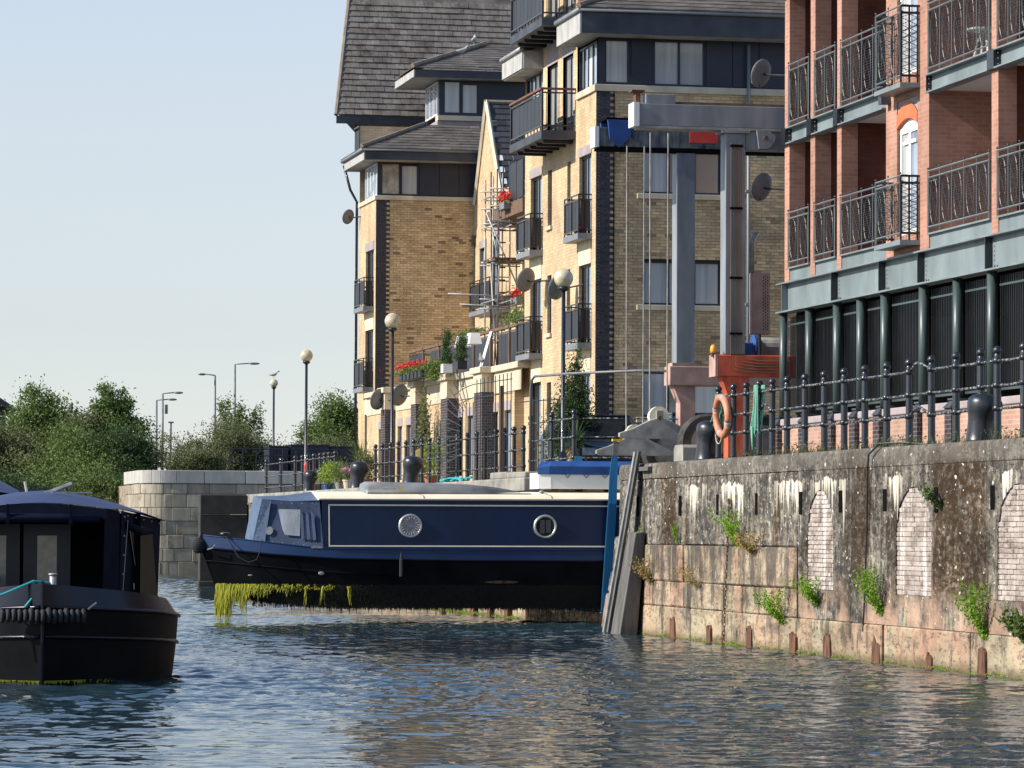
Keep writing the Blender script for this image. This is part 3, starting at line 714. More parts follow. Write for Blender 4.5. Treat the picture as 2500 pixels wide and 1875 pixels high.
def hip_roof(par, x0, x1, y0, y1, z0, pitch, rows, step, hipL=True, name='roof'):
    """tile courses stepping up from the front eave (facing -Y) and the side eave (facing -X)"""
    mb = MB()
    for k in range(rows):
        ya, yb = y0+k*step, y0+(k+1)*step+.03
        za, zb = z0+k*step*pitch, z0+((k+1)*step)*pitch+.0
        xa = x0+(k*step if hipL else 0); xb = x0+((k+1)*step if hipL else 0)
        n = max(2, int((x1-xa)/.33))
        for i in range(n):
            p, q = i/n, (i+1)/n; e = random.uniform(0, .012)
            L = lambda t, a: a+(x1-a)*t
            mb.add([(L(p,xa)+.003,ya,za+.018+e),(L(q,xa)-.003,ya,za+.018+e),(L(q,xb)-.003,yb,zb+.012),(L(p,xb)+.003,yb,zb+.012),(L(p,xa)+.003,ya,za-.012),(L(q,xa)-.003,ya,za-.012)],
                   [(0,1,2,3),(4,5,1,0)])
        if hipL:
            m = max(2, int((y1-ya)/.33))
            for i in range(m):
                p, q = i/m, (i+1)/m; L = lambda t, a: a+(y1-a)*t
                mb.add([(xa,L(p,ya),za+.02),(xb+.03,L(p,yb),zb+.012),(xb+.03,L(q,yb),zb+.012),(xa,L(q,ya),za+.02),(xa,L(p,ya),za-.012),(xa,L(q,ya),za-.012)],[(0,1,2,3),(4,0,3,5)])
    return mb.build(name, mat['tilegeo'], par)
XF = 19.7
# ---------------------------------------------------------------- the tower beside the crane
t2 = thing('apartment_building', (XF, 85, 2.9), 'buff brick apartment tower with navy corner windows directly behind the boat hoist', 'building', 'apartment buildings along the quay')
Y2 = 85.0
sun_holes = []
for z0, z1 in ((8.82, 10.78), (6.2, 8.16), (3.2, 5.55)):
    sun_holes += [(85.5, 86.8, z0, z1), (91.05, 92.4, z0, z1)]
for z0, z1 in ((9.4, 10.8), (6.72, 8.17), (3.95, 5.5)): sun_holes += [(87.75, 88.12, z0, z1), (89.87, 90.35, z0, z1)]
up_holes = [(87.5, 88.65, 11.5, 13.42), (89.25, 90.45, 11.5, 13.42), (87.5, 88.65, 14.25, 16.2), (89.25, 90.45, 14.25, 16.2)]
mb = wallholes(MB(), 'X', XF, 85.003, 93.1, 2.85, 12.2, sun_holes+[h for h in up_holes if h[2] < 12.2])
mb = wallholes(mb, 'X', XF, 87.05, 91.0, 12.2, 18.5, up_holes)
mb.quad((XF, 93.1, 2.85), (25, 93.1, 2.85), (25, 93.1, 18.5), (XF, 93.1, 18.5))
mb.build('side_wall', mat['buff'], t2)
fr_holes = [(20.85, 22.76, 9.80, 10.87), (20.85, 22.76, 7.16, 8.25), (20.85, 22.76, 4.5, 5.62)]
wallholes(MB(), 'Y', Y2+.012, XF+.002, 27.5, 2.85, 12.2, fr_holes, .16).build('mortar_backing', mat['mortar'], t2)
tag(geobricks('Y', Y2+.012, XF, 27.5, 2.85, 12.2, fr_holes, skip=lambda r: XF+(.45 if r % 2 else .335)).build('brickwork', mat['buffgeo'], t2), kind='stuff')
qm = {}
for L in (.214, .102):
    q = MB().box(0, L, 0, .05, 0, .065); qm[L] = smesh(q, 'brick', mat['blue_brick'])
r = 0; z = 2.85
while z < 12.15:
    if r % 2: lst = ((0.003, .214), (.226, .214))
    else: lst = ((.003, .102), (.113, .214))
    for o, L in lst: inst('brick', qm[L], (XF+o, Y2-.004-random.uniform(0, .003), z), t2)
    z += .075; r += 1
MB().box(XF-.006, XF+.1, Y2+.002, Y2+.24, 2.85, 12.19).build('corner_brickwork', mat['buff'], t2)
for z0, z1, pm in ((9.80, 10.87, ('glass_pale', 'glass_blind', 'glass_blind')), (7.16, 8.25, ('glass_pale', 'glass_pale', 'glass_pale')), (4.5, 5.62, ('glass_pale', 'glass_reflect', 'glass_pale'))):
    window(t2, 'Y', Y2, 20.85, 22.76, z0, z1, 3, .13, pm=pm, top=.04)
    MB().box(20.69, 22.92, Y2-.07, Y2+.1, z0-.13, z0-.005).build('sill', mat['cream_stone'], t2, bevel=.008)
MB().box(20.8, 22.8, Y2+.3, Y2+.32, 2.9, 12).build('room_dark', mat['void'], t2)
# string course, navy band with windows, fascia, eaves
MB().box(XF-.06, 27.5, Y2-.06, Y2+.2, 12.2, 12.36).build('string_course', mat['cream_stone'], t2, bevel=.01)
MB().box(XF-.06, XF+.2, Y2+.2, 87.0, 12.2, 12.36).build('string_course', mat['cream_stone'], t2, bevel=.01)
MB().box(XF-.06, XF+.2, 91.05, 93.15, 12.2, 12.36).build('string_course', mat['cream_stone'], t2, bevel=.01)
bh = [(19.90, 20.52, 12.38, 13.47), (21.1, 22.36, 12.38, 13.47)]
wallholes(MB(), 'Y', Y2+.06, XF+.06, 27.5, 12.36, 13.52, bh, .1).build('cladding', mat['cladding'], t2)
for k, xa in enumerate((20.56, 22.40, 23.05, 23.7, 24.35)):
    MB().box(xa, xa+(.5 if k == 0 else .62), Y2+.035, Y2+.055, 12.40, 13.48).build('panel', mat['cladding'], t2)
window(t2, 'Y', Y2+.06, 19.90, 20.52, 12.38, 13.47, 1, .05, fw=.055)
window(t2, 'Y', Y2+.06, 21.1, 22.36, 12.38, 13.47, 2, .05, fw=.045)
for ya, yb in ((85.12, 87.0), (91.1, 93.1)):
    window(t2, 'X', XF+.02, ya, yb, 12.36, 13.42, 4, .05, pm=('glass_sky', 'white_paint', 'glass_sky', 'glass_dark'))
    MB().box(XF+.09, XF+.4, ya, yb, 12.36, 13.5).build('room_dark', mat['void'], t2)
MB().box(XF-.5, 27.5, 84.42, 84.46, 13.50, 14.02).build('fascia', mat['fascia'], t2)
MB().box(XF-.54, XF-.5, 84.42, 86.95, 13.48, 14.0).build('fascia', mat['fascia_grey'], t2)
MB().box(XF-.5, 27.5, 84.46, 87.0, 13.49, 13.53).build('soffit', mat['soffit'], t2)
MB().box(XF-.5, XF+.5, 86.95, 87.0, 13.53, 14.0).build('fascia', mat['fascia_grey'], t2)
MB().box(XF-.54, XF-.5, 91.0, 93.5, 13.45, 13.9).build('fascia', mat['fascia_grey'], t2)
MB().box(XF-.5, XF+.4, 90.96, 91.0, 13.45, 13.9).build('fascia', mat['fascia_grey'], t2)
MB().box(XF-.5, XF+.4, 91.0, 93.5, 13.42, 13.46).build('soffit', mat['soffit'], t2)
MB().tube([(XF-.56, 84.36, 14.03), (XF-.56, 86.95, 14.03)], .06, 8).tube([(XF-.56, 84.36, 14.05), (27.5, 84.36, 14.05)], .055, 8).build('gutter', mat['greymetal'], t2, smooth=True)
MB().tube([(XF-.56, 90.9, 13.94), (XF-.56, 93.5, 13.94)], .06, 8).build('gutter', mat['galv'], t2, smooth=True)
hip_roof(t2, XF-.6, 27.5, 84.3, 87.0, 14.08, .42, 9, .3)
hip_roof(t2, XF-.6, 22, 90.9, 93.5, 13.98, .3, 6, .25, hipL=True)
MB().tube([(XF-.6, 84.3, 14.12), (XF+2.2, 87.1, 15.27)], .07, 6).build('hip_ridge', mat['ridge'], t2)
MB().box(XF+.02, 27.5, 87.0, 87.1, 13.5, 18.5).build('upper_wall', mat['buff'], t2)
# openings on the sunny side
for z0, z1, white in ((8.82, 10.78, 0), (6.2, 8.16, 1), (3.2, 5.55, 1)):
    for ya, yb in ((85.5, 86.8), (91.05, 92.4)):
        window(t2, 'X', XF, ya, yb, z0, z1, 2, .1, pm=('glass_sky', 'glass_dark'), name='balcony_door')
        if white: MB().box(XF-.015, XF+.02, ya-.01, yb+.01, z1+.005, z1+.58).build('panel', mat['cream_panel'], t2)
        else: MB().box(XF-.02, XF+.05, ya-.06, yb+.06, z1+.005, z1+.22).build('lintel', mat['lintel'], t2)
for z0, z1 in ((9.4, 10.8), (6.72, 8.17), (3.95, 5.5)):
    for ya, yb in ((87.75, 88.12), (89.87, 90.35)):
        window(t2, 'X', XF, ya, yb, z0, z1, 1, .1, pm=('glass_dark',))
        MB().box(XF-.06, XF+.1, ya-.08, yb+.08, z0-.1, z0-.004).build('sill', mat['cream_stone'], t2)
for z0, z1 in ((11.5, 13.42), (14.25, 16.2)):
    for ya, yb in ((87.5, 88.65), (89.25, 90.45)):
        window(t2, 'X', XF, ya, yb, z0, z1, 2, .1, pm=('glass_sky', 'glass_pale'), name='balcony_door')
        MB().box(XF-.012, XF+.02, ya-.05, yb+.05, z1+.004, z1+.55).build('panel', mat['lintel'], t2)
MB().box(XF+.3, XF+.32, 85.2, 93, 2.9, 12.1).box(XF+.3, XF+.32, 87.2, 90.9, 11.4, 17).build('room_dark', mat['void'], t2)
for zs in (8.72, 6.12): juliet(t2, 85.42, 86.98, zs); juliet(t2, 90.9, 92.5, zs)
def big_balcony(zs):
    x0, ya, yb, zt = XF-.83, 87.22, 90.9, zs+1.22
    f = MB(); r = .018
    for z in (zt-.1, zs+.32): f.box(x0-r, x0+r, ya, yb, z-r, z+r); f.box(x0, XF, ya-r, ya+r, z-r, z+r); f.box(x0, XF, yb-r, yb+r, z-r, z+r)
    for yy in (ya, yb): f.box(x0-r*1.2, x0+r*1.2, yy-r*1.2, yy+r*1.2, zs+.2, zt)
    for k in range(1, 8): f.box(x0+.83*k/8-.007, x0+.83*k/8+.007, ya-.007, ya+.007, zs+.2, zt-.1)
    for k in range(10): yy = ya+.2+(yb-ya-.4)*k/9; f.box(x0-.012, x0+.012, yy-.012, yy+.012, zs+.2, zs+.33)
    o = f.build('balcony', mat['blackmetal'], t2)
    MB().box(x0-.05, x0+.05, ya-.04, yb+.04, zt-.03, zt+.02).box(x0+.05, XF-.01, ya-.05, ya+.05, zt-.028, zt+.018).build('handrail', mat['wood_red'], o)
    MB().box(x0-.03, XF-.004, ya-.05, yb+.05, zs, zs+.2).build('slab', mat['fascia'], o)
    for k in range(5): MB().box(x0+.1, XF-.01, ya+.3+k*.75, ya+.42+k*.75, zs-.08, zs-.004).build('joist', mat['blackboard'], o)
    for k in range(8):
        a = ya+.03+(yb-ya-.06)*k/8; MB().box(x0+.02, x0+.04, a+.01, a+(yb-ya-.06)/8-.01, zs+.36, zt-.13).build('board', mat['blackboard'], o)
big_balcony(11.28); big_balcony(14.02)
MB().tube([(23.4, 84.9, 2.9), (23.4, 84.9, 13.4)], .04, 8).build('downpipe', mat['greymetal'], t2, smooth=True)
for z in (4.5, 7.2, 9.9, 12.0): MB().box(23.33, 23.47, 84.86, 85.0, z-.03, z+.03).build('pipe_clip', mat['greymetal'], t2)
MB().tube([(20.12, 84.97, 2.9), (20.12, 84.97, 12.2)], .012, 5).build('cable', mat['void'], t2)

# ---------------------------------------------------------------- the far tower
t1 = thing('apartment_building', (XF, 116, 2.9), 'buff brick tower with tall mossy slate roof and boarded balconies at quay far end', 'building', 'apartment buildings along the quay')
Y1 = 116.0
jh = [(116.35, 117.9, 8.85, 10.75), (116.35, 117.9, 6.3, 8.2), (116.35, 117.9, 3.2, 5.5)]
wallholes(MB(), 'X', XF, Y1+.003, 119.2, 2.85, 12.3, jh).quad((XF,119.2,2.85),(24,119.2,2.85),(24,119.2,15),(XF,119.2,15)).build('side_wall', mat['buff'], t1)
wallholes(MB(), 'Y', Y1+.012, XF+.002, 23.0, 2.85, 12.3, []).build('mortar_backing', mat['mortar'], t1)
mat['buffgeo2'] = islandmat('buff_brick_pieces_far', (.66, .47, .25), (.47, .32, .16), dark=(.22, .145, .085), frac=.04)  # paler than the nearer tower: brighter light put into the brick colour
tag(geobricks('Y', Y1+.012, XF, 22.98, 2.85, 12.3, [], skip=lambda r: XF+(.45 if r % 2 else .335)).build('brickwork', mat['buffgeo2'], t1), kind='stuff')
mb = MB(); z = 2.85; r = 0
while z < 12.28:
    for o, L in (((0.003, .214), (.226, .214)) if r % 2 else ((.003, .102), (.113, .214))): mb.box(XF+o, XF+o+L, Y1-.004, Y1+.04, z, z+.065)
    z += .075; r += 1
tag(mb.build('quoin_bricks', mat['blue_brick'], t1), kind='stuff')
for (a, b, z0, z1) in jh:
    window(t1, 'X', XF, a, b, z0, z1, 2, .1, pm=('glass_sky', 'glass_dark'), name='balcony_door')
    if z0 > 8: MB().box(XF-.02, XF+.05, a-.06, b+.06, z1+.005, z1+.27).build('lintel', mat['lintel'], t1)
    else: MB().box(XF-.015, XF+.02, a-.01, b+.01, z1+.005, z1+.6).build('panel', mat['cream_panel'], t1)
juliet(t1, 116.3, 118.15, 8.78); juliet(t1, 116.3, 118.15, 6.2)
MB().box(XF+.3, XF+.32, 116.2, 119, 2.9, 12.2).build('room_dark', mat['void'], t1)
MB().box(XF-.05, 23.0, Y1-.05, Y1+.2, 12.3, 12.44).box(XF-.05, XF+.2, Y1+.2, 119.25, 12.3, 12.439).build('string_course', mat['cream_stone'], t1, bevel=.01)
bh = [(19.86, 20.5, 12.46, 13.5), (20.5, 21.08, 12.46, 13.5)]
wallholes(MB(), 'Y', Y1+.05, XF+.05, 23.3, 12.44, 13.56, bh, .08).build('cladding', mat['cladding'], t1)
for xa in (21.12, 21.76, 22.4): MB().box(xa, xa+.6, Y1+.025, Y1+.045, 12.48, 13.5).build('panel', mat['cladding'], t1)
window(t1, 'Y', Y1+.05, 19.86, 20.5, 12.46, 13.5, 1, .05, pm=('glass_reflect',)); window(t1, 'Y', Y1+.05, 20.5, 21.08, 12.46, 13.45, 1, .05)
window(t1, 'X', XF+.02, 116.1, 118.4, 12.44, 13.5, 4, .05, fm='white_paint', pm=('glass_sky',))
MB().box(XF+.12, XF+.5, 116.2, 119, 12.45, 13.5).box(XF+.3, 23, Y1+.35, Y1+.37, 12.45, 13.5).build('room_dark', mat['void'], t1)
MB().box(XF-.45, 23.3, 115.50, 115.54, 13.54, 13.82).build('fascia', mat['fascia'], t1)
MB().box(XF-.49, XF-.45, 115.50, 119.6, 13.52, 13.80).build('fascia', mat['fascia_grey'], t1)
MB().box(XF-.45, 23.3, 115.54, 119.6, 13.52, 13.55).build('soffit', mat['soffit'], t1)
MB().tube([(XF-.53, 115.45, 13.84), (XF-.53, 119.6, 13.84)], .06, 8).tube([(XF-.53, 115.45, 13.86), (23.2, 115.45, 13.86)], .05, 8).build('gutter', mat['greymetal'], t1, smooth=True)
hip_roof(t1, XF-.58, 23.4, 115.4, 119.6, 13.89, .42, 9, .28)
MB().tube([(XF-.58, 115.4, 13.94), (XF+1.95, 117.93, 15.0)], .07, 6).build('hip_ridge', mat['ridge'], t1)
# upper bay
MB().box(22.05, 25, 117.92, 118.4, 15.12, 15.28).build('string_course', mat['cream_stone'], t1)
MB().box(22.05, 25, 118.0, 121, 14.4, 15.12).build('upper_wall', mat['lintel'], t1)
wallholes(MB(), 'Y', 118.0, 22.1, 25, 15.28, 16.5, [(22.24, 22.82, 15.34, 16.43), (22.84, 23.4, 15.34, 16.35)], .08).quad((22.1,118,15.28),(22.1,120.5,15.28),(22.1,120.5,16.5),(22.1,118,16.5)).build('cladding', mat['cladding'], t1)
window(t1, 'Y', 118.0, 22.24, 22.82, 15.34, 16.43, 1, .05); window(t1, 'Y', 118.0, 22.84, 23.4, 15.34, 16.35, 1, .05)
window(t1, 'X', 22.08, 118.15, 120.2, 15.3, 16.4, 3, .0, fm='white_paint', pm=('glass_sky',))
MB().box(22.2, 25, 118.3, 118.32, 15.3, 16.5).build('room_dark', mat['void'], t1)
MB().box(21.2, 25, 117.48, 117.52, 16.46, 16.70).build('fascia', mat['fascia'], t1)
MB().box(21.2, 25, 117.52, 121, 16.44, 16.47).build('soffit', mat['soffit'], t1)
MB().box(21.16, 21.2, 117.48, 121, 16.46, 16.7).build('fascia', mat['fascia_grey'], t1)
hip_roof(t1, 21.1, 25.4, 117.4, 120.8, 16.74, .40, 11, .27)
MB().tube([(21.1, 117.4, 16.8), (24.1, 120.4, 18.0)], .08, 6).build('hip_ridge', mat['ridge'], t1)
# big roof behind with single slates
TP = math.tan(R(58)); ye, ze = 122.0, 15.66
MB().box(19.36, 23.2, 122.02, 122.08, 15.38, 15.64).build('fascia', mat['fascia'], t1)
MB().box(20.5, 25, 122.3, 122.4, 2.9, 15.5).build('house_wall', mat['buff'], t1)
def roofpt(x, s):            # s along the slope
    return (x, ye+s*math.cos(R(58)), ze+s*math.sin(R(58)))
rows, ex = 20, .252; sm = {}
mb = MB(); mb.quad(roofpt(19.35, 0), roofpt(26.5, 0), roofpt(26.5, 6), roofpt(20.35, 6)); mb.quad(roofpt(20.35, 6), roofpt(26.5, 6), (26.5, 127.5, 15.66), (20.9, 127.5, 15.66)); mb.add([roofpt(19.4, .05), (20.9, 127.5, 15.66), roofpt(20.35, 5.95)], [(0,2,1)])
mb.build('roof', mat['tile'], t1)
base = Vector(roofpt(0, 0)); cnt = 0
W = .31; th = .018
q = MB(); a, b = Vector(roofpt(0, 0))-base, Vector(roofpt(0, ex*1.12))-base; nrm = Vector((0, -math.sin(R(58)), math.cos(R(58))))
for (w, key) in ((W-.012, 'f'), (W*.55, 'h')):
    q = MB(); p = [a+nrm*.05, b+nrm*.012]
    q.add([(0,p[0].y,p[0].z),(w,p[0].y,p[0].z),(w,p[1].y,p[1].z),(0,p[1].y,p[1].z),(0,p[0].y+.03,p[0].z-.028),(w,p[0].y+.03,p[0].z-.028)], [(0,1,2,3),(4,5,1,0),(4,0,3),(1,5,2)])
    sm[key] = smesh(q, 'slate', mat['tile'])
xtra = MB()
for rI in range(rows):
    s = rI*ex; x = 19.35+s/6.0+(.5*W if rI % 2 else 0); bp = Vector(roofpt(0, s))
    if rI % 2: inst('slate', sm['h'], (x-.5*W-.02, bp.y, bp.z), t1)
    xe = 23.1 if rI < 5 else (24.0 if rI < 8 else 24.4)
    while x < xe:
        inst('slate', sm['f'], (x, bp.y+random.uniform(-.01, .006), bp.z+random.uniform(0, .012)), t1); x += W; cnt += 1
    while rI > 7 and x < 26.2:
        p0, p1 = bp+nrm*.05, bp+b+nrm*.012
        xtra.add([(x, p0.y, p0.z), (x+W-.012, p0.y, p0.z), (x+W-.012, p1.y, p1.z), (x, p1.y, p1.z), (x, p0.y+.03, p0.z-.028), (x+W-.012, p0.y+.03, p0.z-.028)], [(0,1,2,3),(4,5,1,0)]); x += W
tag(xtra.build('far_slates', mat['tile'], t1), kind='stuff')
mb = MB(); mb.tube([roofpt(19.34, 0), roofpt(20.34, 6)], .07, 6); mb.build('hip_ridge', mat['ridge'], t1)
f = MB()
for z in (14.05, 15.2):
    f.box(20.0, 20.04, 121.2, 122.3, z, z+.04); f.box(20.0, 20.75, 121.2, 121.24, z, z+.04)
f.box(20.0, 20.75, 121.2, 122.3, 13.9, 14.0); f.box(20.0, 20.04, 121.2, 121.24, 14, 15.2); f.box(20.7, 20.74, 121.2, 121.24, 14, 15.2)
o = f.build('balcony', mat['blackmetal'], t1)
for k in range(3): MB().box(20.02, 20.04, 121.25+k*.35, 121.56+k*.35, 14.1, 15.1).build('board', mat['blackboard'], o)
for k in range(3): MB().box(20.05+k*.22, 20.25+k*.22, 121.22, 121.235, 14.1, 15.1).build('board', mat['blackboard'], o)
MB().tube([(XF-.08, 119.28, 2.9), (XF-.08, 119.28, 12.5), (XF-.3, 119.3, 12.9), (XF-.5, 119.4, 13.7)], .045, 7).build('downpipe', mat['blackmetal'], t1, smooth=True)
MB().tube([(22.9, 115.9, 2.9), (22.9, 115.9, 10.9)], .06, 7).box(22.78, 23.0, 115.75, 115.95, 10.9, 11.2).build('downpipe', mat['blackmetal'], t1)

# ---------------------------------------------------------------- recessed gabled block and its terrace podium
tm = thing('apartment_building', (22.9, 105, 2.9), 'recessed buff brick block with steep slate gable above a planted terrace', 'building', 'apartment buildings along the quay')
XR = 22.9
rh = [(114.05, 115.15, 8.5, 10.72), (112.2, 113.2, 8.6, 10.95), (107.5, 108.6, 8.5, 10.7), (103.0, 104.2, 8.5, 10.7), (99.5, 100.7, 8.5, 10.7), (96, 97, 8.5, 10.7), (104.5, 106, 11.3, 13.0), (101, 102.2, 11.2, 13.0)]
wallholes(MB(), 'X', XR, 93.1, 116, 5.0, 12.3, [h for h in rh if h[3] < 12]).build('rear_wall', mat['buff'], tm)
mb = MB(); mb.add([(XR,115.75,12.3),(XR,114.0,15.25),(XR,111.7,12.3)], [(0,2,1)]); mb.build('gable_wall', mat['buff'], tm)
MB().tube([(XR-.04,115.8,12.2),(XR-.04,114.0,15.32)], .07, 4).tube([(XR-.04,114.0,15.32),(XR-.04,111.65,12.25)], .07, 4).build('gable_coping', mat['cream_stone'], tm)
mb = MB(); n = 15
for k in range(n):
    f0, f1 = k/n, (k+1)/n; ya, yb = 111.7+(114.0-111.7)*f0, 111.7+(114.0-111.7)*f1; za, zb = 12.3+2.95*f0, 12.3+2.95*f1
    for i in range(14):
        xa = XR+.04+i*.33+(.16 if k % 2 else 0)
        mb.add([(xa,ya,za+.05),(xa+.325,ya,za+.05),(xa+.325,yb+.02,zb+.02),(xa,yb+.02,zb+.02),(xa,ya,za),(xa+.325,ya,za)], [(0,1,2,3),(4,5,1,0)])
mb.build('gable_roof', mat['slate'], tm)
MB().tube([(XR-.1, 114.0, 15.3), (28, 114.0, 15.3)], .07, 6).build('ridge', mat['ridge'], tm)
mb = MB()                                    # lower slope towards the nearer tower
for k in range(16):
    za = 11.2+k*.26
    for i in range(28):
        ya = 93.2+i*.66+(.33 if k % 2 else 0); xa = XR+.4+k*.14
        if ya > 111.2: continue
        mb.add([(xa,ya,za),(xa,ya+.65,za),(xa+.16,ya+.65,za+.27),(xa+.16,ya,za+.27)], [(0,3,2,1)])
mb.build('rear_roof', mat['slate'], tm)
for h in rh[:6]:
    window(tm, 'X', XR, *h, 2, .1, pm=('glass_dark', 'glass_sky'))
    MB().box(XR-.02, XR+.05, h[0]-.05, h[1]+.05, h[3]+.004, h[3]+.25).build('lintel', mat['lintel'], tm)
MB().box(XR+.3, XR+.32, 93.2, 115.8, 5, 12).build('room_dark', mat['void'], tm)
juliet(tm, 110.3, 113.4, 8.45, X=XR, d=.65, nb=6)
bb = MB().box(21.3, XR, 101.0, 106.4, 10.72, 11.1).build('balcony_box', mat['wood'], tm)
MB().box(21.32, 21.36, 101.0, 103.0, 11.15, 12.2).build('board', mat['blackboard'], bb)
for k in range(6): MB().box(21.31, 21.34, 101.05+k*.9, 101.09+k*.9, 11.1, 12.25).build('post', mat['blackmetal'], bb)
window(tm, 'X', 22.6, 101.2, 102.6, 11.2, 13.3, 2, .0, pm=('glass_dark',))
# podium
XP = 19.45
pw = [(93.6, 94.4), (95.2, 96.0), (98.55, 99.4), (100.05, 100.9), (104.95, 105.75), (108.1, 108.9), (109.6, 110.4), (113, 113.8)]
ph = [(a, b, 3.3, 4.92) for a, b in pw]
wallholes(MB(), 'X', XP, 93.1, 115.98, 2.85, 5.95, ph).build('podium_wall', mat['buff'], tm)
for h in ph:
    window(tm, 'X', XP, *h, 1, .1, pm=('glass_sky',))
    MB().box(XP-.015, XP+.05, h[0]-.04, h[1]+.04, h[3]+.004, h[3]+.24).build('lintel', mat['lintel'], tm)
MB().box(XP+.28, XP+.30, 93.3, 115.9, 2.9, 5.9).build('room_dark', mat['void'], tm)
MB().box(XP+.004, XR, 93.11, 93.25, 2.85, 5.94).build('podium_end_wall', mat['buff'], tm)
cuts = [92.2, 95.6, 97.0, 100.5, 101.8, 105.4, 106.5, 110.6, 111.7, 115.9]
for i in range(len(cuts)-1):
    pier_ = i % 2 == 1
    d = .42 if pier_ else .12
    MB().box(XP-d, XP+.6, cuts[i]+.004, cuts[i+1]-.004, 5.955, 6.12).build('coping', mat['cream_stone'], tm, bevel=.015)
    if pier_:
        MB().box(XP-.32, XP+.002, cuts[i]+.15, cuts[i+1]-.15, 2.85, 5.45).build('pier', mat['blue_brick_wall'], tm)
        MB().box(XP-.34, XP+.004, cuts[i]+.13, cuts[i+1]-.13, 5.45, 5.95).build('pier_cap', mat['cream_stone'], tm)
    else: MB().box(XP-.03, XP+.002, cuts[i]+.01, cuts[i+1]-.01, 5.4, 5.95).build('band', mat['cream_stone'], tm)
MB().box(XP+.02, XR, 93.1, 115.98, 5.8, 5.9).build('terrace_floor', mat['concrete'], tm)
# terrace screens
for i, (ya, yb) in enumerate(((92.9, 95.6), (95.7, 98.6), (98.7, 101.2), (101.3, 103.6), (103.7, 106.2), (106.3, 109), (109.1, 111.6), (111.7, 114.2))):
    s = MB().box(20.46, 20.52, ya, ya+.09, 5.9, 7.35).box(20.44, 20.54, ya, yb, 7.32, 7.4).box(20.47, 20.51, ya+.1, yb, 6.1, 6.15).build('terrace_screen', mat['wood'], tm)
    n = 5
    for k in range(n):
        if i in (2, 6) and k > 2: continue
        w = (yb-ya-.15)/n; MB().box(20.48, 20.5, ya+.12+k*w, ya+.12+(k+1)*w-.02, 6.16, 7.2).build('board', mat['blackboard'], s)
    MB().box(20.47, 20.5, ya+.1, yb, 7.21, 7.25).build('rail', mat['blackmetal'], s)
# ================================================================ RED BRICK BUILDING ON STEEL COLUMNS
rb = thing('apartment_building', (XF, 60, 2.97), 'red brick balcony block standing on green steel columns above quay path', 'building')
PILL = [(68.46, 68.78), (66.72, 67.02), (65.02, 65.29), (56.37, 56.69), (54.4, 54.7), (50.9, 51.2)]
LEV = [(6.60, 6.88), (9.26, 9.58), (12.12, 12.44)]           # steel edge beams
XB = 21.6
ZTOP = 15.4
for a, b in PILL: MB().box(XF-.02, XF+.30, a, b, 6.60, ZTOP).build('pillar', mat['redbrick'], rb, bevel=.006)
# solid pier with french doors between 59.9 and 62.3
dh = [(60.53, 61.68, 6.95, 8.95), (60.53, 61.68, 9.72, 11.80), (60.53, 61.68, 12.6, 14.7)]
def archhead(y, a, b, zs, rise): q = (2*y-a-b)/(b-a); return zs+rise*(1-q*q)
mb = wallholes(MB(), 'X', XF-.02, 59.9, 62.31, 6.60, ZTOP, [(a, b, q, w+.36) for a, b, q, w in dh], .2)
mb.quad((XF-.02,59.9,6.6),(XB,59.9,6.6),(XB,59.9,ZTOP),(XF-.02,59.9,ZTOP)); mb.quad((XF-.02,62.31,6.6),(XB,62.31,6.6),(XB,62.31,ZTOP),(XF-.02,62.31,ZTOP))
mb.build('pier_wall', mat['redbrick'], rb)
for a, b, q, w in dh:
    mb = MB(); wm = MB(); N = 12
    for i in range(N):
        ya, yb = a+(b-a)*i/N, a+(b-a)*(i+1)/N
        f = lambda y: archhead(y, a, b, w-.12, .14); g_ = lambda y: archhead(y, a-.04, b+.04, w+.06, .24)
        mb.add([(XF-.03,ya,f(ya)),(XF-.03,yb,f(yb)),(XF-.03,yb,g_(yb)),(XF-.03,ya,g_(ya)),(XF+.1,ya,f(ya)),(XF+.1,yb,f(yb))], [(3,2,1,0),(0,1,5,4)])
        wm.add([(XF+.04,ya,w-.2),(XF+.04,yb,w-.2),(XF+.04,yb,f(yb)),(XF+.04,ya,f(ya))], [(3,2,1,0)])
    mb.build('door_arch', mat['orange_red'], rb)
    wm.build('arch_infill', mat['white_paint'], rb)
    MB().pbox('X', XF, a, b, .0, .02, w+.04, w+.37).build('arch_spandrel', mat['lintel'], rb)
    d = window(rb, 'X', XF, a+.03, b-.03, q, w-.12, 2, .06, fm='white_paint', pm=('glass_sky', 'glass_pale'), fw=.10, name='french_door')
    MB().pbox('X', XF, a+.2, b-.2, .02, .05, w-.42, w-.36).build('top_light_bar', mat['white_paint'], d)
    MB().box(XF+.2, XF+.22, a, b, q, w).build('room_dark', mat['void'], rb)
MB().box(XB, XB+.1, 50, 68.7, 6.6, ZTOP).build('rear_wall', mat['redbrick_shade'], rb)
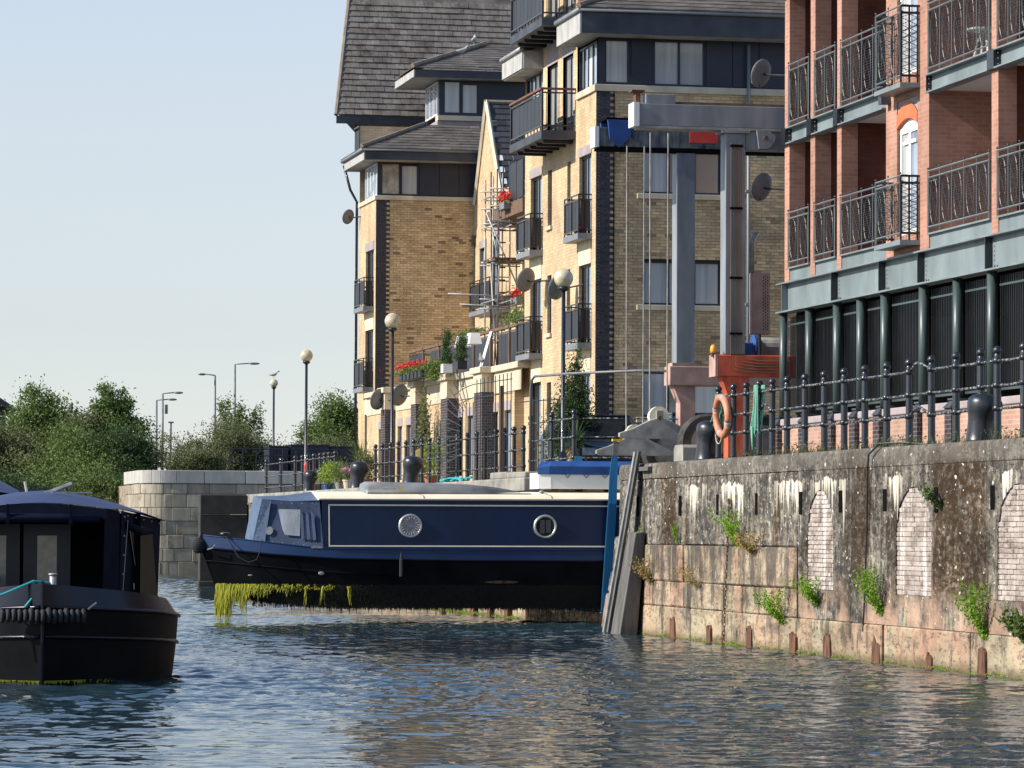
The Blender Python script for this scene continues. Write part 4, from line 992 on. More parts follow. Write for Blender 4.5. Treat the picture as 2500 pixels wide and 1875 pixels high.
# brick fins between balconies
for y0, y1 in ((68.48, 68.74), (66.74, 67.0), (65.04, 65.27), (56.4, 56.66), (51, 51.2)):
    MB().box(XF+.3, XB, y0, y1, 6.7, ZTOP).build('dividing_wall', mat['redbrick_shade'], rb)
BAYS = [(67.02, 68.46), (65.29, 66.72), (62.31, 65.02), (56.69, 59.9), (54.7, 56.37), (51.2, 54.4)]
for z0, z1 in LEV:
    MB().box(XF+.12, XB, 50.9, 68.76, z0+.06, z1-.03).build('floor_slab', mat['white_ceiling'], rb)
    if z0 > 7:
        for a, b in BAYS:
            e0, e1 = a-.0, b+.0
            o = MB().box(XF-.10, XF+.12, e0, e1, z1-.025, z1).box(XF-.10, XF+.12, e0, e1, z0, z0+.025).box(XF+.02, XF+.035, e0, e1, z0+.025, z1-.025).build('edge_beam', mat['steel'], rb)
            MB().box(XF-.08, XF+.02, b-.03, b-.01, z0+.025, z1-.025).build('end_plate', mat['blackmetal'], o)  # black end plate: the shade on its face is put into the colour
            for k in range(3): MB().ball((XF-.03, b-.035, z0+.07+k*.09), .012, 6, 4).build('bolt', mat['steel'], o)
        for a, b in PILL: MB().box(XF-.10, XF-.024, a-.004, b+.004, z0+.002, z1-.002).build('beam_joint', mat['blackmetal'], rb)
    else:
        for a, b in BAYS:
            MB().box(XF-.06, XF+.12, a, b, z1-.03, z1).box(XF+.0, XF+.012, a, b, z0+.02, z1-.03).build('edge_beam', mat['steel'], rb)
# main girder over the columns
gz0, gz1 = 6.02, 6.60
MB().box(XF-.14, XF+.16, 50, 68.98, gz1-.03, gz1-.002).box(XF-.14, XF+.16, 50, 69.02, gz0, gz0+.03).box(XF+.0, XF+.02, 50, 68.6, gz0+.03, gz1-.03).build('main_girder', mat['steel'], rb)
MB().box(XF-.12, XF+.12, 68.62, 68.64, gz0+.03, gz1-.03).build('end_plate', mat['steel'], rb)
for yy in (65.3, 62.4, 60.2, 56.7, 53.3):
    s = MB().box(XF-.13, XF-.0, yy-.012, yy+.012, gz0+.03, gz1-.03).build('stiffener', mat['blackmetal'], rb)  # black stiffener on grey steel: shade of the plate coloured in
    for k in range(6): MB().ball((XF-.01, yy-.10, gz0+.1+k*.075), .014, 6, 4).build('bolt', mat['steel'], s)
    for k in range(2): MB().ball((XF-.1, yy-.4-.12*k, gz0+.05), .016, 6, 4).build('bolt', mat['blackmetal'], s)
# columns, bar fence, plinth
CY = [68.9, 67.13, 65.32, 63.86, 62.42, 60.25, 58.45, 56.73, 54.6, 52.6]
cm = smesh(MB().lathe([(.083, 4.02), (.083, 6.02)], n=16), 'column', mat['steel_green'], True)
cp = smesh(MB().box(-.13, .13, -.13, .13, 4.0, 4.03), 'base_plate', mat['steel_green'])
for yy in CY:
    c_ = inst('column', cm, (XF, yy, 0), rb); inst('base_plate', cp, (XF, yy, .001), c_)
for i in range(len(CY)-1):
    a, b = CY[i+1]+.1, CY[i]-.1
    f = MB(); n = int((b-a)/.085)
    for k in range(n+1): yy = a+(b-a)*k/n; f.box(XF+.11, XF+.125, yy-.008, yy+.008, 4.1, 5.95)
    tag(f.build('fence_bars', mat['blackmetal'], rb), kind='stuff')
    MB().box(XF+.095, XF+.11, a, b, 5.78, 5.815).build('fence_rail', mat['steel_green'], rb)
    MB().box(XF+.095, XF+.11, a, b, 4.1, 4.14).build('fence_rail', mat['steel_green'], rb)
    # plinth panel and pilaster
    MB().box(XF-.08, XF+.3, CY[i+1]+.19, CY[i]-.19, 2.9, 3.84).build('plinth_wall', mat['pinkbrick'], rb)
    MB().prism([(CY[i+1]+.18, 3.84), (CY[i]-.18, 3.84), (CY[i]-.18, 3.97), (CY[i+1]+.18, 3.97)], 'X', XF-.12, XF+.3).build('plinth_coping', mat['lintel'], rb, bevel=.02)
for yy in CY:
    MB().box(XF-.17, XF+.3, yy-.17, yy+.17, 2.9, 3.87).build('pilaster', mat['blue_brick_wall'], rb)
    MB().add([(XF-.2,yy-.19,3.87),(XF+.3,yy-.19,3.87),(XF+.3,yy+.19,3.87),(XF-.2,yy+.19,3.87),(XF-.1,yy-.12,4.0),(XF+.3,yy-.12,4.0),(XF+.3,yy+.12,4.0),(XF-.1,yy+.12,4.0)],
      [(0,3,2,1),(4,5,6,7),(0,1,5,4),(1,2,6,5),(2,3,7,6),(3,0,4,7)]).build('pilaster_cap', mat['fascia'], rb)
MB().box(26, 26.1, 50, 68.7, 2.9, 6.05).build('car_park_wall', mat['void'], rb); MB().box(XF+.2, 26, 50, 68.7, 6.0, 6.05).build('car_park_ceiling', mat['void'], rb)  # near-black surfaces: the car park's shade is put into their colour
MB().box(XF+.16, 26, 68.5, 68.62, 2.9, 5.99).build('car_park_end_wall', mat['dark_stone'], rb); MB().box(XB+.1, 27, 68.5, 68.7, 6.6, ZTOP).build('end_wall', mat['redbrick'], rb)  # car park end wall coloured dark to carry the interior shade
for px_, py_ in ((23.6, 57.6), (23.0, 60.3), (24.0, 64.0)): MB().box(px_, px_+.3, py_, py_+.3, 2.95, 6.0).build('car_park_pillar', mat['concrete'], rb)
# ornamental balcony railings
def ornament(par, X, a, b, zb, zt, n, fin=True, side=0):
    r = .012
    rails = MB().tube([(X, a, zt), (X, b, zt)], r*1.3, 4).build('railing', mat['steel'], par)
    deep = par.parent is not None
    for z in (zt-.115, zb): MB().tube([(X, a, z), (X, b, z)], r*1.3, 4).build('rail', mat['steel'], par if deep else rails)
    hold = par if deep else rails
    g_ = MB(); w = (b-a)/n
    for k in range(n+1): yy = min(max(a+w*k, a+.012), b-.012); g_.tube([(X, yy, zb-.1), (X, yy, zt)], .0095, 4)
    for yy in (a+.05, b-.05): g_.tube([(X, yy, zb-.1), (X, yy, zt-.1)], .008, 4)
    tag(g_.build('balusters', mat['steel_dk'], hold), kind='stuff')
    o = MB(); zm, hh = (zb+zt-.115)/2, (zt-.115-zb)/2
    for k in range(n):
        yc = a+w*(k+.5)
        pts = [(X, yc+w*.30*math.cos(t*math.pi/9), zm+hh*.93*math.sin(t*math.pi/9)) for t in range(19)]
        o.tube(pts, .0065, 4, False)
        for s in (-1, 1): o.tube([(X-.004, yc-s*w*.46, zb), (X-.004, yc+s*w*.46, zt-.115)], .005, 3)
    tag(o.build('scrollwork', mat['steel_dk'], hold), kind='stuff')
    q = MB()
    m = max(8, int((b-a)/.05))
    for k in range(m): yy = a+(b-a)*(k+.5)/m; q.tube([(X+.03, yy, zb), (X+.03, yy, zt-.12)], .004, 3, False)
    for k in range(20): zz_ = zb+(zt-.12-zb)*(k+.5)/20; q.tube([(X+.03, a, zz_), (X+.03, b, zz_)], .004, 3, False)
    tag(q.build('wire_mesh', mat['blackmetal'], hold), kind='stuff')
    if fin:
        for k in range(n+1): yy = min(max(a+w*k, a+.012), b-.012); MB().ball((X, yy, zt+.045), .02, 6, 5).build('finial', mat['steel_dk'], hold)
    return rails
for z0, z1 in LEV:
    for i, (a, b) in enumerate(BAYS):
        n = {0: 2, 1: 2, 2: 4, 3: 5, 4: 3, 5: 5}[i]
        a2, b2 = a+.02, b-.02
        if i == 2: a2 = 61.98
        zb = z1+.10; zt = z1+1.20 if z0 > 7 else z1+1.05
        ornament(rb, XF-.05, a2 if i != 2 else 62.33, b2, zb, zt, n)
    # door balconettes
    zb, zt = z1+.0, z1+(1.24 if z0 > 7 else 1.02); X0 = XF-.36
    fl = MB().box(X0-.02, XF-.022, 60.38, 61.86, z1-.16, z1-.08).build('balconette', mat['steel'], rb)
    ornament(fl, X0, 60.4, 61.84, zb+.04, zt, 2)
    sd = MB()
    for yy in (60.4, 61.84):
        for z in (zt, zt-.12, zb+.04): sd.box(X0, XF-.03, yy-.015, yy+.015, z-.02, z+.02)
        for k in range(3): x = X0+.15*k; sd.box(x-.015, x+.015, yy-.012, yy+.012, z1-.1, zt)
        for k in range(9):
            z = zb+.06+k*(zt-.14-zb)/9; h = (zt-.14-zb)/9
            sd.tube([(X0, yy, z), (XF-.05, yy, z+h)], .007, 3); sd.tube([(X0, yy, z+h), (XF-.05, yy, z)], .007, 3)
    tag(sd.build('side_lattice', mat['blackmetal'], fl), kind='stuff')
MB().prism([(62.0, 9.32), (62.2, 9.32), (62.2, 9.5), (62.05, 9.5)], 'X', XF-.2, XF-.03).build('floodlight', mat['fascia'], rb)
MB().box(XF-.01, XF+.05, 59.5, 59.9, 7.75, 7.8).build('awning_roll', mat['fascia_grey'], rb)
# dishes on the end wall
def dish(loc, r, mount, label, group='satellite dishes on the buildings', face=(-.5, .82, .3)):
    t = thing('satellite_dish', loc, label, 'satellite dish', group)
    n = Vector(face).normalized(); q = n.to_track_quat('Z', 'Y').to_matrix(); mb = MB(); rings = []
    vs = []; fs = []; N = 20
    for i, f in enumerate((0, .35, .7, 1)):
        for k in range(N):
            p = q @ Vector((r*f*math.cos(2*math.pi*k/N), r*1.05*f*math.sin(2*math.pi*k/N), .16*r*f*f*1.4)); vs.append(p+Vector(loc))
    for i in range(3):
        for k in range(N): fs.append((i*N+k, i*N+(k+1) % N, (i+1)*N+(k+1) % N, (i+1)*N+k))
    vs2 = [Vector(v)-n*.012 for v in vs]; m0 = len(vs)
    fs += [tuple(x+m0 for x in reversed(f)) for f in fs]
    fs += [(3*N+k, 3*N+(k+1) % N, m0+3*N+(k+1) % N, m0+3*N+k) for k in range(N)]
    mb.add(vs+vs2, fs); mb.build('reflector', mat['dish'], t, smooth=True)
    L = Vector(loc); tip = L+n*r*.9-Vector((0, 0, r*.75))
    MB().tube([L-Vector((0,0,r*.95))+n*.08, tip], .014, 5).build('feed_arm', mat['blackmetal'], t)
    MB().box(tip.x-.05, tip.x+.05, tip.y-.05, tip.y+.05, tip.z-.03, tip.z+.06).build('receiver', mat['blackmetal'], t)
    MB().tube([L-n*.02, L-n*.1, mount], .022, 6).build('bracket', mat['blackmetal'], t)
dish((19.42, 69.35, 8.50), .27, (19.72, 68.8, 8.42), 'large grey dish on lower arm at red brick building corner')
dish((19.40, 69.35, 10.72), .27, (19.72, 68.8, 10.63), 'grey dish high on red brick building corner before navy cladding')
dish((19.2, 90.4, 8.05), .30, (19.72, 89.4, 8.0), 'grey dish between boarded balconies near the scaffolding')
dish((19.25, 86.95, 7.65), .30, (19.72, 86.4, 7.7), 'grey dish half hidden behind globe lamp beside the tower corner')
dish((19.0, 107.3, 5.75), .32, (19.45, 106.8, 5.75), 'grey dish on terrace wall under the red geraniums')
dish((19.0, 111.0, 5.75), .32, (19.45, 110.5, 5.75), 'grey dish on terrace wall behind tall lamp post')
dish((19.35, 119.2, 12.0), .24, (19.72, 118.9, 12.0), 'grey dish at corner of far tower against the sky')
# ================================================================ BOAT CRANE
cr = thing('boat_hoist', (17.3, 66, 2.97), 'grey travelling boat hoist with red legs straddling the quay slot', 'crane')
YN, YF2 = 64.2, 68.05
def beamx(name, m, x0, x1, y, hw, z0, z1, par=cr, bev=.01):
    return MB().box(x0, x1, y-hw, y+hw, z0, z1).build(name, mat[m], par, bevel=bev)
# near frame
beamx('upper_beam', 'crane_grey', 15.62, 22.5, YN, .19, 9.05, 9.44)
MB().box(15.52, 15.62, YN-.21, YN+.21, 9.03, 9.46).build('beam_end_plate', mat['white_paint'], cr)
MB().box(15.62, 19.5, YN-.2, YN+.2, 9.0, 9.045).build('beam_flange', mat['crane_dirty'], cr)
MB().box(15.75, 16.3, YN-.15, YN+.15, 9.445, 9.62).build('winch_box', mat['crane_grey'], cr, bevel=.01)
MB().box(15.58, 15.66, YN-.1, YN+.1, 9.45, 9.66).box(15.5, 15.74, YN-.12, YN+.12, 9.66, 9.69).build('limit_post', mat['rust'], cr)
MB().box(16.32, 18.6, YN-.06, YN+.06, 9.446, 9.5).build('cable_tray', mat['wood'], cr)
MB().box(17.22, 17.59, YN-.18, YN+.18, 4.98, 8.95).build('leg_column', mat['crane_grey'], cr, bevel=.012)
MB().box(17.14, 17.66, YN-.22, YN+.22, 8.951, 9.0).build('column_cap', mat['crane_grey'], cr)
MB().box(17.6, 22.5, YN-.16, YN+.16, 8.66, 8.998).build('cross_arm', mat['crane_grey'], cr, bevel=.01)
MB().prism([(17.78, 9.0), (18.0, 9.02), (18.13, 8.9), (18.1, 8.78), (18.0, 8.68), (17.82, 8.68)], 'Y', YN-.26, YN-.165).build('sheave_plate', mat['crane_grey'], cr)
MB().ring((17.94, YN-.27, 8.87), .03, .012, 'Y', 10, 5).build('sheave_pin', mat['rust'], cr)
pp = MB()
for k in range(5):
    x = 17.315+k*.045; MB().tube([(x, YN-.21, 8.78), (x, YN-.21, 5.2), (x+.01*k, YN-.21, 4.90-.05*(4-k)), (x+.35, YN-.25, 4.86-.05*(4-k)), (18.4, YN-.25, 4.86-.05*(4-k))], .011, 5).build('hydraulic_hose', mat['wood'], cr)
for z in (8.72, 7.6, 6.35, 5.35): MB().box(17.30, 17.53, YN-.225, YN-.19, z-.02, z+.02).build('hose_clip', mat['void'], cr)
MB().box(17.08, 19.4, YN-.22, YN+.22, 4.58, 4.97).build('base_beam', mat['crane_red'], cr, bevel=.02)
MB().box(17.03, 17.08, YN-.22, YN+.22, 4.58, 4.97).build('base_end_plate', mat['crane_pink'], cr)
MB().prism([(17.14, 4.58), (17.27, 4.24), (17.27, 3.0), (17.66, 3.0), (17.66, 4.58)], 'Y', YN-.19, YN+.1).build('wheel_leg', mat['crane_red'], cr, bevel=.01)
# engine housing, exhaust and winch drum on the near base
MB().box(17.78, 18.12, YN+.05, YN+.25, 5.36, 6.47).build('heat_shield', mat['crane_pink'], cr, bevel=.02)
hol = MB()
for k in range(18):
    for j in range(3): hol.ball((17.99+.04*j, YN+.045, 5.45+k*.055+(.027 if j == 1 else 0)), .011, 5, 4)
tag(hol.build('shield_perforation', mat['void'], cr), kind='stuff')
MB().tube([(17.95, YN+.15, 4.97), (17.95, YN+.15, 5.36)], .03, 8).build('shield_stand', mat['blackmetal'], cr)
MB().tube([(17.79, YN+.12, 6.47), (17.79, YN+.12, 7.02), (17.87, YN+.1, 7.2)], .05, 10).build('exhaust_pipe', mat['galv'], cr, smooth=True)
d = MB().tube([(17.95, YN+.5, 5.15), (18.45, YN+.5, 5.15)], .18, 16).build('winch_drum', mat['crane_dirty'], cr, smooth=False)
for x in (17.92, 18.48): MB().tube([(x, YN+.5, 5.15), (x+.03, YN+.5, 5.15)], .23, 18).build('drum_flange', mat['crane_blue'], d)
MB().box(17.65, 17.88, YN+.3, YN+.6, 4.98, 5.22).build('winch_motor', mat['crane_blue'], cr, bevel=.02)
be = MB().tube([(17.02, YN-.1, 4.93), (17.02, YN-.1, 5.0)], .04, 10).build('beacon_base', mat['blackmetal'], cr)
MB().lathe([(.052, 0), (.056, .05), (.05, .11), (.028, .145), (.005, .15)], (17.02, YN-.1, 5.0), 14).build('beacon_lens', mat['amber'], cr, smooth=True)
# far frame
beamx('upper_beam', 'peel', 15.78, 22.5, YF2, .19, 9.06, 9.42)
MB().box(15.70, 15.78, YF2-.2, YF2+.2, 9.05, 9.44).build('beam_end_plate', mat['white_paint'], cr)
MB().box(17.55, 18.1, YF2-.205, YF2-.19, 9.17, 9.39).build('painted_red_patch', mat['reed'], cr)
MB().box(15.78, 22, YF2-.21, YF2+.21, 9.0, 9.055).build('beam_flange', mat['void'], cr)
MB().box(17.30, 17.66, YF2-.18, YF2+.18, 4.95, 8.98).build('leg_column', mat['crane_grey'], cr, bevel=.012)
MB().box(17.16, 19.5, YF2-.22, YF2+.22, 4.56, 4.93).build('base_beam', mat['crane_pink'], cr, bevel=.02)
MB().box(17.22, 17.7, YF2-.2, YF2+.2, 4.932, 4.99).build('column_foot', mat['crane_pink'], cr)
MB().prism([(17.24, 4.56), (17.38, 4.24), (17.38, 3.3), (17.68, 3.3), (17.68, 4.56)], 'Y', YF2-.16, YF2+.16).build('wheel_leg', mat['crane_pink'], cr, bevel=.01)
# trolley with blue cheek plates
for yy, nm in ((YF2-.30, 'front'), (YF2+.30, 'rear')):
    MB().prism([(15.92, 9.56), (16.37, 9.56), (16.37, 9.25), (16.15, 9.04), (15.96, 9.2)], 'Y', yy-.03, yy+.03).build('trolley_plate', mat['crane_blue'], cr)
MB().box(15.90, 16.40, YF2-.33, YF2+.33, 9.565, 9.6).build('trolley_top', mat['void'], cr)
# wheels
def wheel(x, y, z, r, w):
    n = 24; prof = [(-w/2, r*.62), (-w/2, r*.92), (-w*.34, r), (w*.34, r), (w/2, r*.92), (w/2, r*.62)]
    vs = []; fs = []
    for i in range(n):
        a = 2*math.pi*i/n
        for (h, q) in prof: vs.append((x+q*math.cos(a), y+h, z+q*math.sin(a)))
    m = len(prof)
    for i in range(n):
        for k in range(m-1): fs.append((i*m+k, ((i+1) % n)*m+k, ((i+1) % n)*m+k+1, i*m+k+1))
    t_ = MB().add(vs, fs).build('tyre', mat['rubber'], cr, smooth=False)
    MB().tube([(x, y-w*.4, z), (x, y+w*.4, z)], r*.63, 20).build('rim', mat['crane_dirty'], t_)
    return t_
for x, y in ((17.0, YN+.28), (18.05, YN+.28), (17.2, YF2), (18.15, YF2)): wheel(x, y, 2.885+.52 if y < 66 else 2.785+.52, .52, .3)
# spreader beams with pulley blocks
def spreader(xc, y, zb, m, label, half=.75, rope_x=(-.16, .16), ztop=9.05):
    s = thing('spreader_beam', (xc, y, zb), label, 'lifting beam', 'lifting beams under the hoist')
    pr = [(-half, .03), (-half+.06, 0), (half-.06, 0), (half, .06), (half-.25, .18), (.2, .33), (.06, .37), (.06, .52), (-.06, .52), (-.06, .37), (-.2, .33), (-half+.25, .18), (-half, .1)]
    MB().prism([(xc+p[0], zb+p[1]) for p in pr], 'Y', y-.05, y+.05).build('plate', mat[m], s, bevel=.01)
    MB().tube([(xc, y-.02, zb+.40), (xc, y+.12, zb+.40)], .19, 20).build('pulley', mat['cream'], s)
    MB().ring((xc, y-.06, zb+.38), .03, .012, 'Y', 10, 5).build('pin', mat['rust'], s)
    for dx in rope_x: MB().tube([(xc+dx, y+.06, zb+.4), (xc+dx*1.05, y+.05, ztop)], .014, 5).build('wire_rope', mat['crane_dirty'], s)
spreader(16.29, 65.15+.0, 3.48, 'crane_dirty', 'grey steel lifting beam with round pulley above the blue webbing strap')
spreader(16.42, 67.5, 3.22, 'crane_dirty', 'plain grey lifting beam hanging lower and without the blue strap', .76)
# sling
sg = thing('lifting_sling', (15.5, 65.1, .5), 'bright blue webbing strap passed under the lifted narrowboat', 'strap')
def strip(pts, w):
    mb = MB()
    vs = [];
    for (x, y, z, wd) in pts: vs += [(x-wd/2, y, z), (x+wd/2, y, z), (x-wd/2, y+.012, z), (x+wd/2, y+.012, z)]
    fs = []
    for i in range(len(pts)-1):
        a, b = i*4, i*4+4; fs += [(a, a+1, b+1, b), (a+2, b+2, b+3, a+3), (a, b, b+2, a+2), (a+1, a+3, b+3, b+1)]
    return mb.add(vs, fs)
strip([(15.30, 65.13, .36, .16), (15.32, 65.12, .7, .165), (15.37, 65.12, 1.5, .165), (15.42, 65.12, 2.3, .16), (15.44, 65.13, 2.8, .15), (15.46, 65.14, 3.08, .115), (15.47, 65.14, 3.16, .11)], 0).build('webbing', mat['sling'], sg)
for k in range(5):
    o = -.06+k*.03
    strip([(15.32+o, 65.115, .7, .004), (15.37+o, 65.115, 1.5, .004), (15.42+o, 65.115, 2.3, .004)], 0).build('stitch_line', mat['navy'], sg)
strip([(15.47, 65.14, 3.165, .10), (15.49, 65.14, 3.42, .10)], 0).build('strap_sleeve', mat['sling_grey'], sg)
MB().box(15.42, 15.60, 65.10, 65.20, 3.43, 3.47).build('shackle', mat['yellow'], sg)
strip([(15.30, 65.15, .352, .16), (15.30, 67.35, .352, .16)], 0)
MB().box(15.22, 15.38, 65.13, 67.42, .330, .345).box(15.24, 15.38, 67.41, 67.425, .345, 3.2).build('under_strap', mat['sling'], sg)

# the hoist and its gear stand at 1.08 of the sketch size, on the strips either side of the slot
for o, loc in ((cr, (18.684, 71.28, 3.062)),): o.location = loc; o.scale = (1.08, 1.08, 1.08)
for o in [q for q in COL.objects if q.name.startswith(('spreader_beam', 'lifting_sling'))]:
    l = o.location; o.location = (l.x*1.08, l.y*1.08, CAM_H+(l.z-CAM_H)*1.08); o.scale = (1.08, 1.08, 1.08)
# ================================================================ BOATS
def lerp(tab, x):
    if x <= tab[0][0]: return tab[0][1]
    for (a, p), (b, q) in zip(tab, tab[1:]):
        if x <= b: return p+(q-p)*(x-a)/(b-a)
    return tab[-1][1]
nb = thing('narrowboat', (12, 66.25, .35), 'navy blue narrowboat with cream roof and portholes hanging in the hoist', 'boat')
YC, HB = 66.25, 1.05
ZG = [(8.13, 1.70), (9.1, 1.59), (10.2, 1.465), (18, 1.46)]; ZST = [(8.13, 1.48), (9.3, 1.36), (10.46, 1.29), (12.8, 1.26), (18, 1.26)]
ZR2 = [(8.1, 1.25), (10, 1.07), (11.56, .98)]
def hb(x, xs, full=HB, L=2.6):
    s = min(1, max(0, (x-xs)/L)); return .03+(full-.03)*(1-(1-s)**2.1)
XS = [0, .03, .07, .13, .2, .3, .42, .56, .72, .9, 1.1, 1.4, 1.8, 2.3, 3, 4.5, 6.5, 9.6]
def level(kind):
    pts = []
    for t in XS:
        if kind == 'g': x = 8.13+t; pts.append((x, hb(x, 8.13)-.02, lerp(ZG, x)))
        elif kind == 's': x = 8.14+t; pts.append((x, hb(x, 8.14)+.0, lerp(ZST, x)))
        elif kind == 'l': x = 8.37+t; pts.append((x, hb(x, 8.37, HB-.03, 2.9), .82))
        elif kind == 'u': x = 8.55+t; pts.append((x, hb(x, 8.55, HB-.05, 3.2), lerp([(8.55, .62), (9.4, .50), (10.7, .42), (18, .40)], x)))
        elif kind == 'k': x = 8.6+t; pts.append((x, .0, lerp([(8.55, .62), (9.4, .50), (10.7, .42), (18, .40)], x)-.01))
    return pts
def loft(a, b, sides=(-1, 1), off=0):
    mb = MB(); n = len(a)
    for sd_ in sides:
        vs = [(p[0], YC+sd_*(p[1]+off), p[2]) for p in a]+[(p[0], YC+sd_*(p[1]+off), p[2]) for p in b]
        fs = [(i, i+1, n+i+1, n+i) if sd_ < 0 else (n+i, n+i+1, i+1, i) for i in range(n-1)]
        mb.add(vs, fs)
    for q in (0, -1):    # close ends
        pa, pb = a[q], b[q]
        mb.quad((pa[0], YC-pa[1]-off, pa[2]), (pb[0], YC-pb[1]-off, pb[2]), (pb[0], YC+pb[1]+off, pb[2]), (pa[0], YC+pa[1]+off, pa[2]))
    return mb
G, S_, Lw, U, K = level('g'), level('s'), level('l'), level('u'), level('k')
hull = loft(S_, Lw).build('hull', mat['hull_black'], nb, smooth=True)
loft(Lw, U).build('bottom_growth_plate', mat['growth'], nb)
loft(U, K).build('base_plate', mat['growth'], nb)
loft(G, S_).build('bulwark', mat['navy_light'], nb, smooth=True)
mb = MB(); n = len(G)
mb.add([(p[0], YC-p[1]+.02, p[2]-.05) for p in G]+[(p[0], YC+p[1]-.02, p[2]-.05) for p in G], [(i, n+i, n+i+1, i+1) for i in range(n-1)]); mb.build('deck', mat['navy_light'], nb)
for sd_ in (-1, 1):
    MB().tube([(p[0], YC+sd_*(p[1]+.012), p[2]) for p in S_], .018, 5).build('rubbing_strake', mat['navy_dk'], nb, smooth=True)
    MB().tube([(p[0], YC+sd_*(p[1]+.004), p[2]) for p in G], .012, 5).build('gunwale_edge', mat['navy_light'], nb, smooth=True)
    pts = []
    for x in [8.18, 8.3, 8.45, 8.6, 8.8, 9.1, 9.5, 10, 10.6, 11.5]:
        z = lerp(ZR2, x); q = (z-.82)/(lerp(ZST, x)-.82); w = hb(x, 8.37+(8.14-8.37)*q, HB-.03*(1-q), 2.9-.3*q); pts.append((x, YC+sd_*(w+.008), z))
    MB().tube(pts, .013, 5).build('rubbing_strake', mat['hull_black'], nb, smooth=True)
MB().tube([(8.13, YC, 1.74), (8.10, YC, 1.66), (8.13, YC, 1.45), (8.38, YC, .80)], .025, 6).build('stem_post', mat['hull_black'], nb)
mb = MB()
for k in range(9): z = 1.40+k*.028; mb.ring((8.06, YC, z), .05+.06*math.sin(math.pi*k/8), .032, 'Z', 12, 5)
mb.ball((8.06, YC, 1.51), .11, 10, 8)
mb.build('rope_fender', mat['rope_dark'], nb, smooth=True)
MB().tube([(8.5, YC-.3, 1.66), (8.5, YC-.3, 1.72)], .02, 6).lathe([(.10, 0), (.09, .02), (.02, .03)], (8.5, YC-.3, 1.72), 12).build('mooring_stud', mat['navy_dk'], nb)
MB().tube([(8.2, YC-.2, 1.44), (8.28, YC-.34, 1.47), (8.32, YC-.36, 1.53)], .012, 5).build('fairlead', mat['brass'], nb)
pts = [(8.5, YC-.35, 1.69), (8.58, 65.62, 1.5), (8.7, 65.5, 1.30), (8.86, 65.45, 1.22), (9.0, 65.4, 1.27), (9.06, 65.36, 1.45), (9.08, 65.36, 1.62)]
MB().tube(pts, .009, 5).build('mooring_line', mat['rope_dark'], nb)
MB().tube([(8.5, YC-.35, 1.69), (8.62, 65.62, 1.46), (8.66, 65.54, 1.36)], .009, 5).build('mooring_line', mat['rope_dark'], nb)
# cabin
cs = MB()
yb0, yt0 = 65.27, 65.37
for sd_ in (0, 1):
    y0_, y1_ = (yb0, yt0) if sd_ == 0 else (2*YC-yb0, 2*YC-yt0)
    cs.quad((10.16, y0_, 1.44), (17.4, y0_, 1.44), (17.4, y1_, 2.375), (10.16, y1_, 2.345))
cs.quad((10.16, yb0, 1.44), (10.16, yt0, 2.345), (10.16, 2*YC-yt0, 2.345), (10.16, 2*YC-yb0, 1.44))
cs.quad((17.4, yb0, 1.44), (17.4, 2*YC-yb0, 1.44), (17.4, 2*YC-yt0, 2.375), (17.4, yt0, 2.375))
cs.build('cabin_side', mat['navy'], nb)
mb = MB(); pr = [(65.345, -.01), (65.335, .015), (65.40, .07), (65.52, .105), (65.8, .135), (66.25, .15)]; pr = pr+[(2*YC-p[0], p[1]) for p in reversed(pr[:-1])]
zr = lambda x: 2.345+.03*(x-10.1)/7.3
n = len(pr); vs = []
for x in (10.1, 11.6, 13.1, 14.6, 16.1, 17.5): vs += [(x, p[0], zr(x)+p[1]) for p in pr]
fs = [tuple(range(n)), tuple(range(5*n+n-1, 5*n-1, -1))]
for i in range(5): fs += [(i*n+k, i*n+k+1, (i+1)*n+k+1, (i+1)*n+k) for k in range(n-1)]
mb.add(vs, fs); mb.build('roof', mat['cream'], nb)
for x in (12.0, 14.35): MB().tube([(x, 65.34, zr(x)+.03), (x, 65.40, zr(x)+.075), (x-.1, 65.55, zr(x)+.112)], .006, 4).build('roof_seam', mat['wood'], nb)
def cy(z): return yb0+(yt0-yb0)*(z-1.44)/.93
for z0, z1 in ((2.235, 2.26), (1.505, 1.53)):
    MB().add([(10.27, cy(z0)-.006, z0), (17.2, cy(z0)-.006, z0+.012), (17.2, cy(z1)-.006, z1+.012), (10.27, cy(z1)-.006, z1)], [(0, 1, 2, 3)]).build('coach_line', mat['cream'], nb)
MB().add([(10.27, cy(1.53)-.006, 1.53), (10.292, cy(1.53)-.006, 1.53), (10.292, cy(2.235)-.006, 2.235), (10.27, cy(2.235)-.006, 2.235)], [(0, 1, 2, 3)]).build('coach_line', mat['cream'], nb)
for x, cur_ in ((11.75, 1), (14.22, 0)):
    p = MB().ring((x, cy(1.88)-.012, 1.88), .192, .027, 'Y', 28, 8).build('porthole', mat['brass'], nb, smooth=True)
    if cur_:
        mb = MB(); N = 40
        for k in range(N):
            a, b = 2*math.pi*k/N, 2*math.pi*(k+1)/N; d0 = -.03 if k % 2 else .012; d1 = -.03 if (k+1) % 2 else .012
            mb.tri((x, cy(1.88)-.024, 1.88), (x+.17*math.cos(a), cy(1.88)-.026+d0*.6, 1.88+.17*math.sin(a)), (x+.17*math.cos(b), cy(1.88)-.026+d1*.6, 1.88+.17*math.sin(b)))
        mb.build('gathered_curtain', mat['curtain'], p)
    else:
        MB().tube([(x, cy(1.88)-.003, 1.88), (x, cy(1.88)-.022, 1.88)], .17, 28).build('glass', mat['glass_dark'], p)
        MB().box(x-.10, x-.008, cy(1.88)-.027, cy(1.88)-.023, 1.76, 2.0).box(x+.012, x+.10, cy(1.88)-.027, cy(1.88)-.023, 1.77, 2.0).build('curtain', mat['timber_grey'], p)
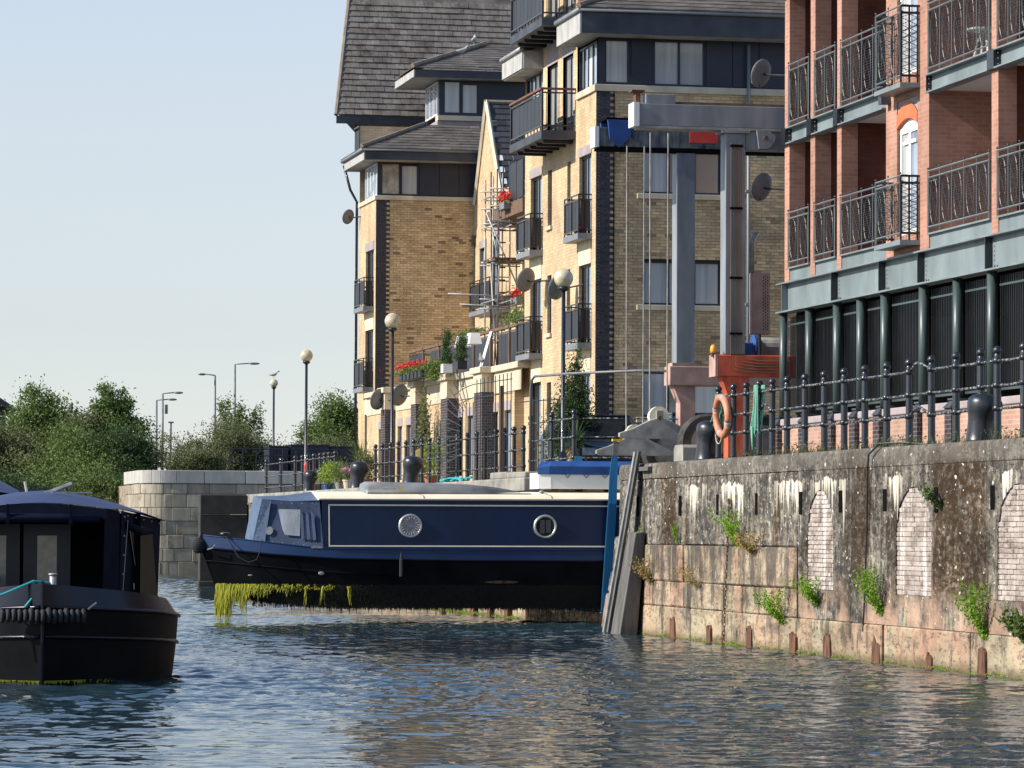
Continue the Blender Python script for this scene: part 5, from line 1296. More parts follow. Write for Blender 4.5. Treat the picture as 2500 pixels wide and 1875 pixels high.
for x in (11.83, 14.22): MB().lathe([(.02, 0), (.03, .03), (.06, .04), (.055, .06), (.02, .08)], (x, 65.6, zr(x)+.10), 12).build('roof_vent', mat['galv'], nb, smooth=True)
MB().tube([(11.56, 65.17, 1.40), (11.56, 65.14, 1.27), (11.56, 65.14, .98)], [.012, .035, .035], 8).build('rope_fender', mat['rope_dark'], nb)
MB().ball((10.13, 65.21, 1.03), .055, 10, 6, (1, .2, .6)).build('hull_fitting', mat['galv'], nb); MB().ball((8.9, 65.5, .99), .04, 8, 5, (1, .3, .4)).build('hull_fitting', mat['brass'], nb)
mb = MB(); mb.ball((13.4, 65.21, .88), .2, 10, 6, (1.6, .04, .13)); mb.build('rust_patch', mat['rust'], nb)
# cratch canopy
gy = lambda x: YC-hb(x, 8.13)+.02
FB, FT, RB, RT = (8.97, gy(8.97)+.02, 1.60), (9.12, 65.62, 2.345), (10.17, 65.25, 1.47), (10.12, 65.42, 2.33)
mir = lambda p: (p[0], 2*YC-p[1], p[2])
cn = MB(); A, B, C_, D = Vector(FB), Vector(RB), Vector(RT), Vector(FT)
NN = 10; vs = []
for j in range(NN+1):
    for i in range(NN+1):
        u, v = i/NN, j/NN; p = (A*(1-u)+B*u)*(1-v)+(D*(1-u)+C_*u)*v
        sag = .025*math.sin(6*(u+v)+2)*u*v*(1-u)*4; vs.append((p.x, p.y+sag-.01*math.sin(math.pi*u), p.z-.03*math.sin(math.pi*u)*v))
cn.add(vs, [(j*(NN+1)+i, j*(NN+1)+i+1, (j+1)*(NN+1)+i+1, (j+1)*(NN+1)+i) for j in range(NN) for i in range(NN)])
cn.add([mir(q) for q in (FB, RB, RT, FT)], [(3, 2, 1, 0)])
can = cn.build('canopy', mat['canvas'], nb, smooth=True)
Rr = (10.10, YC, 2.49); Fr = (9.06, YC, 2.40)
mb = MB(); sagp = (9.62, 65.5, 2.31)
mb.quad(FT, sagp, (9.6, YC, 2.42), Fr); mb.quad(sagp, (RT[0]+.02, RT[1]-.02, RT[2]+.0), Rr, (9.6, YC, 2.42))
mb.quad(mir(FT), Fr, (9.6, YC, 2.42), mir(sagp)); mb.quad(mir(sagp), (9.6, YC, 2.42), Rr, mir(RT))
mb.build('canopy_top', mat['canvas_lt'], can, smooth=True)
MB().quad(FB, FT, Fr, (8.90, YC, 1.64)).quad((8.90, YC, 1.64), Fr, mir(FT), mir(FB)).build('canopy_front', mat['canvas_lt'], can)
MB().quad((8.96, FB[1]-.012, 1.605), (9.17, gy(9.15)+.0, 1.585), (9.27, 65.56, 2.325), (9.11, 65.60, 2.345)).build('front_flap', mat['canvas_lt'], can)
def onside(u, v, o=-.034): p = (A*(1-u)+B*u)*(1-v)+(D*(1-u)+C_*u)*v; sag = .025*math.sin(6*(u+v)+2)*u*v*(1-u)*4; return (p.x, p.y+sag-.01*math.sin(math.pi*u)+o, p.z-.03*math.sin(math.pi*u)*v)
mb = MB(); M_ = 8
for i in range(M_):
    ua, ub = .30+.36*i/M_, .30+.36*(i+1)/M_
    lo = lambda u: .22 if u > .42 else .22+(.42-u)/.12*.55; hi = lambda u: .80+.03*u
    mb.quad(onside(ua, lo(ua)), onside(ub, lo(ub)), onside(ub, hi(ub)), onside(ua, hi(ua)))
mb.build('vinyl_window', mat['vinyl'], can)
mb = MB(); c0 = (.20, .27); pts = [onside(c0[0]+.055*math.cos(t*math.pi/6), c0[1]+.11*math.sin(t*math.pi/6)*(1 if t < 7 else .8)) for t in range(12)]
mb.add(pts, [tuple(range(12))]); mb.build('vinyl_window', mat['vinyl'], can)
mb = MB()
for i in range(5):
    ua, ub = .66+.22*i/5, .66+.22*(i+1)/5; mb.quad(onside(ua+.02, .14, -.03-.012*(i % 2)), onside(ub+.02, .18, -.03-.012*((i+1) % 2)), onside(ub-.0, .70, -.03-.012*((i+1) % 2)), onside(ua, .78, -.03-.012*(i % 2)))
mb.build('crumpled_vinyl', mat['canvas'], can)
for k in range(6): MB().ball(onside(.12+.15*k, .03), .009, 6, 4).build('stud', mat['galv'], can)
for k in range(5): MB().ball(onside(.03, .12+.18*k), .009, 6, 4).build('stud', mat['galv'], can)
for k in range(5): MB().ball(onside(.15+.18*k, .95), .009, 6, 4).build('stud', mat['galv'], can)
MB().box(9.95, 10.13, 65.20, 65.205, 1.475, 1.51).build('name_tag', mat['fascia_grey'], can)
# hanging growth and weed
rg = random.Random(5)
mb = MB()
for k in range(2600):
    x = 9.0+9*rg.random() if rg.random() < .8 else 8.7+2*rg.random()
    zt = lerp([(8.55, .62), (9.4, .50), (10.7, .42), (18, .40)], x); side = rg.random()
    yy = YC-hb(x, 8.55, HB-.05, 3.2)+(0 if side < .6 else rg.random()*1.0)-.01
    l = rg.uniform(.02, .06) if rg.random() < .93 else rg.uniform(.08, .16)
    w = rg.uniform(.006, .014); mb.tri((x-w, yy, zt+.03), (x+w, yy, zt+.03), (x+rg.uniform(-.01, .01), yy-.01, zt-l))
for k in range(5200):
    x = 9.0+8.2*rg.random(); z = rg.uniform(.42, .83)
    f = (z-.41)/.41; yy = YC-(hb(x, 8.55, HB-.05, 3.2)*(1-f)+hb(x, 8.37, HB-.03, 2.9)*f)-.004
    w = rg.uniform(.006, .013); mb.tri((x-w, yy, z+.012), (x+w, yy, z+.012), (x+rg.uniform(-.01, .01), yy-rg.uniform(.006, .02), z-rg.uniform(.01, .04)))
tag(mb.build('hull_growth', mat['growth'], nb), kind='stuff')
mb = MB()
def strand(x, y, z, l, w):
    N = 4; vs = []; dx = rg.uniform(-.05, .05)
    for i in range(N+1):
        f = i/N; ww = w*(1-f*.75); o = dx*f+rg.uniform(-.01, .01); vs += [(x-ww+o, y-.01-.01*f, z-l*f), (x+ww+o, y-.012-rg.uniform(0, .02), z-l*f)]
    mb.add(vs, [(2*i, 2*i+1, 2*i+3, 2*i+2) for i in range(N)])
for k in range(950):
    x = 8.38+rg.random()**1.7*2.0
    if x > 9.25 and rg.random() < .55: continue
    env = lerp([(8.38, .62), (8.55, .80), (8.62, .62), (8.68, .22), (8.78, .55), (8.86, .50), (8.95, .16), (9.2, .20), (9.35, .08), (9.6, .18), (9.8, .05), (10.4, .04)], x)
    yy = YC-hb(x, 8.37, HB-.03, 2.9)-.015; l = env*rg.uniform(.35, 1)*(1 if rg.random() < .97 else 1.4); strand(x, yy, .84-rg.uniform(0, .09), max(.03, l), rg.uniform(.004, .012))
for x in (10.15, 9.85, 10.62): 
    for q in range(6): strand(x+rg.uniform(-.02, .02), 65.19, .80, rg.uniform(.2, .38), .008)
tag(mb.build('hanging_weed', mat['weed'], nb), kind='stuff')
nb.location = (12.96, 71.55, .232); nb.scale = (1.08,)*3
# upturned dinghy and covered box on its roof
K8 = 1.08
di = thing('dinghy', (12.4, 66.05, 2.49), 'smooth grey plastic dinghy upturned on the cream boat roof', 'dinghy')
mb = MB(); st = [(10.97, .30, .02), (11.0, .40, .17), (11.06, .44, .2), (11.5, .5, .195), (12.2, .52, .185), (12.9, .47, .165), (13.4, .36, .12), (13.75, .22, .06), (14.0, .05, .012)]
vs = []; n = 9
for x, w, h in st:
    for k in range(n):
        a = math.pi*k/(n-1); vs.append((x, 66.05-w*math.cos(a)*(1 if abs(math.cos(a)) < .99 else 1.06), 2.475+h*min(1, 1.35*math.sin(a))))
mb.add(vs, [(i*n+k, (i+1)*n+k, (i+1)*n+k+1, i*n+k+1) for i in range(len(st)-1) for k in range(n-1)]+[tuple(range(n))])
mb.build('hull', mat['perspex'], di, smooth=True)
MB().box(11.0, 14.0, 65.50, 65.53, 2.455, 2.478).build('rim', mat['perspex'], di)
em = MB(); N = 16; em.add([(11.60+.055*math.cos(2*math.pi*k/N), 65.508, 2.54+.022*math.sin(2*math.pi*k/N)) for k in range(N)], [tuple(range(N))]); em.build('oval_emblem', mat['yellow'], di)
for k in range(9): MB().box(11.28+k*.028, 11.30+k*.028, 65.512, 65.516, 2.53, 2.556).build('letter_mark', mat['fascia_grey'], di)
di.location = (12.4*K8, 66.05*K8, CAM_H+(2.49-CAM_H)*K8); di.scale = (K8,)*3
bx_ = thing('roof_box', (15.1, 66.2, 2.47), 'white storage box with bright blue cover on the narrowboat roof', 'box')
MB().box(14.44, 16.1, 65.85, 66.7, 2.57, 2.86).build('body', mat['white_paint'], bx_, bevel=.01)
MB().add([(14.22, 65.9, 2.57), (14.44, 65.848, 2.57), (14.44, 65.848, 2.86), (14.22, 65.9, 2.86), (14.22, 66.65, 2.57), (14.22, 66.65, 2.86)], [(0, 1, 2, 3), (4, 0, 3, 5)]).build('end_flap', mat['white_paint'], bx_)
MB().add([(14.41, 65.83, 2.83), (16.12, 65.83, 2.83), (16.12, 65.83, 2.98), (14.41, 65.83, 2.98), (14.5, 66.0, 3.08), (16.12, 66.0, 3.08), (14.5, 66.72, 3.08), (16.12, 66.72, 3.08), (14.20, 65.89, 2.83), (14.20, 65.89, 2.95), (14.28, 66.0, 3.06), (14.28, 66.7, 3.06)],
   [(0, 1, 2, 3), (3, 2, 5, 4), (4, 5, 7, 6), (8, 0, 3, 9), (9, 3, 4, 10), (10, 4, 6, 11)]).build('cover', mat['coverblue'], bx_)
for x in (14.75, 15.1, 15.45): MB().tube([(x-.05, 65.845, 2.83), (x, 65.843, 2.77), (x+.05, 65.845, 2.83)], .006, 4).build('tie', mat['rope_dark'], bx_)
for x in (14.6, 15.05, 15.6): MB().box(x, x+.07, 65.9, 66.6, 2.475, 2.57).build('leg', mat['wood'], bx_)
MB().box(14.4, 16.1, 65.88, 65.9, 2.50, 2.52).build('runner', mat['wood'], bx_)
bx_.location = (15.1*K8, 66.2*K8, CAM_H+(2.47-CAM_H)*K8); bx_.scale = (K8,)*3

# ---------------------------------------------------------------- wide canal boat in the foreground
ax = Vector((.079, .997)); pxv = Vector((.997, -.079)); S0 = Vector((3.43, 43.0))
def LB(s, t, z): p = S0+ax*s+pxv*t; return (p.x, p.y, z)
wb_ = thing('canal_boat', (3.43, 43.0, 0), 'dark canal boat with navy canvas hood and twin glazed doors facing forward', 'boat')
def hw(s, full=1.66, L=2.7): q = min(1, max(0, s/L)); return .02+(full-.02)*(1-(1-q)**2.3)
SS = [0, .04, .1, .2, .35, .55, .8, 1.1, 1.5, 2, 2.7, 4, 7, 14]
def lev(z0, z1, s0, full): return [(s0+s, hw(s, full), z0+(z1-z0)*min(1, s/2.7)) for s in SS]
Ltop = [(s+.02, max(.02, hw(s)-.10*min(1, s/.5)), 1.17-.27*min(1, s/2.7)) for s in SS]
Lr1, Lr2, Lwl, Lbt = lev(.90, .74, 0, 1.66), lev(.56, .42, .01, 1.64), lev(.04, .04, .05, 1.60), lev(-.3, -.3, .3, 1.5)
def loft2(a, b):
    mb = MB(); n = len(a)
    for sd_ in (-1, 1):
        mb.add([LB(p[0], sd_*p[1], p[2]) for p in a]+[LB(p[0], sd_*p[1], p[2]) for p in b], [(i, i+1, n+i+1, n+i) for i in range(n-1)])
    pa, pb = a[-1], b[-1]; mb.quad(LB(pa[0], -pa[1], pa[2]), LB(pa[0], pa[1], pa[2]), LB(pb[0], pb[1], pb[2]), LB(pb[0], -pb[1], pb[2]))
    return mb
loft2(Ltop, Lr1).build('bulwark', mat['navy_dk'], wb_, smooth=True)
loft2(Lr1, Lr2).build('upper_hull', mat['hull_black'], wb_, smooth=True)
loft2(Lr2, Lwl).build('lower_hull', mat['hull_black'], wb_, smooth=True)
loft2(Lwl, Lbt).build('wet_hull', mat['growth'], wb_)
for lv in (Lr1, Lr2):
    for sd_ in (-1, 1): MB().tube([LB(p[0], sd_*(p[1]+.01), p[2]) for p in lv], .026, 6).build('rubbing_strake', mat['navy_dk'], wb_, smooth=True)
MB().tube([LB(0, 0, 1.2), LB(-.02, 0, .9), LB(-.02, 0, .5), LB(.03, 0, -.1)], .022, 6).build('stem_post', mat['navy_dk'], wb_)
mb = MB(); n = len(Ltop); mb.add([LB(p[0], -p[1]+.03, p[2]-.06) for p in Ltop]+[LB(p[0], p[1]-.03, p[2]-.06) for p in Ltop], [(i, n+i, n+i+1, i+1) for i in range(n-1)]); mb.build('deck', mat['navy_dk'], wb_)
wq = MB()
for k in range(500):
    s = rg.random()**1.5*3.2; sd_ = rg.choice((-1, 1)); w = hw(s, 1.5)+.02; a = LB(.05+s, sd_*w, 0); l = rg.uniform(.01, .05)
    if rg.random() > .35+.65*math.sin(s*5+sd_)**2: continue
    wq.tri((a[0]-.02, a[1]-.01, .05), (a[0]+.02, a[1]-.01, .05), (a[0], a[1]-.02, .05-l))
tag(wq.build('waterline_weed', mat['weed'], wb_), kind='stuff')
# canopy
zt_ = 2.05
F0, F1 = 1.9, 4.4
fr = [(-.74, F0), (.74, F0)]; bk = (1.46, F1)
roof = MB(); N = 8; vs = []
for (s, half, zc, ze_) in ((F0-.02, .76, 2.12, 2.05), (F0+.5, .95, 2.22, 2.05), (F0+1.4, 1.26, 2.28, 2.0), (F1, 1.54, 2.26, 1.92), (F1+2.2, 1.56, 2.2, 1.92)):
    for k in range(N+1):
        q = -1+2*k/N; vs.append(LB(s, q*half, ze_+(zc-ze_)*(1-abs(q)**1.8)))
roof.add(vs, [(i*(N+1)+k, i*(N+1)+k+1, (i+1)*(N+1)+k+1, (i+1)*(N+1)+k) for i in range(4) for k in range(N)])
cw = roof.build('canopy_roof', mat['canvas_top_lit'], wb_, smooth=True)
val = MB()
for k in range(N):
    q0, q1 = -1+2*k/N, -1+2*(k+1)/N; f = lambda q: 2.05+.07*(1-abs(q)**1.8)
    val.quad(LB(F0-.03, q0*.76, f(q0)-.01), LB(F0-.03, q1*.76, f(q1)-.01), LB(F0-.04, q1*.76, f(q1)-.13), LB(F0-.04, q0*.76, f(q0)-.13))
val.build('front_valance', mat['canvas_dk'], cw)
MB().tube([LB(F0-.06, -.74, 1.95), LB(F0-.07, -.3, 1.93), LB(F0-.07, .2, 1.93), LB(F0-.05, .68, 1.92)], [.05, .06, .055, .04], 8).build('rolled_flap', mat['canvas_dk'], cw, smooth=True)
for t in (-.42, .33): MB().box(*[c for c in (LB(F0-.13, t-.02, 0)[0], LB(F0-.13, t+.02, 0)[0])], LB(F0-.13, t, 0)[1], LB(F0-.12, t, 0)[1]+.02, 1.86, 2.1).build('strap', mat['canvas_dk'], cw)
for sd_ in (-1, 1):
    MB().quad(LB(F0, sd_*.72, 1.0), LB(F0+.45, sd_*.93, .98), LB(F0+.45, sd_*.93, 2.02), LB(F0, sd_*.74, 2.06)).build('corner_panel', mat['canvas_dk'], cw)
    MB().quad(LB(F0+.45, sd_*.93, .97), LB(F1, sd_*1.46, .90), LB(F1, sd_*1.49, 1.92), LB(F0+.45, sd_*.95, 2.03)).build('side_curtain', mat['canvas_dk'], cw)
    e = .03
    P0, P1, P2, P3 = (Vector(LB(F0+.45, sd_*(.93+e), .97)), Vector(LB(F1, sd_*(1.46+e), .90)), Vector(LB(F1, sd_*(1.49+e), 1.92)), Vector(LB(F0+.45, sd_*(.95+e), 2.03)))
    bl = lambda u, v: tuple((P0*(1-u)+P1*u)*(1-v)+(P3*(1-u)+P2*u)*v)
    MB().quad(bl(.46, .06), bl(.92, .06), bl(.72, .86), bl(.10, .88)).build('vinyl_window', mat['vinyl_dk'], cw)
    MB().tube([bl(.10, .84), bl(.4, .80), bl(.7, .83)], [.05, .06, .04], 7).build('rolled_blind', mat['canvas_dk'], cw, smooth=True)
    for k in range(5): MB().ball(bl(.02, .05+.22*k), .014, 6, 4).build('stud', mat['galv'], cw); MB().ball(bl(.1+.2*k, .95), .012, 6, 4).build('stud', mat['galv'], cw)
    MB().tube([bl(.02, .02), bl(.10, .9)], .004, 4).tube([bl(.46, .04), bl(.12, .88)], .004, 4).build('seam', mat['fascia_grey'], cw)
    MB().quad(bl(.30, .10), bl(.40, .09), bl(.38, .17), bl(.28, .18)).build('maker_patch', mat['fascia_grey'], cw)
    MB().quad(LB(F1, sd_*1.46, .90), LB(F1+2.2, sd_*1.5, .90), LB(F1+2.2, sd_*1.5, 1.9), LB(F1, sd_*1.49, 1.9)).build('side_curtain', mat['canvas_dk'], cw)
# bulkhead with two doors behind the hood opening
MB().quad(LB(3.0, -1.2, .8), LB(3.0, 1.2, .8), LB(3.0, 1.2, 2.0), LB(3.0, -1.2, 2.0)).build('bulkhead', mat['void'], wb_)
for ta, tb in ((-.83, -.28), (-.24, .34)):
    m_ = (ta+tb)/2
    d = MB().box(LB(2.96, ta, 0)[0], LB(2.96, tb, 0)[0], LB(2.96, m_, 0)[1]-.02, LB(2.96, m_, 0)[1]+.03, 1.0, 1.86).build('door', mat['frame'], wb_)
    MB().box(LB(2.96, ta+.17, 0)[0], LB(2.96, tb-.17, 0)[0], LB(2.96, m_, 0)[1]-.034, LB(2.96, m_, 0)[1]-.022, 1.10, 1.72).build('pane', mat['glass_reflect'], d)
MB().quad(LB(F1+2.2, -1.4, .85), LB(F1+2.2, 1.4, .85), LB(F1+2.2, 1.4, 1.95), LB(F1+2.2, -1.4, 1.95)).quad(LB(F1+2.2, -1.4, 1.95), LB(F1+2.2, 1.4, 1.95), LB(13.5, 1.4, 1.95), LB(13.5, -1.4, 1.95)).quad(LB(F1+2.2, 1.4, .85), LB(13.5, 1.4, .85), LB(13.5, 1.4, 1.95), LB(F1+2.2, 1.4, 1.95)).quad(LB(F1+2.2, -1.4, .85), LB(13.5, -1.4, .85), LB(13.5, -1.4, 1.95), LB(F1+2.2, -1.4, 1.95)).build('cabin', mat['navy_dk'], wb_)
MB().quad(LB(.35, -.02, 1.17), LB(1.6, -.9, 1.0), LB(1.6, -.9, .98), LB(.3, -.1, .92)).build('locker_lid', mat['navy_light'], wb_)
MB().tube([LB(.22, .12, .93), LB(.22, .12, 1.27)], .04, 12).lathe([(.055, 0), (.055, .015), (.03, .02)], LB(.22, .12, 1.27), 12).build('bow_post', mat['galv'], wb_, smooth=True)
mb = MB()
for k in range(15):
    t = -.46+k*.0665; mb.ball(LB(-.10+abs(t-.02)*.30, t, .80-.02*math.cos(k*2)), .085-.035*abs(t), 8, 6, (.55, .9, 1))
    mb.ring(LB(-.12+abs(t-.02)*.30, t, .80), .06, .025, 'X', 10, 5)
mb.build('rope_fender', mat['rope_dark'], wb_, smooth=True)
for t in (-.55, .62): MB().tube([LB(.03, t*.85, .88), LB(.12, t, .95)], .012, 5).build('fender_chain', mat['galv'], wb_)
MB().tube([LB(.2, .08, 1.18), LB(.15, -.1, 1.20), LB(.05, -.45, 1.05), LB(-.05, -1.0, .88)], .016, 6).tube([LB(.15, -.1, 1.19), LB(.1, -.12, 1.0), LB(.05, -.2, .90)], .014, 5).build('mooring_rope', mat['rope_teal'], wb_)
MB().tube([LB(3.0, .0, 2.23), LB(3.05, .12, 2.27), LB(3.1, .35, 2.36)], .03, 6).box(LB(2.6, .1, 0)[0], LB(2.6, .6, 0)[0], LB(2.6, .3, 0)[1], LB(2.6, .3, 0)[1]+.04, 2.24, 2.26).build('roof_lamp', mat['galv'], wb_)
# second boat behind it
b2 = thing('canal_boat', (2.4, 51, 0), 'boat with rounded blue hood moored behind the dark canal boat', 'boat')
mb = MB(); vs = []; N = 8
for y_, half, zt2 in ((49.9, 1.3, 2.34), (50.6, 1.45, 2.58), (51.6, 1.55, 2.68), (53, 1.6, 2.72), (57, 1.7, 2.66)):
    for k in range(N+1): q = -1+2*k/N; vs.append((2.35+q*half+.0, y_, 2.26+(zt2-2.26)*(1-abs(q)**2.4)))
mb.add(vs, [(i*(N+1)+k, i*(N+1)+k+1, (i+1)*(N+1)+k+1, (i+1)*(N+1)+k) for i in range(4) for k in range(N)]); mb.build('hood', mat['canvas_top_lit'], b2, smooth=True)
MB().box(.95, 3.85, 51.3, 57, .9, 2.32).build('cabin', mat['canvas_dk'], b2, bevel=.05)
mb = MB(); mb.prism([(2.35, 49.2), (3.4, 50.4), (3.95, 52), (3.95, 60), (.75, 60), (.75, 52), (1.3, 50.4)], 'Z', -.3, .95); mb.build('hull', mat['hull_black'], b2, bevel=.03)
MB().box(3.2, 4.40, 52.0, 52.06, 2.05, 2.36).build('solar_board', mat['fascia'], b2)
MB().tube([(3.87, 51.3, 2.28), (3.84, 51.35, 2.45)], .02, 5).build('hood_strap', mat['fascia_grey'], b2)
for xx in (1.5, 2.9): 
    w_ = MB().box(xx-.45, xx+.45, 51.27, 51.3, 1.45, 2.05).build('window', mat['glass_dark'], b2); MB().box(xx-.5, xx+.5, 51.28, 51.296, 1.40, 2.10).build('frame', mat['fascia_grey'], w_)
for yy in (52.6, 54.2, 55.8): MB().box(3.84, 3.87, yy-.5, yy+.5, 1.45, 2.0).build('window', mat['glass_dark'], b2)
MB().tube([(2.35, 49.16, .9), (3.43, 50.38, .88), (3.98, 52, .86), (3.98, 60, .86)], .03, 6).build('rubbing_strake', mat['navy_dk'], b2)
# ================================================================ QUAY FURNITURE
def post_mesh(h, zr_, r=.04):
    mb = MB().lathe([(r*1.15, 0), (r*1.1, .06), (r, .1), (r*.92, h-.11), (r*.8, h-.07)], n=12)
    for z in zr_: mb.lathe([(r*.95, z-.035), (r*1.22, z-.03), (r*1.22, z+.03), (r*.95, z+.035)], n=12)
    return smesh(mb, 'post', mat['blackmetal'], True)
def knob_mesh(h, r=.05): return smesh(MB().ball((0, 0, h-.04), r, 14, 9).lathe([(r*.7, h-.11), (r*.5, h-.08)], n=10), 'knob', mat['blackmetal'], True)
def railing(name, label, pts, z0, h, zr_, r=.04, kr=.05, bends=(), rr=.017, group=None):
    t = thing(name, (pts[0][0], pts[0][1], z0), label, 'railing', group)
    pm, km = post_mesh(h, [z-z0 for z in zr_], r), knob_mesh(h, kr)
    for x, y in pts:
        p = inst('post', pm, (x, y, z0), t, (0, 0, random.random())); inst('knob', km, (x, y, z0), p)
    for i in range(len(pts)-1):
        a, b = pts[i], pts[i+1]
        for j, z in enumerate(zr_):
            if (i, j) in bends:
                m1 = (a[0]+(b[0]-a[0])*.35, a[1]+(b[1]-a[1])*.62, z+.13)
                q = [(a[0], a[1], z), (a[0]+(b[0]-a[0])*.95, a[1]+(b[1]-a[1])*.78, z+.10), (b[0]+.0, a[1]+(b[1]-a[1])*.70, z+.10), (b[0], b[1], z)] if False else [(a[0], a[1], z), (a[0], a[1]+(b[1]-a[1])*.30, z+.11), (a[0], a[1]+(b[1]-a[1])*.45, z+.12), (b[0], b[1], z)]
            else: q = [(a[0], a[1], z), ((a[0]+b[0])/2, (a[1]+b[1])/2, z+random.uniform(-.008, .006)), (b[0], b[1], z)]
            MB().tube(q, rr, 6).build('rail', mat['rail_worn'], t, smooth=True)
    return t
def worn():
    t = NT('worn_black_rail'); f = t.ramp(t.noise((14, 14, 30), 5, .7), .50, .60)
    return t.fin(t.mix(f, (.012, .014, .018), (.30, .31, .31)), .4, 0, t.bump(f, .2, .004))
mat['rail_worn'] = worn()
YP = [59.9, 58.94, 58.15, 57.36, 56.6, 55.75, 54.76, 53.72, 52.69, 51.66, 50.61, 49.57, 48.58, 47.53, 46.51, 45.86, 44.84, 43.8, 42.8, 41.8, 40.8]
railing('quay_railing', 'black ball-topped railing carrying the lifebuoy above the bricked arches', [(16.0, y) for y in YP], 3.0, 1.225, (4.05, 3.73, 3.43), .052, .06, rr=.02, bends=((11, 0), (11, 2), (3, 1)))
YQ = [97.57, 96.46, 95.25, 94.07, 92.96, 91.83, 90.69, 89.62, 88.4, 87.2, 86.04, 84.78, 83.69, 82.69, 81.44, 80.5, 79.49, 78.49]
railing('quay_railing', 'black ball-topped railing behind the lifted narrowboat in front of the terrace', [(16.6, y) for y in YQ], 2.88, 1.19, (3.93, 3.56, 3.2), .045, .06)
railing('quay_railing', 'short tall black railing section beside the conifer at the slot', [(16.6, 77.71), (16.6, 75.63), (16.62, 73.6), (19.0, 73.5)], 2.88, 1.38, (4.1, 3.72, 3.3), .05, .065)
railing('quay_railing', 'black ball-topped railing with a bend beyond the flower pots', [(16.6, 118.5), (16.6, 115.25), (16.55, 111.85), (16.6, 110.7), (16.6, 109.6), (16.6, 108.4), (16.6, 107.2), (16.6, 106.3), (16.6, 105.5), (16.6, 104.4)], 2.88, 1.14, (3.88, 3.5, 3.14), .05, .07)
# bollards
BP = [(.235, 0, 0), (.215, .04, 0), (.20, .14, 0), (.195, .30, .01), (.21, .38, .03), (.245, .46, .06), (.265, .53, .075), (.26, .60, .07), (.225, .665, .055), (.15, .71, .04), (.06, .73, .03), (.005, .733, .03)]
bm_ = smesh(MB().lathe([(r, z) for r, z, o in BP], n=22, off=[(o, 0) for r, z, o in BP]), 'bollard', mat['blackmetal'], True)
bs_ = smesh(MB().ball((-.06, -.15, .05), .03, 6, 4, (1, .3, .6)).ball((0, -.19, .09), .02, 6, 4, (1, .3, 1)), 'paint_chip', mat['white_paint'])
for (x, y, z, s, lb) in ((15.92, 60.35, 2.995, .93, 'black iron mooring bollard next to the orange lifebuoy'), (15.9, 46.25, 2.995, .88, 'black iron mooring bollard with white paint chips at its foot'),
      (16.0, 88.95, 2.88, 1.0, 'tall black bollard in front of the terrace railing'), (16.0, 96.9, 2.88, 1.0, 'tall black bollard beside the spiky palm and flower pots'), (16.0, 105.4, 2.88, .85, 'small black bollard beside the pale variegated bush')):
    o = inst('mooring_bollard', bm_, (x, y, z)); o.scale = (s, s, s); tag(o, lb, 'bollard', 'mooring bollards on the quay')
sb = MB().prism([(61.25, 3.0), (61.9, 3.0), (61.9, 3.22), (61.82, 3.29), (61.3, 3.29), (61.25, 3.24)], 'X', 15.74, 16.02).build('stone_block', mat['concrete'], base=(15.9, 61.5, 3.0)); tag(sb, 'small cream stone block standing beside the bollard at wall corner', 'stone block')
# lifebuoy
lb = thing('lifebuoy', (15.9, 59.3, 3.4), 'faded orange lifebuoy ring with pale bands hung on the railing', 'lifebuoy')
n, m = 32, 8; RO, RI = .335, .062
for seg in range(8):
    band = seg % 2; a0 = seg*math.pi/4+(.0 if band else .0); 
    span = (.16 if band else math.pi/2-.16); st_ = (seg//2)*math.pi/2+(math.pi/2-.16 if band else 0)+.5
    pts = [(15.90-.02*math.sin(st_+span*k/8), 59.29+RO*1.12*math.cos(st_+span*k/8), 3.715+RO*.93*math.sin(st_+span*k/8)) for k in range(9)]
    MB().tube(pts, RI+(.003 if band else 0), 10).build('white_band' if band else 'ring_segment', mat['fascia_grey' if band else 'buoy'], lb, smooth=True)
pts = [(15.84, 59.29+.2*math.cos(t*math.pi/8), 3.42-.16*math.sin(t*math.pi/8)) for t in range(9)]
MB().tube(pts, .009, 5).build('grab_line', mat['cream_stone'], lb)
def coil(x, ya, yb, zt, zb, nn, label, tail=None):
    c = thing('rope_coil', (x, (ya+yb)/2, zb), label, 'rope', 'green ropes on the railing'); mb = MB()
    for k in range(nn):
        f = k/(nn-1); yt = yb+(ya-yb)*.15*f; ybm = yb+(ya-yb)*(.2+.8*f); zl = zb+(zt-zb)*(.25*abs(f-.35)+.05*(k % 2))
        pts = []
        for t in range(13):
            q = t/12; th = math.pi*q
            pts.append((x-.06+.12*q-.012*(k % 2), yt+(ybm-yt)*math.sin(th)**1.5*.9+.03*(k % 3), zt-(zt-zl)*math.sin(th)**.7))
        mb.tube(pts, .015, 6)
    if tail: mb.tube([(x-.05, yb+(ya-yb)*.6, zb+.2), (x-.06, yb+(ya-yb)*.5, zb), (x-.05, yb+(ya-yb)*.45, zb-tail)], .022, 6)
    mb.build('loops', mat['rope_green'], c, smooth=True)
coil(15.98, 60.25, 59.55, 4.09, 3.50, 6, 'smaller pale green rope coil on railing between lifebuoy and bollard')
coil(15.98, 57.80, 57.2, 4.16, 3.30, 9, 'large pale green rope coil with a dangling tail on the railing', .18)
MB().tube([(16.0, 57.3, 4.1), (15.95, 57.1, 4.18), (15.95, 56.9, 4.15)], .03, 6)
tr = MB()
for k in range(6): tr.tube([(15.75+.08*math.sin(k+t), 80.2+t*.35+.1*k, 2.93+.02*(k % 3)+.02*math.sin(t*2+k)) for t in range(9)], .02, 5)
tag(tr.build('rope_heap', mat['rope_teal'], base=(15.75, 81.5, 2.9)), 'teal rope lying loose on the quay edge behind the dinghy', 'rope')
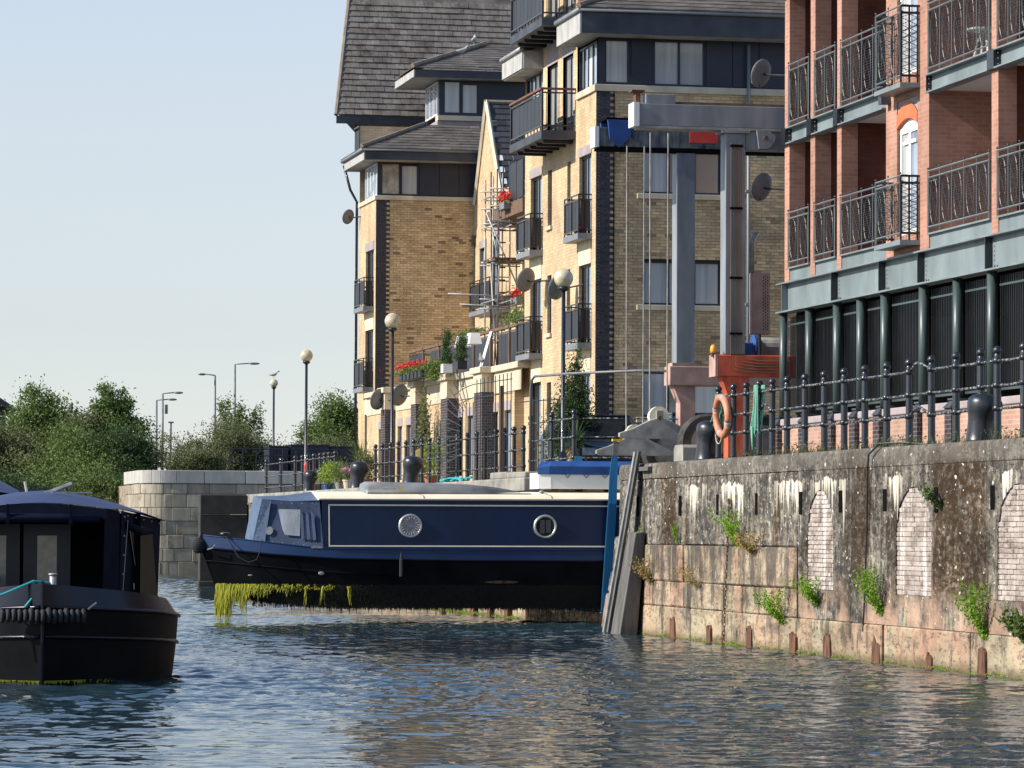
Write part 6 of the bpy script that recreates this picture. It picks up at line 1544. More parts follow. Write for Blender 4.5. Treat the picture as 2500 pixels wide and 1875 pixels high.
# chain and cable on the wall
ch = MB(); nl = 34
for k in range(nl):
    f = k/(nl-1); y, z = 57.19+.34*f, 2.24-2.34*f
    q = MB().ring((0, 0, 0), .026, .008, 'X', 10, 5)
    for v in q.v:
        yy, zz_, xx = v[1]*.75, v[2]*1.6, v[0]
        if k % 2: yy, xx = xx, yy
        ch.v.append((15.455+xx, y+yy, z+zz_))
    n0 = len(ch.v)-len(q.v); ch.f += [tuple(i+n0 for i in f_) for f_ in q.f]
tag(ch.build('mooring_chain', mat['rust'], base=(15.45, 57.4, 0)), 'rusty link chain hanging down the quay wall into water', 'chain', kind=None)
MB().ring((15.45, 57.18, 2.29), .04, .014, 'X', 12, 6).build('ring_bolt', mat['rust'], wall)
tag(MB().tube([(16.0, 48.6, 3.02), (15.7, 49.0, 3.05), (15.46, 49.25, 3.04), (15.42, 49.6, 2.9), (15.44, 49.72, 2.7), (15.47, 49.85, 1.8), (15.47, 49.95, .9), (15.46, 50.0, .42)], .014, 6).build('black_cable', mat['blackmetal'], base=(15.47, 50, .4)), 'thin black cable hanging over the coping between two arches', 'cable')
# globe lamps
def globe_lamp(x, y, z0, zg, r, label, rp=.05):
    t = thing('globe_lamp', (x, y, z0), label, 'street lamp', 'globe lamps on posts')
    MB().lathe([(rp*1.7, 0), (rp*1.7, .6), (rp, .66), (rp*.85, zg-r-z0-.06)], (x, y, z0), 12).build('post', mat['blackmetal'], t, smooth=True)
    MB().lathe([(rp*.9, -.08), (r*.55, -.04), (r*.62, .0), (r*.5, .03)], (x, y, zg-r), 14).build('collar', mat['blackmetal'], t, smooth=True)
    MB().ball((x, y, zg), r, 24, 16).build('globe', mat['globe'], t, smooth=True)
globe_lamp(17.5, 116.0, 2.88, 7.30, .20, 'cream globe lamp on black post with red box at its foot')
globe_lamp(17.5, 100.2, 2.88, 7.54, .22, 'cream globe lamp on black post in front of far brick tower')
globe_lamp(17.5, 78.6, 2.88, 7.30, .21, 'weathered globe lamp on black post beside the conifer')
globe_lamp(22.0, 155.0, 4.05, 7.96, .175, 'distant globe lamp with a gull standing on top')
rbx = MB().lathe([(.10, 0), (.11, .1), (.11, .38), (.06, .46)], (17.5, 115.85, 3.45), 12).build('red_box', mat['reed'], base=(17.5, 115.85, 3.45)); tag(rbx, 'small red housing fixed to lamp post beside railing bend', 'housing')
def street_light(x, y, z0, zt, arm, label):
    t = thing('street_light', (x, y, z0), label, 'street light', 'tall road lights beyond the bushes')
    MB().tube([(x, y, z0), (x, y, zt)], [.09, .05], 8).build('pole', mat['galv2'], t, smooth=True)
    s = 1 if arm > 0 else -1
    MB().tube([(x, y, zt), (x+arm*.65, y, zt+.06)], .035, 6).build('arm', mat['galv2'], t, smooth=True)
    MB().ball((x+arm*.85, y, zt+.05), .3, 12, 6, (abs(arm)*.9, .5, .22)).build('lantern', mat['galv2'], t, smooth=True)
mat['galv2'] = M('weathered_lamp_steel', (.16, .165, .17), .5, .2)
street_light(22.33, 200, 4.05, 9.1, 1.0, 'taller of two road lights standing close together')
street_light(22.22, 202, 4.05, 8.80, 1.0, 'shorter of two road lights standing close together')
street_light(25.17, 200, 4.05, 10.12, -.85, 'road light whose arm points away from the other road lights')
street_light(26.25, 200, 4.05, 10.74, 1.22, 'tallest road light with the longest arm')
sp = thing('signal_post', (22.79, 200, 4.05), 'slim grey post with small square head near the road lights', 'post')
MB().tube([(22.79, 200, 4.05), (22.79, 200, 7.5)], .05, 6).build('pole', mat['galv2'], sp); MB().box(22.65, 22.93, 199.9, 200.1, 7.5, 7.58).box(22.45, 22.6, 199.9, 200.1, 8.0, 8.5).build('head', mat['galv2'], sp)
ps = thing('utility_posts', (14.9, 172, 2), 'pair of dark posts rising beside the tallest leafy tree', 'post')
for x, z in ((14.95, 7.6), (15.15, 7.3)): MB().tube([(x, 171.5, 2), (x, 171.5, z)], .045, 6).build('pole', mat['blackmetal'], ps)
MB().box(14.9, 15.25, 171.4, 171.6, 7.15, 7.2).build('crossbar', mat['blackmetal'], ps)
# railing and dark containers on the far wall
fr_ = thing('far_railing', (20, 151, 4.05), 'thin navy railing on top of the pale dock wall', 'railing')
for z in (4.5, 4.8, 5.08): MB().tube([(19.6, 150.8, z), (24, 150.8, z)], .025, 5).build('rail', mat['cladding'], fr_)
for k in range(9): MB().tube([(19.6+k*.55, 150.8, 4.05), (19.6+k*.55, 150.8, 5.08)], .03, 5).build('post', mat['cladding'], fr_)
for k, (xa, xb, zt, lb) in enumerate(((21.4, 22.2, 5.2, 'narrow navy steel container behind the thin railing'), (22.3, 23.9, 5.26, 'wide navy steel container beside the palm'), (24.0, 25.2, 5.2, 'navy steel container nearest the far tower'))):
    c = thing('container', ((xa+xb)/2, 152.6, 4.05), lb, 'container', 'dark containers on the dock wall')
    MB().box(xa, xb, 152, 153.5, 4.05, zt).build('body', mat['cladding'], c, bevel=.02)
    for j in range(int((xb-xa)/.25)): MB().box(xa+.1+j*.25, xa+.16+j*.25, 151.97, 152.0, 4.15, zt-.1).build('rib', mat['cladding'], c)
    MB().box(xa-.02, xb+.02, 151.95, 153.55, zt, zt+.05).build('rim', mat['cladding'], c)
# ================================================================ TERRACE AND QUAY CLUTTER
def leafquad(mb, p, sz, rg_, up_=.0):
    a = Vector((rg_.gauss(0, 1), rg_.gauss(0, 1), rg_.gauss(0, 1)+up_)).normalized(); b = a.orthogonal().normalized()
    b = (b*math.cos(t_ := rg_.uniform(0, 6.28))+a.cross(b)*math.sin(t_)).normalized(); c = a.cross(b)
    l, w = sz*rg_.uniform(.7, 1.3), sz*rg_.uniform(.35, .6); P = Vector(p)
    mb.add([P-b*l*.5, P+c*w*.5, P+b*l*.5, P-c*w*.5], [(0, 1, 2, 3)])
def foliage(blobs, n, sz, seed, fill=.55, clump=.28):
    rg_ = random.Random(seed); mb = MB(); tot = sum(r[0]*r[1]*r[2] for c, r in blobs) or 1
    for c, r in blobs:
        k = max(6, int(26*(r[0]*r[1]*r[2]/tot)**.5)+10)
        cl = []
        for i in range(k):
            d = Vector((rg_.gauss(0, 1), rg_.gauss(0, 1), rg_.gauss(0, 1))).normalized(); q = rg_.uniform(fill, 1.0)
            cl.append((Vector((c[0]+d.x*r[0]*q, c[1]+d.y*r[1]*q, c[2]+d.z*r[2]*q)), rg_.uniform(.6, 1.3)))
        m = int(2.0*n*(r[0]*r[1]*r[2])/tot)
        for i in range(m):
            p, s = rg_.choice(cl); e = clump*s
            v = p+Vector((rg_.gauss(0, e*r[0]), rg_.gauss(0, e*r[1]), rg_.gauss(0, e*r[2]*.8)))
            leafquad(mb, v, sz, rg_, .5)
    return mb
def blades(c, n, l, w, seed, mat_, name, par, zup=.6, droop=.5):
    rg_ = random.Random(seed); mb = MB()
    for k in range(n):
        a = rg_.uniform(0, 6.28); el = rg_.uniform(.15, 1.35); d = Vector((math.cos(a)*math.cos(el), math.sin(a)*math.cos(el), math.sin(el)))
        s = Vector((-math.sin(a), math.cos(a), 0)); L = l*rg_.uniform(.7, 1.1); P = Vector(c); vs = []
        for i in range(5):
            f = i/4; q = P+d*L*f+Vector((0, 0, -droop*L*f*f*math.cos(el))); ww = w*(1-f)**.7*(.5+min(1, f*4)*.5)
            vs += [q-s*ww, q+s*ww]
        mb.add(vs, [(2*i, 2*i+1, 2*i+3, 2*i+2) for i in range(4)])
    return mb.build(name, mat[mat_], par)
pa = thing('palm_plant', (17.1, 103.2, 2.88), 'spiky green cordyline palm among flower pots behind bollard', 'plant')
MB().tube([(17.1, 103.2, 2.88), (17.12, 103.2, 3.6)], [.07, .05], 7).build('trunk', mat['bark'], pa)
blades((17.12, 103.2, 3.62), 110, .95, .025, 4, 'leaf_palm', 'fronds', pa)
blades((16.8, 104.6, 3.3), 60, .8, .022, 14, 'leaf_olive', 'fronds', pa)
co = thing('conifer', (18.3, 81, 2.88), 'dense young conifer beside globe lamp and tall railing', 'tree')
MB().tube([(18.3, 81, 2.88), (18.3, 81, 5.6)], [.06, .01], 6).build('trunk', mat['bark'], co)
tag(foliage([((18.2, 81, 3.75), (.60, .65, .55)), ((18.25, 81, 4.4), (.48, .5, .6)), ((18.32, 81, 5.0), (.33, .35, .5)), ((18.38, 81, 5.5), (.2, .2, .35)), ((18.4, 81, 5.85), (.1, .1, .2))], 8000, .065, 11, .15, .26).build('crown', mat['leaf_dark'], co), None)
c2 = thing('cordyline', (18.0, 79.6, 2.88), 'spiky dark cordyline below conifer with dry hanging leaves', 'plant')
MB().tube([(18.0, 79.6, 2.88), (18.0, 79.6, 3.7)], .05, 6).build('trunk', mat['bark'], c2)
blades((18.0, 79.6, 3.7), 90, .75, .022, 9, 'leaf_dark', 'fronds', c2); blades((18.0, 79.6, 3.55), 40, .6, .02, 10, 'leaf_dry', 'dry_fronds', c2, droop=1.4)
def pot(x, y, z, r, h, m, label, plants):
    t = thing('flower_pot', (x, y, z), label, 'flower pot', 'flower pots and planters')
    MB().lathe([(r*.7, 0), (r*.95, h*.85), (r*1.08, h*.87), (r*1.08, h), (r*.9, h), (r*.85, h*.9)], (x, y, z), 14).build('pot', mat[m], t, smooth=False)
    for i, (pm, rr_, dz, nn, sz) in enumerate(plants): foliage([((x, y, z+h+dz), rr_)], nn, sz, int(x*7+y*3+i), .2, .35).build('foliage' if 'leaf' in pm else 'blossom', mat[pm], t)
pot(16.15, 102.9, 2.88, .16, .22, 'coverblue', 'blue pot holding a pale variegated bush beside small bollard', [('leaf_lime', (.30, .45, .28), .28, 900, .07)])
pot(16.2, 99.7, 2.88, .14, .28, 'cream_stone', 'cream pot of pink blooms beside the tall bollard', [('leaf', (.16, .2, .14), .12, 250, .06), ('pink_flower', (.16, .2, .10), .24, 220, .05)])
pot(16.2, 101.2, 2.88, .12, .22, 'galv', 'small metal pot of orange-green plants between other pots', [('leaf', (.22, .5, .3), .26, 600, .07), ('buoy', (.1, .2, .12), .08, 60, .04)])
pot(16.5, 98.4, 2.88, .2, .3, 'terracotta', 'terracotta pot with green shrub behind tall bollard', [('leaf_olive', (.3, .4, .4), .35, 700, .08)])
pot(16.35, 107.3, 2.88, .18, .2, 'terracotta', 'terracotta bowl with dry stems near the small bollard', [('leaf_dry', (.12, .3, .1), .1, 120, .06)])
pot(16.9, 91.0, 2.88, .2, .3, 'terracotta', 'pot with bright lime shrub behind railing near bollard', [('leaf_lime', (.25, .35, .45), .45, 700, .07)])
hc = thing('hanging_chair', (17.2, 94.2, 2.88), 'tan wicker egg chair hanging from curved black pole', 'chair')
MB().tube([(17.3, 95.6, 2.9), (17.3, 95.7, 3.5), (17.3, 95.4, 3.95), (17.3, 94.8, 4.2), (17.25, 93.9, 4.32)], .03, 7).build('stand', mat['blackmetal'], hc, smooth=True)
mb = MB(); mb.lathe([(.05, .62), (.24, .5), (.32, .28), (.3, .1), (.15, 0)], (17.2, 94.2, 3.28), 16); mb.build('basket', mat['wicker'] if 'wicker' in mat else mat['leaf_dry'], hc, smooth=True)
# arched steel grille with fanned spikes
gr = thing('steel_grille', (16.2, 81, 2.88), 'arched black steel grille with fanned spikes above the railing', 'grille')
def arc(zb, zt): return [(16.2, 84.4, zb), (16.2, 83.7, zb+(zt-zb)*.5), (16.2, 83.0, zb+(zt-zb)*.8), (16.2, 82.1, zt), (16.2, 77.8, zt-.04)]
MB().tube(arc(4.60, 4.80), .011, 5).build('lower_arc', mat['blackmetal'], gr); MB().tube(arc(4.93, 5.10), .011, 5).build('upper_arc', mat['blackmetal'], gr)
for k in range(15):
    y = 77.9+k*.42; MB().tube([(16.2, y, 2.9), (16.2, y, 5.2 if y < 82 else 4.7)], .011, 5).build('bar', mat['blackmetal'], gr)
for k in range(12):
    a = R(75-k*9); MB().tube([(16.2, 82.3+.9*math.cos(a)*1.5, 3.9+.85*math.sin(a)), (16.2, 82.3+2.2*math.cos(a)*1.8, 3.95+1.55*math.sin(a))], .010, 5).build('spike', mat['blackmetal'], gr)
for k in range(8): MB().tube([(16.2, 84.8, 3.1+k*.17), (16.2, 87.8, 3.12+k*.18)], .010, 5).build('spike', mat['blackmetal'], gr)
for y in (85.3, 86.1, 86.9): MB().tube([(16.2, y, 2.9), (16.2, y, 4.4)], .010, 5).build('bar', mat['blackmetal'], gr)
MB().box(16.16, 16.24, 78.85, 78.97, 2.88, 4.95).build('gate_post', mat['wood'], gr)
gt = thing('steel_gate', (16.4, 75, 2.88), 'grey tubular gate frame with rounded corner in front of conifer', 'gate')
MB().tube([(16.5, 77.3, 2.9), (16.5, 77.3, 4.85), (16.5, 77.15, 5.02), (16.5, 76.9, 5.08), (16.9, 75.2, 5.08), (17.9, 73.45, 5.08), (19.6, 73.4, 5.08)], .028, 7).build('frame', mat['galv2'], gt, smooth=True)
for k in range(7): MB().tube([(16.5+.05*k, 77.0-.28*k, 2.9), (16.5+.05*k, 77.0-.28*k, 4.6)], .010, 5).build('bar', mat['blackmetal'], gt)
MB().tube([(16.5, 78.3, 4.58), (16.85, 75.1, 4.56)], .012, 5).build('crossbar', mat['blackmetal'], gt)
# terrace planters
pl = thing('planter_box', (18.95, 104.6, 6.1), 'long black planter overflowing with red geraniums on terrace ledge', 'planter', 'flower pots and planters')
MB().box(18.8, 19.15, 102.8, 106.4, 6.12, 6.34).build('trough', mat['blackboard'], pl)
for k in range(6): MB().box(18.775, 18.8, 102.9+k*.6, 103.3+k*.6, 6.13, 6.33).build('panel', mat['blackboard'], pl)
foliage([((18.95, 104.6, 6.40), (.22, 1.9, .12))], 1100, .09, 31, .1, .4).build('foliage', mat['leaf'], pl)
foliage([((18.92, 104.9, 6.53), (.22, 1.8, .09))], 1300, .07, 32, .1, .4).build('blossom', mat['red_flower'], pl)
for (y, ht, lb, m) in ((99.85, .85, 'spiral dark topiary in square white pot on terrace ledge', 'white_paint'), (97.75, .75, 'ball topiary in black stand on terrace ledge', 'blackboard')):
    t = thing('topiary', (18.95, y, 6.12), lb, 'plant', 'flower pots and planters')
    MB().box(18.82, 19.08, y-.18, y+.18, 6.12, 6.36).build('pot', mat[m], t)
    foliage([((18.95, y, 6.42+ht*.5), (.13, .2, ht*.55)), ((18.95, y, 6.5), (.16, .26, .16))], 1500, .05, int(y), .3, .3).build('foliage', mat['leaf_dark'], t)
for (y, lb) in ((99.1, 'white tapered planter mounted on terrace screen left'), (97.6, 'white tapered planter mounted on terrace screen right')):
    t = MB().add([(19.25-.17, y-.36, 6.80), (19.25+.17, y-.36, 6.80), (19.25+.17, y+.36, 6.80), (19.25-.17, y+.36, 6.80), (19.25-.12, y-.24, 7.1), (19.25+.12, y-.24, 7.1), (19.25+.12, y+.24, 7.1), (19.25-.12, y+.24, 7.1)],
        [(0, 3, 2, 1), (4, 5, 6, 7), (0, 1, 5, 4), (1, 2, 6, 5), (2, 3, 7, 6), (3, 0, 4, 7)]).build('planter', mat['white_paint'], base=(19.5, y, 6.12)); tag(t, lb.replace('left', 'beside the spiral topiary').replace('right', 'beside the ball topiary'), 'planter', 'flower pots and planters')
bd = MB().quad((19.2, 96.1, 6.15), (19.2, 96.5, 6.15), (19.35, 95.9, 7.05), (19.35, 95.55, 7.05)).quad((19.21, 96.1, 6.15), (19.36, 95.55, 7.05), (19.36, 95.9, 7.05), (19.21, 96.5, 6.15)).build('white_board', mat['white_paint'], base=(19.2, 96.3, 6.15)); tag(bd, 'narrow white board leaning against the terrace screen', 'board')
for i, (c, r, n_, s_, m, lb) in enumerate((((20.7, 105.4, 7.5), (.2, 2.0, .12), 500, .08, 'leaf', 'bright green climber spilling over the terrace screen'), ((20.8, 99.2, 7.7), (.2, 1.5, .2), 500, .08, 'leaf', 'bright green climber below the scaffold on terrace'),
        ((19.05, 103.8, 4.5), (.14, .55, 1.15), 1300, .10, 'leaf_olive', 'ivy growing up the terrace wall between piers'), ((18.95, 101.7, 6.3), (.2, .6, .3), 500, .08, 'leaf', 'leafy trailing plant on ledge beside red geraniums'),
        ((19.1, 101.2, 6.1), (.12, 1.0, .1), 400, .05, 'leaf_olive', 'pale trailing stonecrop along terrace coping'))):
    tag(foliage([(c, r)], n_*(2 if i > 2 else 1), s_, 50+i, .1, .35).build('climbing_plant', mat[m], base=(c[0], c[1], c[2]-r[2])), lb, 'plant')
# flowers on balconies
for i, (c, r, lb) in enumerate((((21.2, 103.0, 11.25), (.12, .5, .18), 'red flowers on brown balcony inside the scaffold'), ((21.6, 103.2, 8.55), (.12, .6, .16), 'red flowers low behind the scaffold poles'), ((19.52, 86.0, 9.06), (.06, .12, .06), 'small red flowers in boarded balcony of tower behind hoist'))):
    t = thing('flower_pot', (c[0], c[1], c[2]-.3), lb, 'flower pot', 'flower pots and planters')
    MB().box(c[0]-.1, c[0]+.1, c[1]-r[1]*.8, c[1]+r[1]*.8, c[2]-.32, c[2]-.12).build('trough', mat['greymetal'], t)
    foliage([(c, r)], 300, .08, 70+i, .1, .35).build('blossom', mat['red_flower'], t); foliage([((c[0], c[1], c[2]-.1), r)], 200, .08, 80+i, .1, .35).build('foliage', mat['leaf'], t)
# scaffold
sc = thing('scaffold', (21.2, 103, 5.9), 'grey tube scaffold tower rising from the terrace before the gable', 'scaffold')
def sct(a, b, m='galv'): MB().tube([a, b], .022, 6).build('tube', mat[m], sc, smooth=True)
for y in (103.3, 104.4):
    for x, zt in ((20.93, 11.9), (21.10, 11.2), (21.42, 12.1), (21.85, 11.8)): sct((x, y, 5.9), (x+random.uniform(-.02, .02), y, zt), 'rust' if (x == 21.1 and y > 104) else 'galv')
    for z in (11.55, 11.3, 11.05, 10.62, 10.45, 9.5, 9.42, 8.45, 8.18, 7.2):
        sct((20.78+random.uniform(-.04, .1), y-.03, z), (21.95, y-.03, z+random.uniform(-.015, .015)))
for x in (20.93, 21.42, 21.85):
    for z in (11.3, 10.45, 9.46, 8.3, 7.2): sct((x-.03, 102.9, z+.04), (x-.03, 104.8, z+.04))
sct((19.62, 103.25, 8.52), (21.95, 103.25, 8.46)); sct((19.95, 103.2, 8.22), (21.9, 103.2, 8.16))
sct((20.72, 103.24, 10.85), (21.8, 103.24, 8.4)); sct((20.9, 103.26, 10.3), (21.15, 103.26, 9.3)); sct((20.85, 103.22, 9.4), (21.05, 103.22, 6.2)); sct((21.1, 103.22, 9.4), (20.95, 103.22, 6.2))
for k in range(14): sct((21.2, 103.9, 6.1+k*.36), (21.42, 103.9, 6.1+k*.36), 'rust')
sct((21.2, 103.9, 5.9), (21.2, 103.9, 11.0), 'rust')
for k in range(4): MB().box(20.85+k*.26, 21.09+k*.26, 102.9, 104.7, 9.52, 9.56).build('board', mat['wood'], sc)
# gulls
def gull(x, y, z, s, label, m='fascia_grey', rz=0):
    mb = MB(); st = [(-.20, .005, 0), (-.14, .03, .0), (-.05, .062, .01), (.04, .068, .02), (.10, .05, .06), (.13, .035, .11), (.16, .037, .14), (.19, .022, .14), (.24, .004, .125)]
    vs = []; n = 8
    for (px_, r, dz) in st:
        for k in range(n): a = 2*math.pi*k/n; vs.append((x+s*(px_*math.cos(rz)-r*math.cos(a)*math.sin(rz)), y+s*(px_*math.sin(rz)+r*math.cos(a)*math.cos(rz)), z+s*(.16+dz+r*math.sin(a))))
    mb.add(vs, [(i*n+k, i*n+(k+1) % n, (i+1)*n+(k+1) % n, (i+1)*n+k) for i in range(len(st)-1) for k in range(n)]+[tuple(range(n)), tuple(range(len(vs)-n, len(vs)))])
    for q in (-.02, .02): mb.tube([(x, y+q, z), (x, y+q, z+s*.12)], .006, 4)
    tag(mb.build('gull', mat[m], base=(x, y, z), smooth=True), label, 'bird', 'gulls')
gull(22.0, 155, 8.13, 1.1, 'gull standing on top of the distant globe lamp')
gull(22.75, 117.6, 17.12, 1.3, 'grey gull crouched on slate hip below big roof', rz=.3); gull(23.3, 118.3, 17.62, 1.2, 'upright gull higher on the slate hip', rz=1.2)
gull(19.2, 96.2, 6.12, 1.2, 'dark gull walking on terrace coping', 'dish', 1.5)
# parked cars behind the hoist
def car(xc, y0, label, z0=2.87):
    t = thing('parked_car', (xc, y0+2.1, z0), label, 'car', 'cars parked behind the hoist')
    pr = [(0, .35), (.05, .75), (.25, .92), (1.1, 1.02), (1.15, 1.05), (4.2, 1.05), (4.3, .9), (4.3, .35)]
    MB().prism([(y0+p[0], z0+p[1]) for p in pr], 'X', xc-.88, xc+.88).build('body', mat['car_paint'], t, bevel=.05)
    mb = MB(); lo, hi = (y0+1.05, y0+4.15, xc-.84, xc+.84, z0+1.052), (y0+1.75, y0+3.9, xc-.68, xc+.68, z0+1.5)
    mb.add([(lo[2], lo[0], lo[4]), (lo[3], lo[0], lo[4]), (lo[3], lo[1], lo[4]), (lo[2], lo[1], lo[4]), (hi[2], hi[0], hi[4]), (hi[3], hi[0], hi[4]), (hi[3], hi[1], hi[4]), (hi[2], hi[1], hi[4])], [(0, 1, 5, 4), (1, 2, 6, 5), (2, 3, 7, 6), (3, 0, 4, 7)])
    mb.build('windows', mat['glass_dark'], t)
    MB().box(hi[2]-.02, hi[3]+.02, hi[0]-.02, hi[1]+.02, hi[4], hi[4]+.05).build('roof', mat['car_paint'], t, bevel=.02)
    for sx in (-1, 1):
        MB().tube([(xc+sx*.83, lo[0], lo[4]), (xc+sx*.69, hi[0], hi[4])], .035, 6).build('pillar', mat['car_paint'], t)
        MB().box(xc+sx*.62-.15, xc+sx*.62+.15, y0-.01, y0+.05, z0+.6, z0+.76).build('headlight', mat['glass_sky'], t)
        MB().box(xc+sx*.95-.1, xc+sx*.95+.1, y0+1.2, y0+1.3, z0+1.02, z0+1.16).build('mirror', mat['car_paint'], t)
        for yy in (.8, 3.4):
            w = MB().tube([(xc+sx*.70, y0+yy, z0+.34), (xc+sx*.90, y0+yy, z0+.34)], .34, 18).build('wheel', mat['rubber'], t); MB().tube([(xc+sx*.895, y0+yy, z0+.34), (xc+sx*.905, y0+yy, z0+.34)], .2, 14).build('rim', mat['galv'], w)
car(20.75, 77.3, 'dark blue parked car behind the red hoist leg'); car(18.9, 79.4, 'dark parked car half hidden behind the lifting beams')
# patio table on the red balcony
pt = thing('patio_table', (19.98, 57.9, 9.58), 'white plastic patio table on upper red brick balcony', 'table')
MB().lathe([(.30, .50), (.30, .53)], (19.98, 57.9, 9.58), 16).build('top', mat['white_paint'], pt)
for a in (0, 1.57, 3.14, 4.71): MB().tube([(19.98+.2*math.cos(a), 57.9+.2*math.sin(a), 9.58), (19.98+.06*math.cos(a), 57.9+.06*math.sin(a), 10.08)], .018, 6).build('leg', mat['white_paint'], pt)
# ================================================================ WEEDS ON THE WALL
def tuft(y, z, h, n, m, label, spread=.25, sz=.05, lean_=.35, seed=0):
    rg_ = random.Random(seed+int(y*100)); mb = MB()
    for k in range(n):
        yy, tip = y+rg_.gauss(0, spread*.25), (XW-rg_.uniform(.05, lean_), y+rg_.gauss(0, spread), z+h*rg_.uniform(.5, 1.0))
        b = Vector((XW-.02, yy, z+rg_.uniform(-.04, .05))); T = Vector(tip); prev = None
        for i in range(9):
            f = i/8; p = b.lerp(T, f)+Vector((-.06*math.sin(f*3.1), 0, .05*f)); 
            for q in range(3): leafquad(mb, p+Vector((rg_.gauss(0, .018), rg_.gauss(0, .02), rg_.gauss(0, .02))), sz, rg_)
    tag(mb.build('wall_weed', mat[m], base=(XW-.05, y, z)), label, 'weed', 'weeds growing from the quay wall')
tuft(56.75, 1.62, .5, 34, 'leaf_fresh', 'big bright green weed beside the hanging chain', .42, seed=1)
tuft(55.8, 1.48, .28, 26, 'leaf_dry', 'brown dried weed joined to big green weed', .42, seed=2)
tuft(62.4, .95, .35, 24, 'leaf_dry', 'dry brown weed close to the timber fender', .35, .045, seed=3)
tuft(59.3, .92, .32, 16, 'leaf_dry', 'sparse dry weed between hanging chain and timber fender', .4, .04, seed=4)
tuft(54.2, .46, .45, 30, 'leaf_fresh', 'bushy green weed low on wall between chain and arches', .3, seed=5)
tuft(52.35, .78, .35, 26, 'leaf_fresh', 'green weed at foot of the arch closest to the chain', .25, seed=6)
tuft(49.25, .72, .62, 34, 'leaf_fresh', 'tall green weed beside the black cable', .22, seed=7)
tuft(44.85, .52, .62, 38, 'leaf_fresh', 'tall green weed below the brown moss between two arches', .2, seed=8)
tuft(46.65, 2.18, .22, 12, 'leaf', 'small dark leafy weed high on the wall at an arch shoulder', .08, seed=9)
tuft(60.5, 1.62, .3, 8, 'leaf_fresh', 'thin green weed strands high near dry tufts', .05, .035, .12, seed=10)
tuft(43.15, .48, .35, 26, 'leaf', 'broad dark leafy weed low beside an arch foot', .2, .08, seed=11)
tuft(63.0, 1.5, .45, 8, 'leaf_lime', 'yellow green moss sprigs close beside the timber fender', .06, .03, .08, seed=12)
gq = MB(); rq = random.Random(21)
for k in range(1500):
    y = 43+rq.random()*15.2; dens = .5+.5*math.sin(y*2.3)*math.sin(y*.9+1)
    if rq.random() > dens: continue
    x = 15.75+rq.random()*.5; a = rq.uniform(0, 6.28); h = rq.uniform(.05, .2); w = .008
    gq.tri((x-w, y-w, 2.99), (x+w, y+w, 2.99), (x+.06*math.cos(a), y+.06*math.sin(a), 2.99+h))
for k in range(900):
    y = 43+rq.random()*15.2
    if rq.random() > .5+.5*math.sin(y*2.3)*math.sin(y*.9+1): continue
    leafquad(gq, (15.75+rq.random()*.5, y, 3.02+rq.random()*.16), .05, rq)
tag(gq.build('quay_grass', mat['leaf_olive'], base=(15.9, 50, 2.99)), 'scrubby grass and weeds along the foot of railing with lifebuoy', 'grass', kind='stuff')
al = MB()
for k in range(4200):
    y = 38+rq.random()*26; 
    if rq.random() > .35+.65*abs(math.sin(y*1.7)*math.cos(y*.6)): continue
    z = rq.uniform(-.01, .035+.025*math.sin(y*3)); leafquad(al, (XW-.025-rq.random()*.03, y, z), .035, rq)
tag(al.build('waterline_algae', mat['leaf_lime'], wall), kind='stuff')
al = MB()
for k in range(1200): leafquad(al, (XW-.03-rq.random()*.1, 73.3+rq.random()*12, rq.uniform(-.01, .06)), .05, rq)
tag(al.build('waterline_algae', mat['leaf_lime'], lw), kind='stuff')
# ================================================================ TREES AND FAR HOUSE
def tree(name, label, x, y, z0, blobs, n, sz, m, seed, cat='bush', stems=3, group='bushes and trees beyond the dock'):
    t = thing(name, (x, y, z0), label, cat, group); rg_ = random.Random(seed); tk = MB()
    zt = max(c[2] for c, r in blobs)
    tk.tube([(x, y, z0-.2), (x+.05, y, (z0+zt)/2), (x, y, zt)], [.11, .08, .03], 7)
    for k in range(stems+2):
        c, r = rg_.choice(blobs); tk.tube([(x, y, z0+(zt-z0)*rg_.uniform(.1, .5)), ((x+c[0])/2, (y+c[1])/2, (z0+c[2])/2+.4), (c[0]+rg_.uniform(-.6, .6)*r[0], c[1]+rg_.uniform(-.5, .5)*r[1], c[2]+rg_.uniform(.1, .8)*r[2])], [.06, .04, .012], 5)
    tk.build('trunk', mat['bark'], t)
    foliage([(c, (r[0]*1.12, r[1]*1.1, r[2]*1.1)) for c, r in blobs], int(n*1.7), sz*.95, seed, .35, .30).build('crown', mat[m], t)
def B(x, y, z, rx, ry, rz): return ((x, y, z), (rx, ry, rz))
tree('tree', 'tallest leafy tree among the bushes beyond the canal boat', 13.6, 173, 2.2, [B(13.3, 173, 6.9, 1.0, 1.0, 1.1), B(14.3, 173, 6.8, .8, .9, 1.0), B(13.0, 173, 6.3, 1.2, 1.2, 1.0), B(14.2, 172.5, 6.0, 1.2, 1.2, 1.0)], 5200, .17, 'leaf', 1, 'tree')
tree('tree', 'leafy tree with open top next to the tallest leafy tree', 16.6, 171, 2.2, [B(16.5, 171, 7.6, .6, .7, .75), B(17.2, 171, 7.3, .5, .6, .7), B(16.5, 171, 6.5, .9, .9, .9), B(17.6, 171, 6.5, .8, .8, .5)], 3400, .17, 'leaf', 2, 'tree')
tree('bush', 'rounded olive green bush in front of slate roofed house', 11.4, 169, 2.1, [B(11.2, 169, 5.3, 1.6, 1.6, 1.5), B(12.1, 168, 4.3, 1.5, 1.5, 1.4)], 6500, .15, 'leaf_olive', 3)
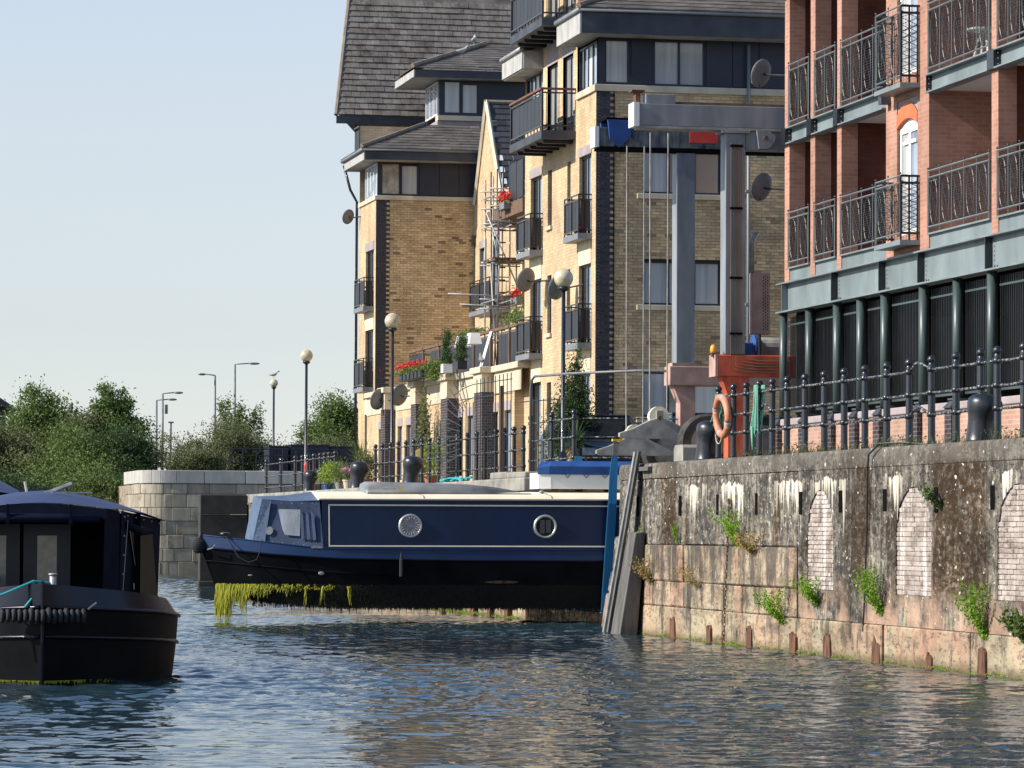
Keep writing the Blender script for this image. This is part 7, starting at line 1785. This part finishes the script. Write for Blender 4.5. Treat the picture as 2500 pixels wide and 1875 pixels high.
tree('bush', 'bright green leafy bush below the tallest leafy tree', 14.3, 166, 2.1, [B(14.4, 166, 5.0, 1.3, 1.4, 1.4), B(13.9, 165, 3.8, 1.4, 1.4, 1.2), B(15.2, 165, 4.0, 1.1, 1.2, 1.2)], 7000, .15, 'leaf', 4)
tree('bush', 'dark green bush between bright leafy bush and pale wall', 16.7, 166, 2.1, [B(16.5, 166, 5.2, 1.1, 1.2, 1.3), B(17.5, 167, 4.8, 1.0, 1.1, 1.2), B(16.4, 164.5, 3.9, 1.2, 1.1, 1.1)], 7000, .14, 'leaf_dark', 5)
tree('bush', 'grey green low bush above boats at water edge', 12.2, 160, 1.5, [B(11.6, 160, 2.9, 1.5, 1.2, 1.1), B(13.3, 160, 2.6, 1.3, 1.2, 1.0), B(10.2, 160, 3.2, 1.3, 1.2, 1.1)], 6000, .13, 'leaf_dark', 6)
tree('bush', 'yellowish low bush beside the pale wall corner', 15.1, 157, 1.0, [B(15.0, 157, 2.2, .8, .8, .95), B(14.3, 157.5, 2.0, .8, .8, .8)], 3600, .11, 'leaf_olive', 7)
tree('bush', 'mixed green bush hanging behind the pale wall corner', 15.0, 160, 1.5, [B(15.1, 160, 3.4, 1.0, 1.0, 1.0), B(14.0, 160, 3.2, 1.0, 1.0, .9)], 4200, .13, 'leaf', 8)
tree('bush', 'spreading olive bush on top of the pale dock wall', 18.5, 153, 4.05, [B(18.3, 153, 4.6, .75, .7, .55), B(19.1, 153, 4.55, .6, .6, .5), B(17.7, 153, 4.35, .5, .5, .3)], 3600, .09, 'leaf_olive', 9)
tree('bush', 'dense domed bush between the road lights and railing', 21.6, 165, 4.05, [B(21.6, 165, 5.4, 1.3, 1.2, 1.1), B(20.7, 164, 5.1, .9, .9, .9), B(22.6, 165, 5.0, .9, .9, .9)], 7000, .12, 'leaf_olive', 10)
tree('tree', 'open sapling rising behind the dense domed bush', 23.2, 178, 4.05, [B(22.9, 178, 7.4, .35, .4, .7), B(23.7, 178, 7.3, .35, .4, .7), B(24.4, 178, 7.0, .35, .4, .8), B(23.3, 178, 6.2, 1.0, .8, .8)], 1500, .15, 'leaf', 11, 'tree')
tree('tree', 'bright green tree beside the far brick tower', 27.6, 175, 4.05, [B(27.7, 175, 7.2, .8, .8, 1.0), B(28.3, 175, 6.6, .9, .9, 1.0), B(26.9, 175, 6.5, .7, .8, .8), B(27.6, 174, 5.8, 1.1, 1.0, .9)], 5200, .15, 'leaf', 12, 'tree')
tree('bush', 'pale grassy bush below the bright green tree', 26.0, 168, 4.05, [B(25.4, 168, 5.0, 1.0, .9, .8), B(26.6, 168, 5.0, 1.1, .9, .9), B(24.5, 167, 4.8, .7, .7, .5)], 4600, .12, 'leaf_olive', 13)
tree('bush', 'thin wispy shrubs near the slim signal post', 21.0, 185, 4.05, [B(20.6, 185, 5.6, .9, .8, .9), B(21.8, 185, 5.4, .8, .8, .9), B(19.6, 185, 5.6, .7, .7, 1.0)], 1500, .13, 'leaf_olive', 14)
tree('bush', 'broad green bush standing farthest from the pale dock wall', 9.0, 172, 2.2, [B(9.0, 172, 5.2, 1.8, 1.6, 1.6)], 3500, .16, 'leaf', 15)
tree('bush', 'mid green bush filling the gap between two leafy trees', 15.4, 170, 2.2, [B(15.3, 170, 5.6, 1.1, 1.1, 1.2), B(15.6, 169, 4.4, 1.2, 1.1, 1.1)], 4200, .15, 'leaf_olive', 16)
ho = thing('house', (12, 266, 2), 'dark slate roofed house peeping above the bushes', 'house')
MB().box(5, 18.2, 262, 272, 2, 9.9).build('wall', mat['blue_brick_wall'], ho)
MB().prism([(4.6, 15.5), (18.85, 9.95), (18.85, 10.15), (17.6, 10.95), (4.6, 18.6)], 'Y', 261.5, 272.5).build('roof', mat['slate'], ho)
MB().prism([(18.9, 10.0), (17.55, 10.88), (17.6, 11.0), (19.0, 10.12)], 'Y', 261.4, 261.5).build('bargeboard', mat['fascia'], ho)
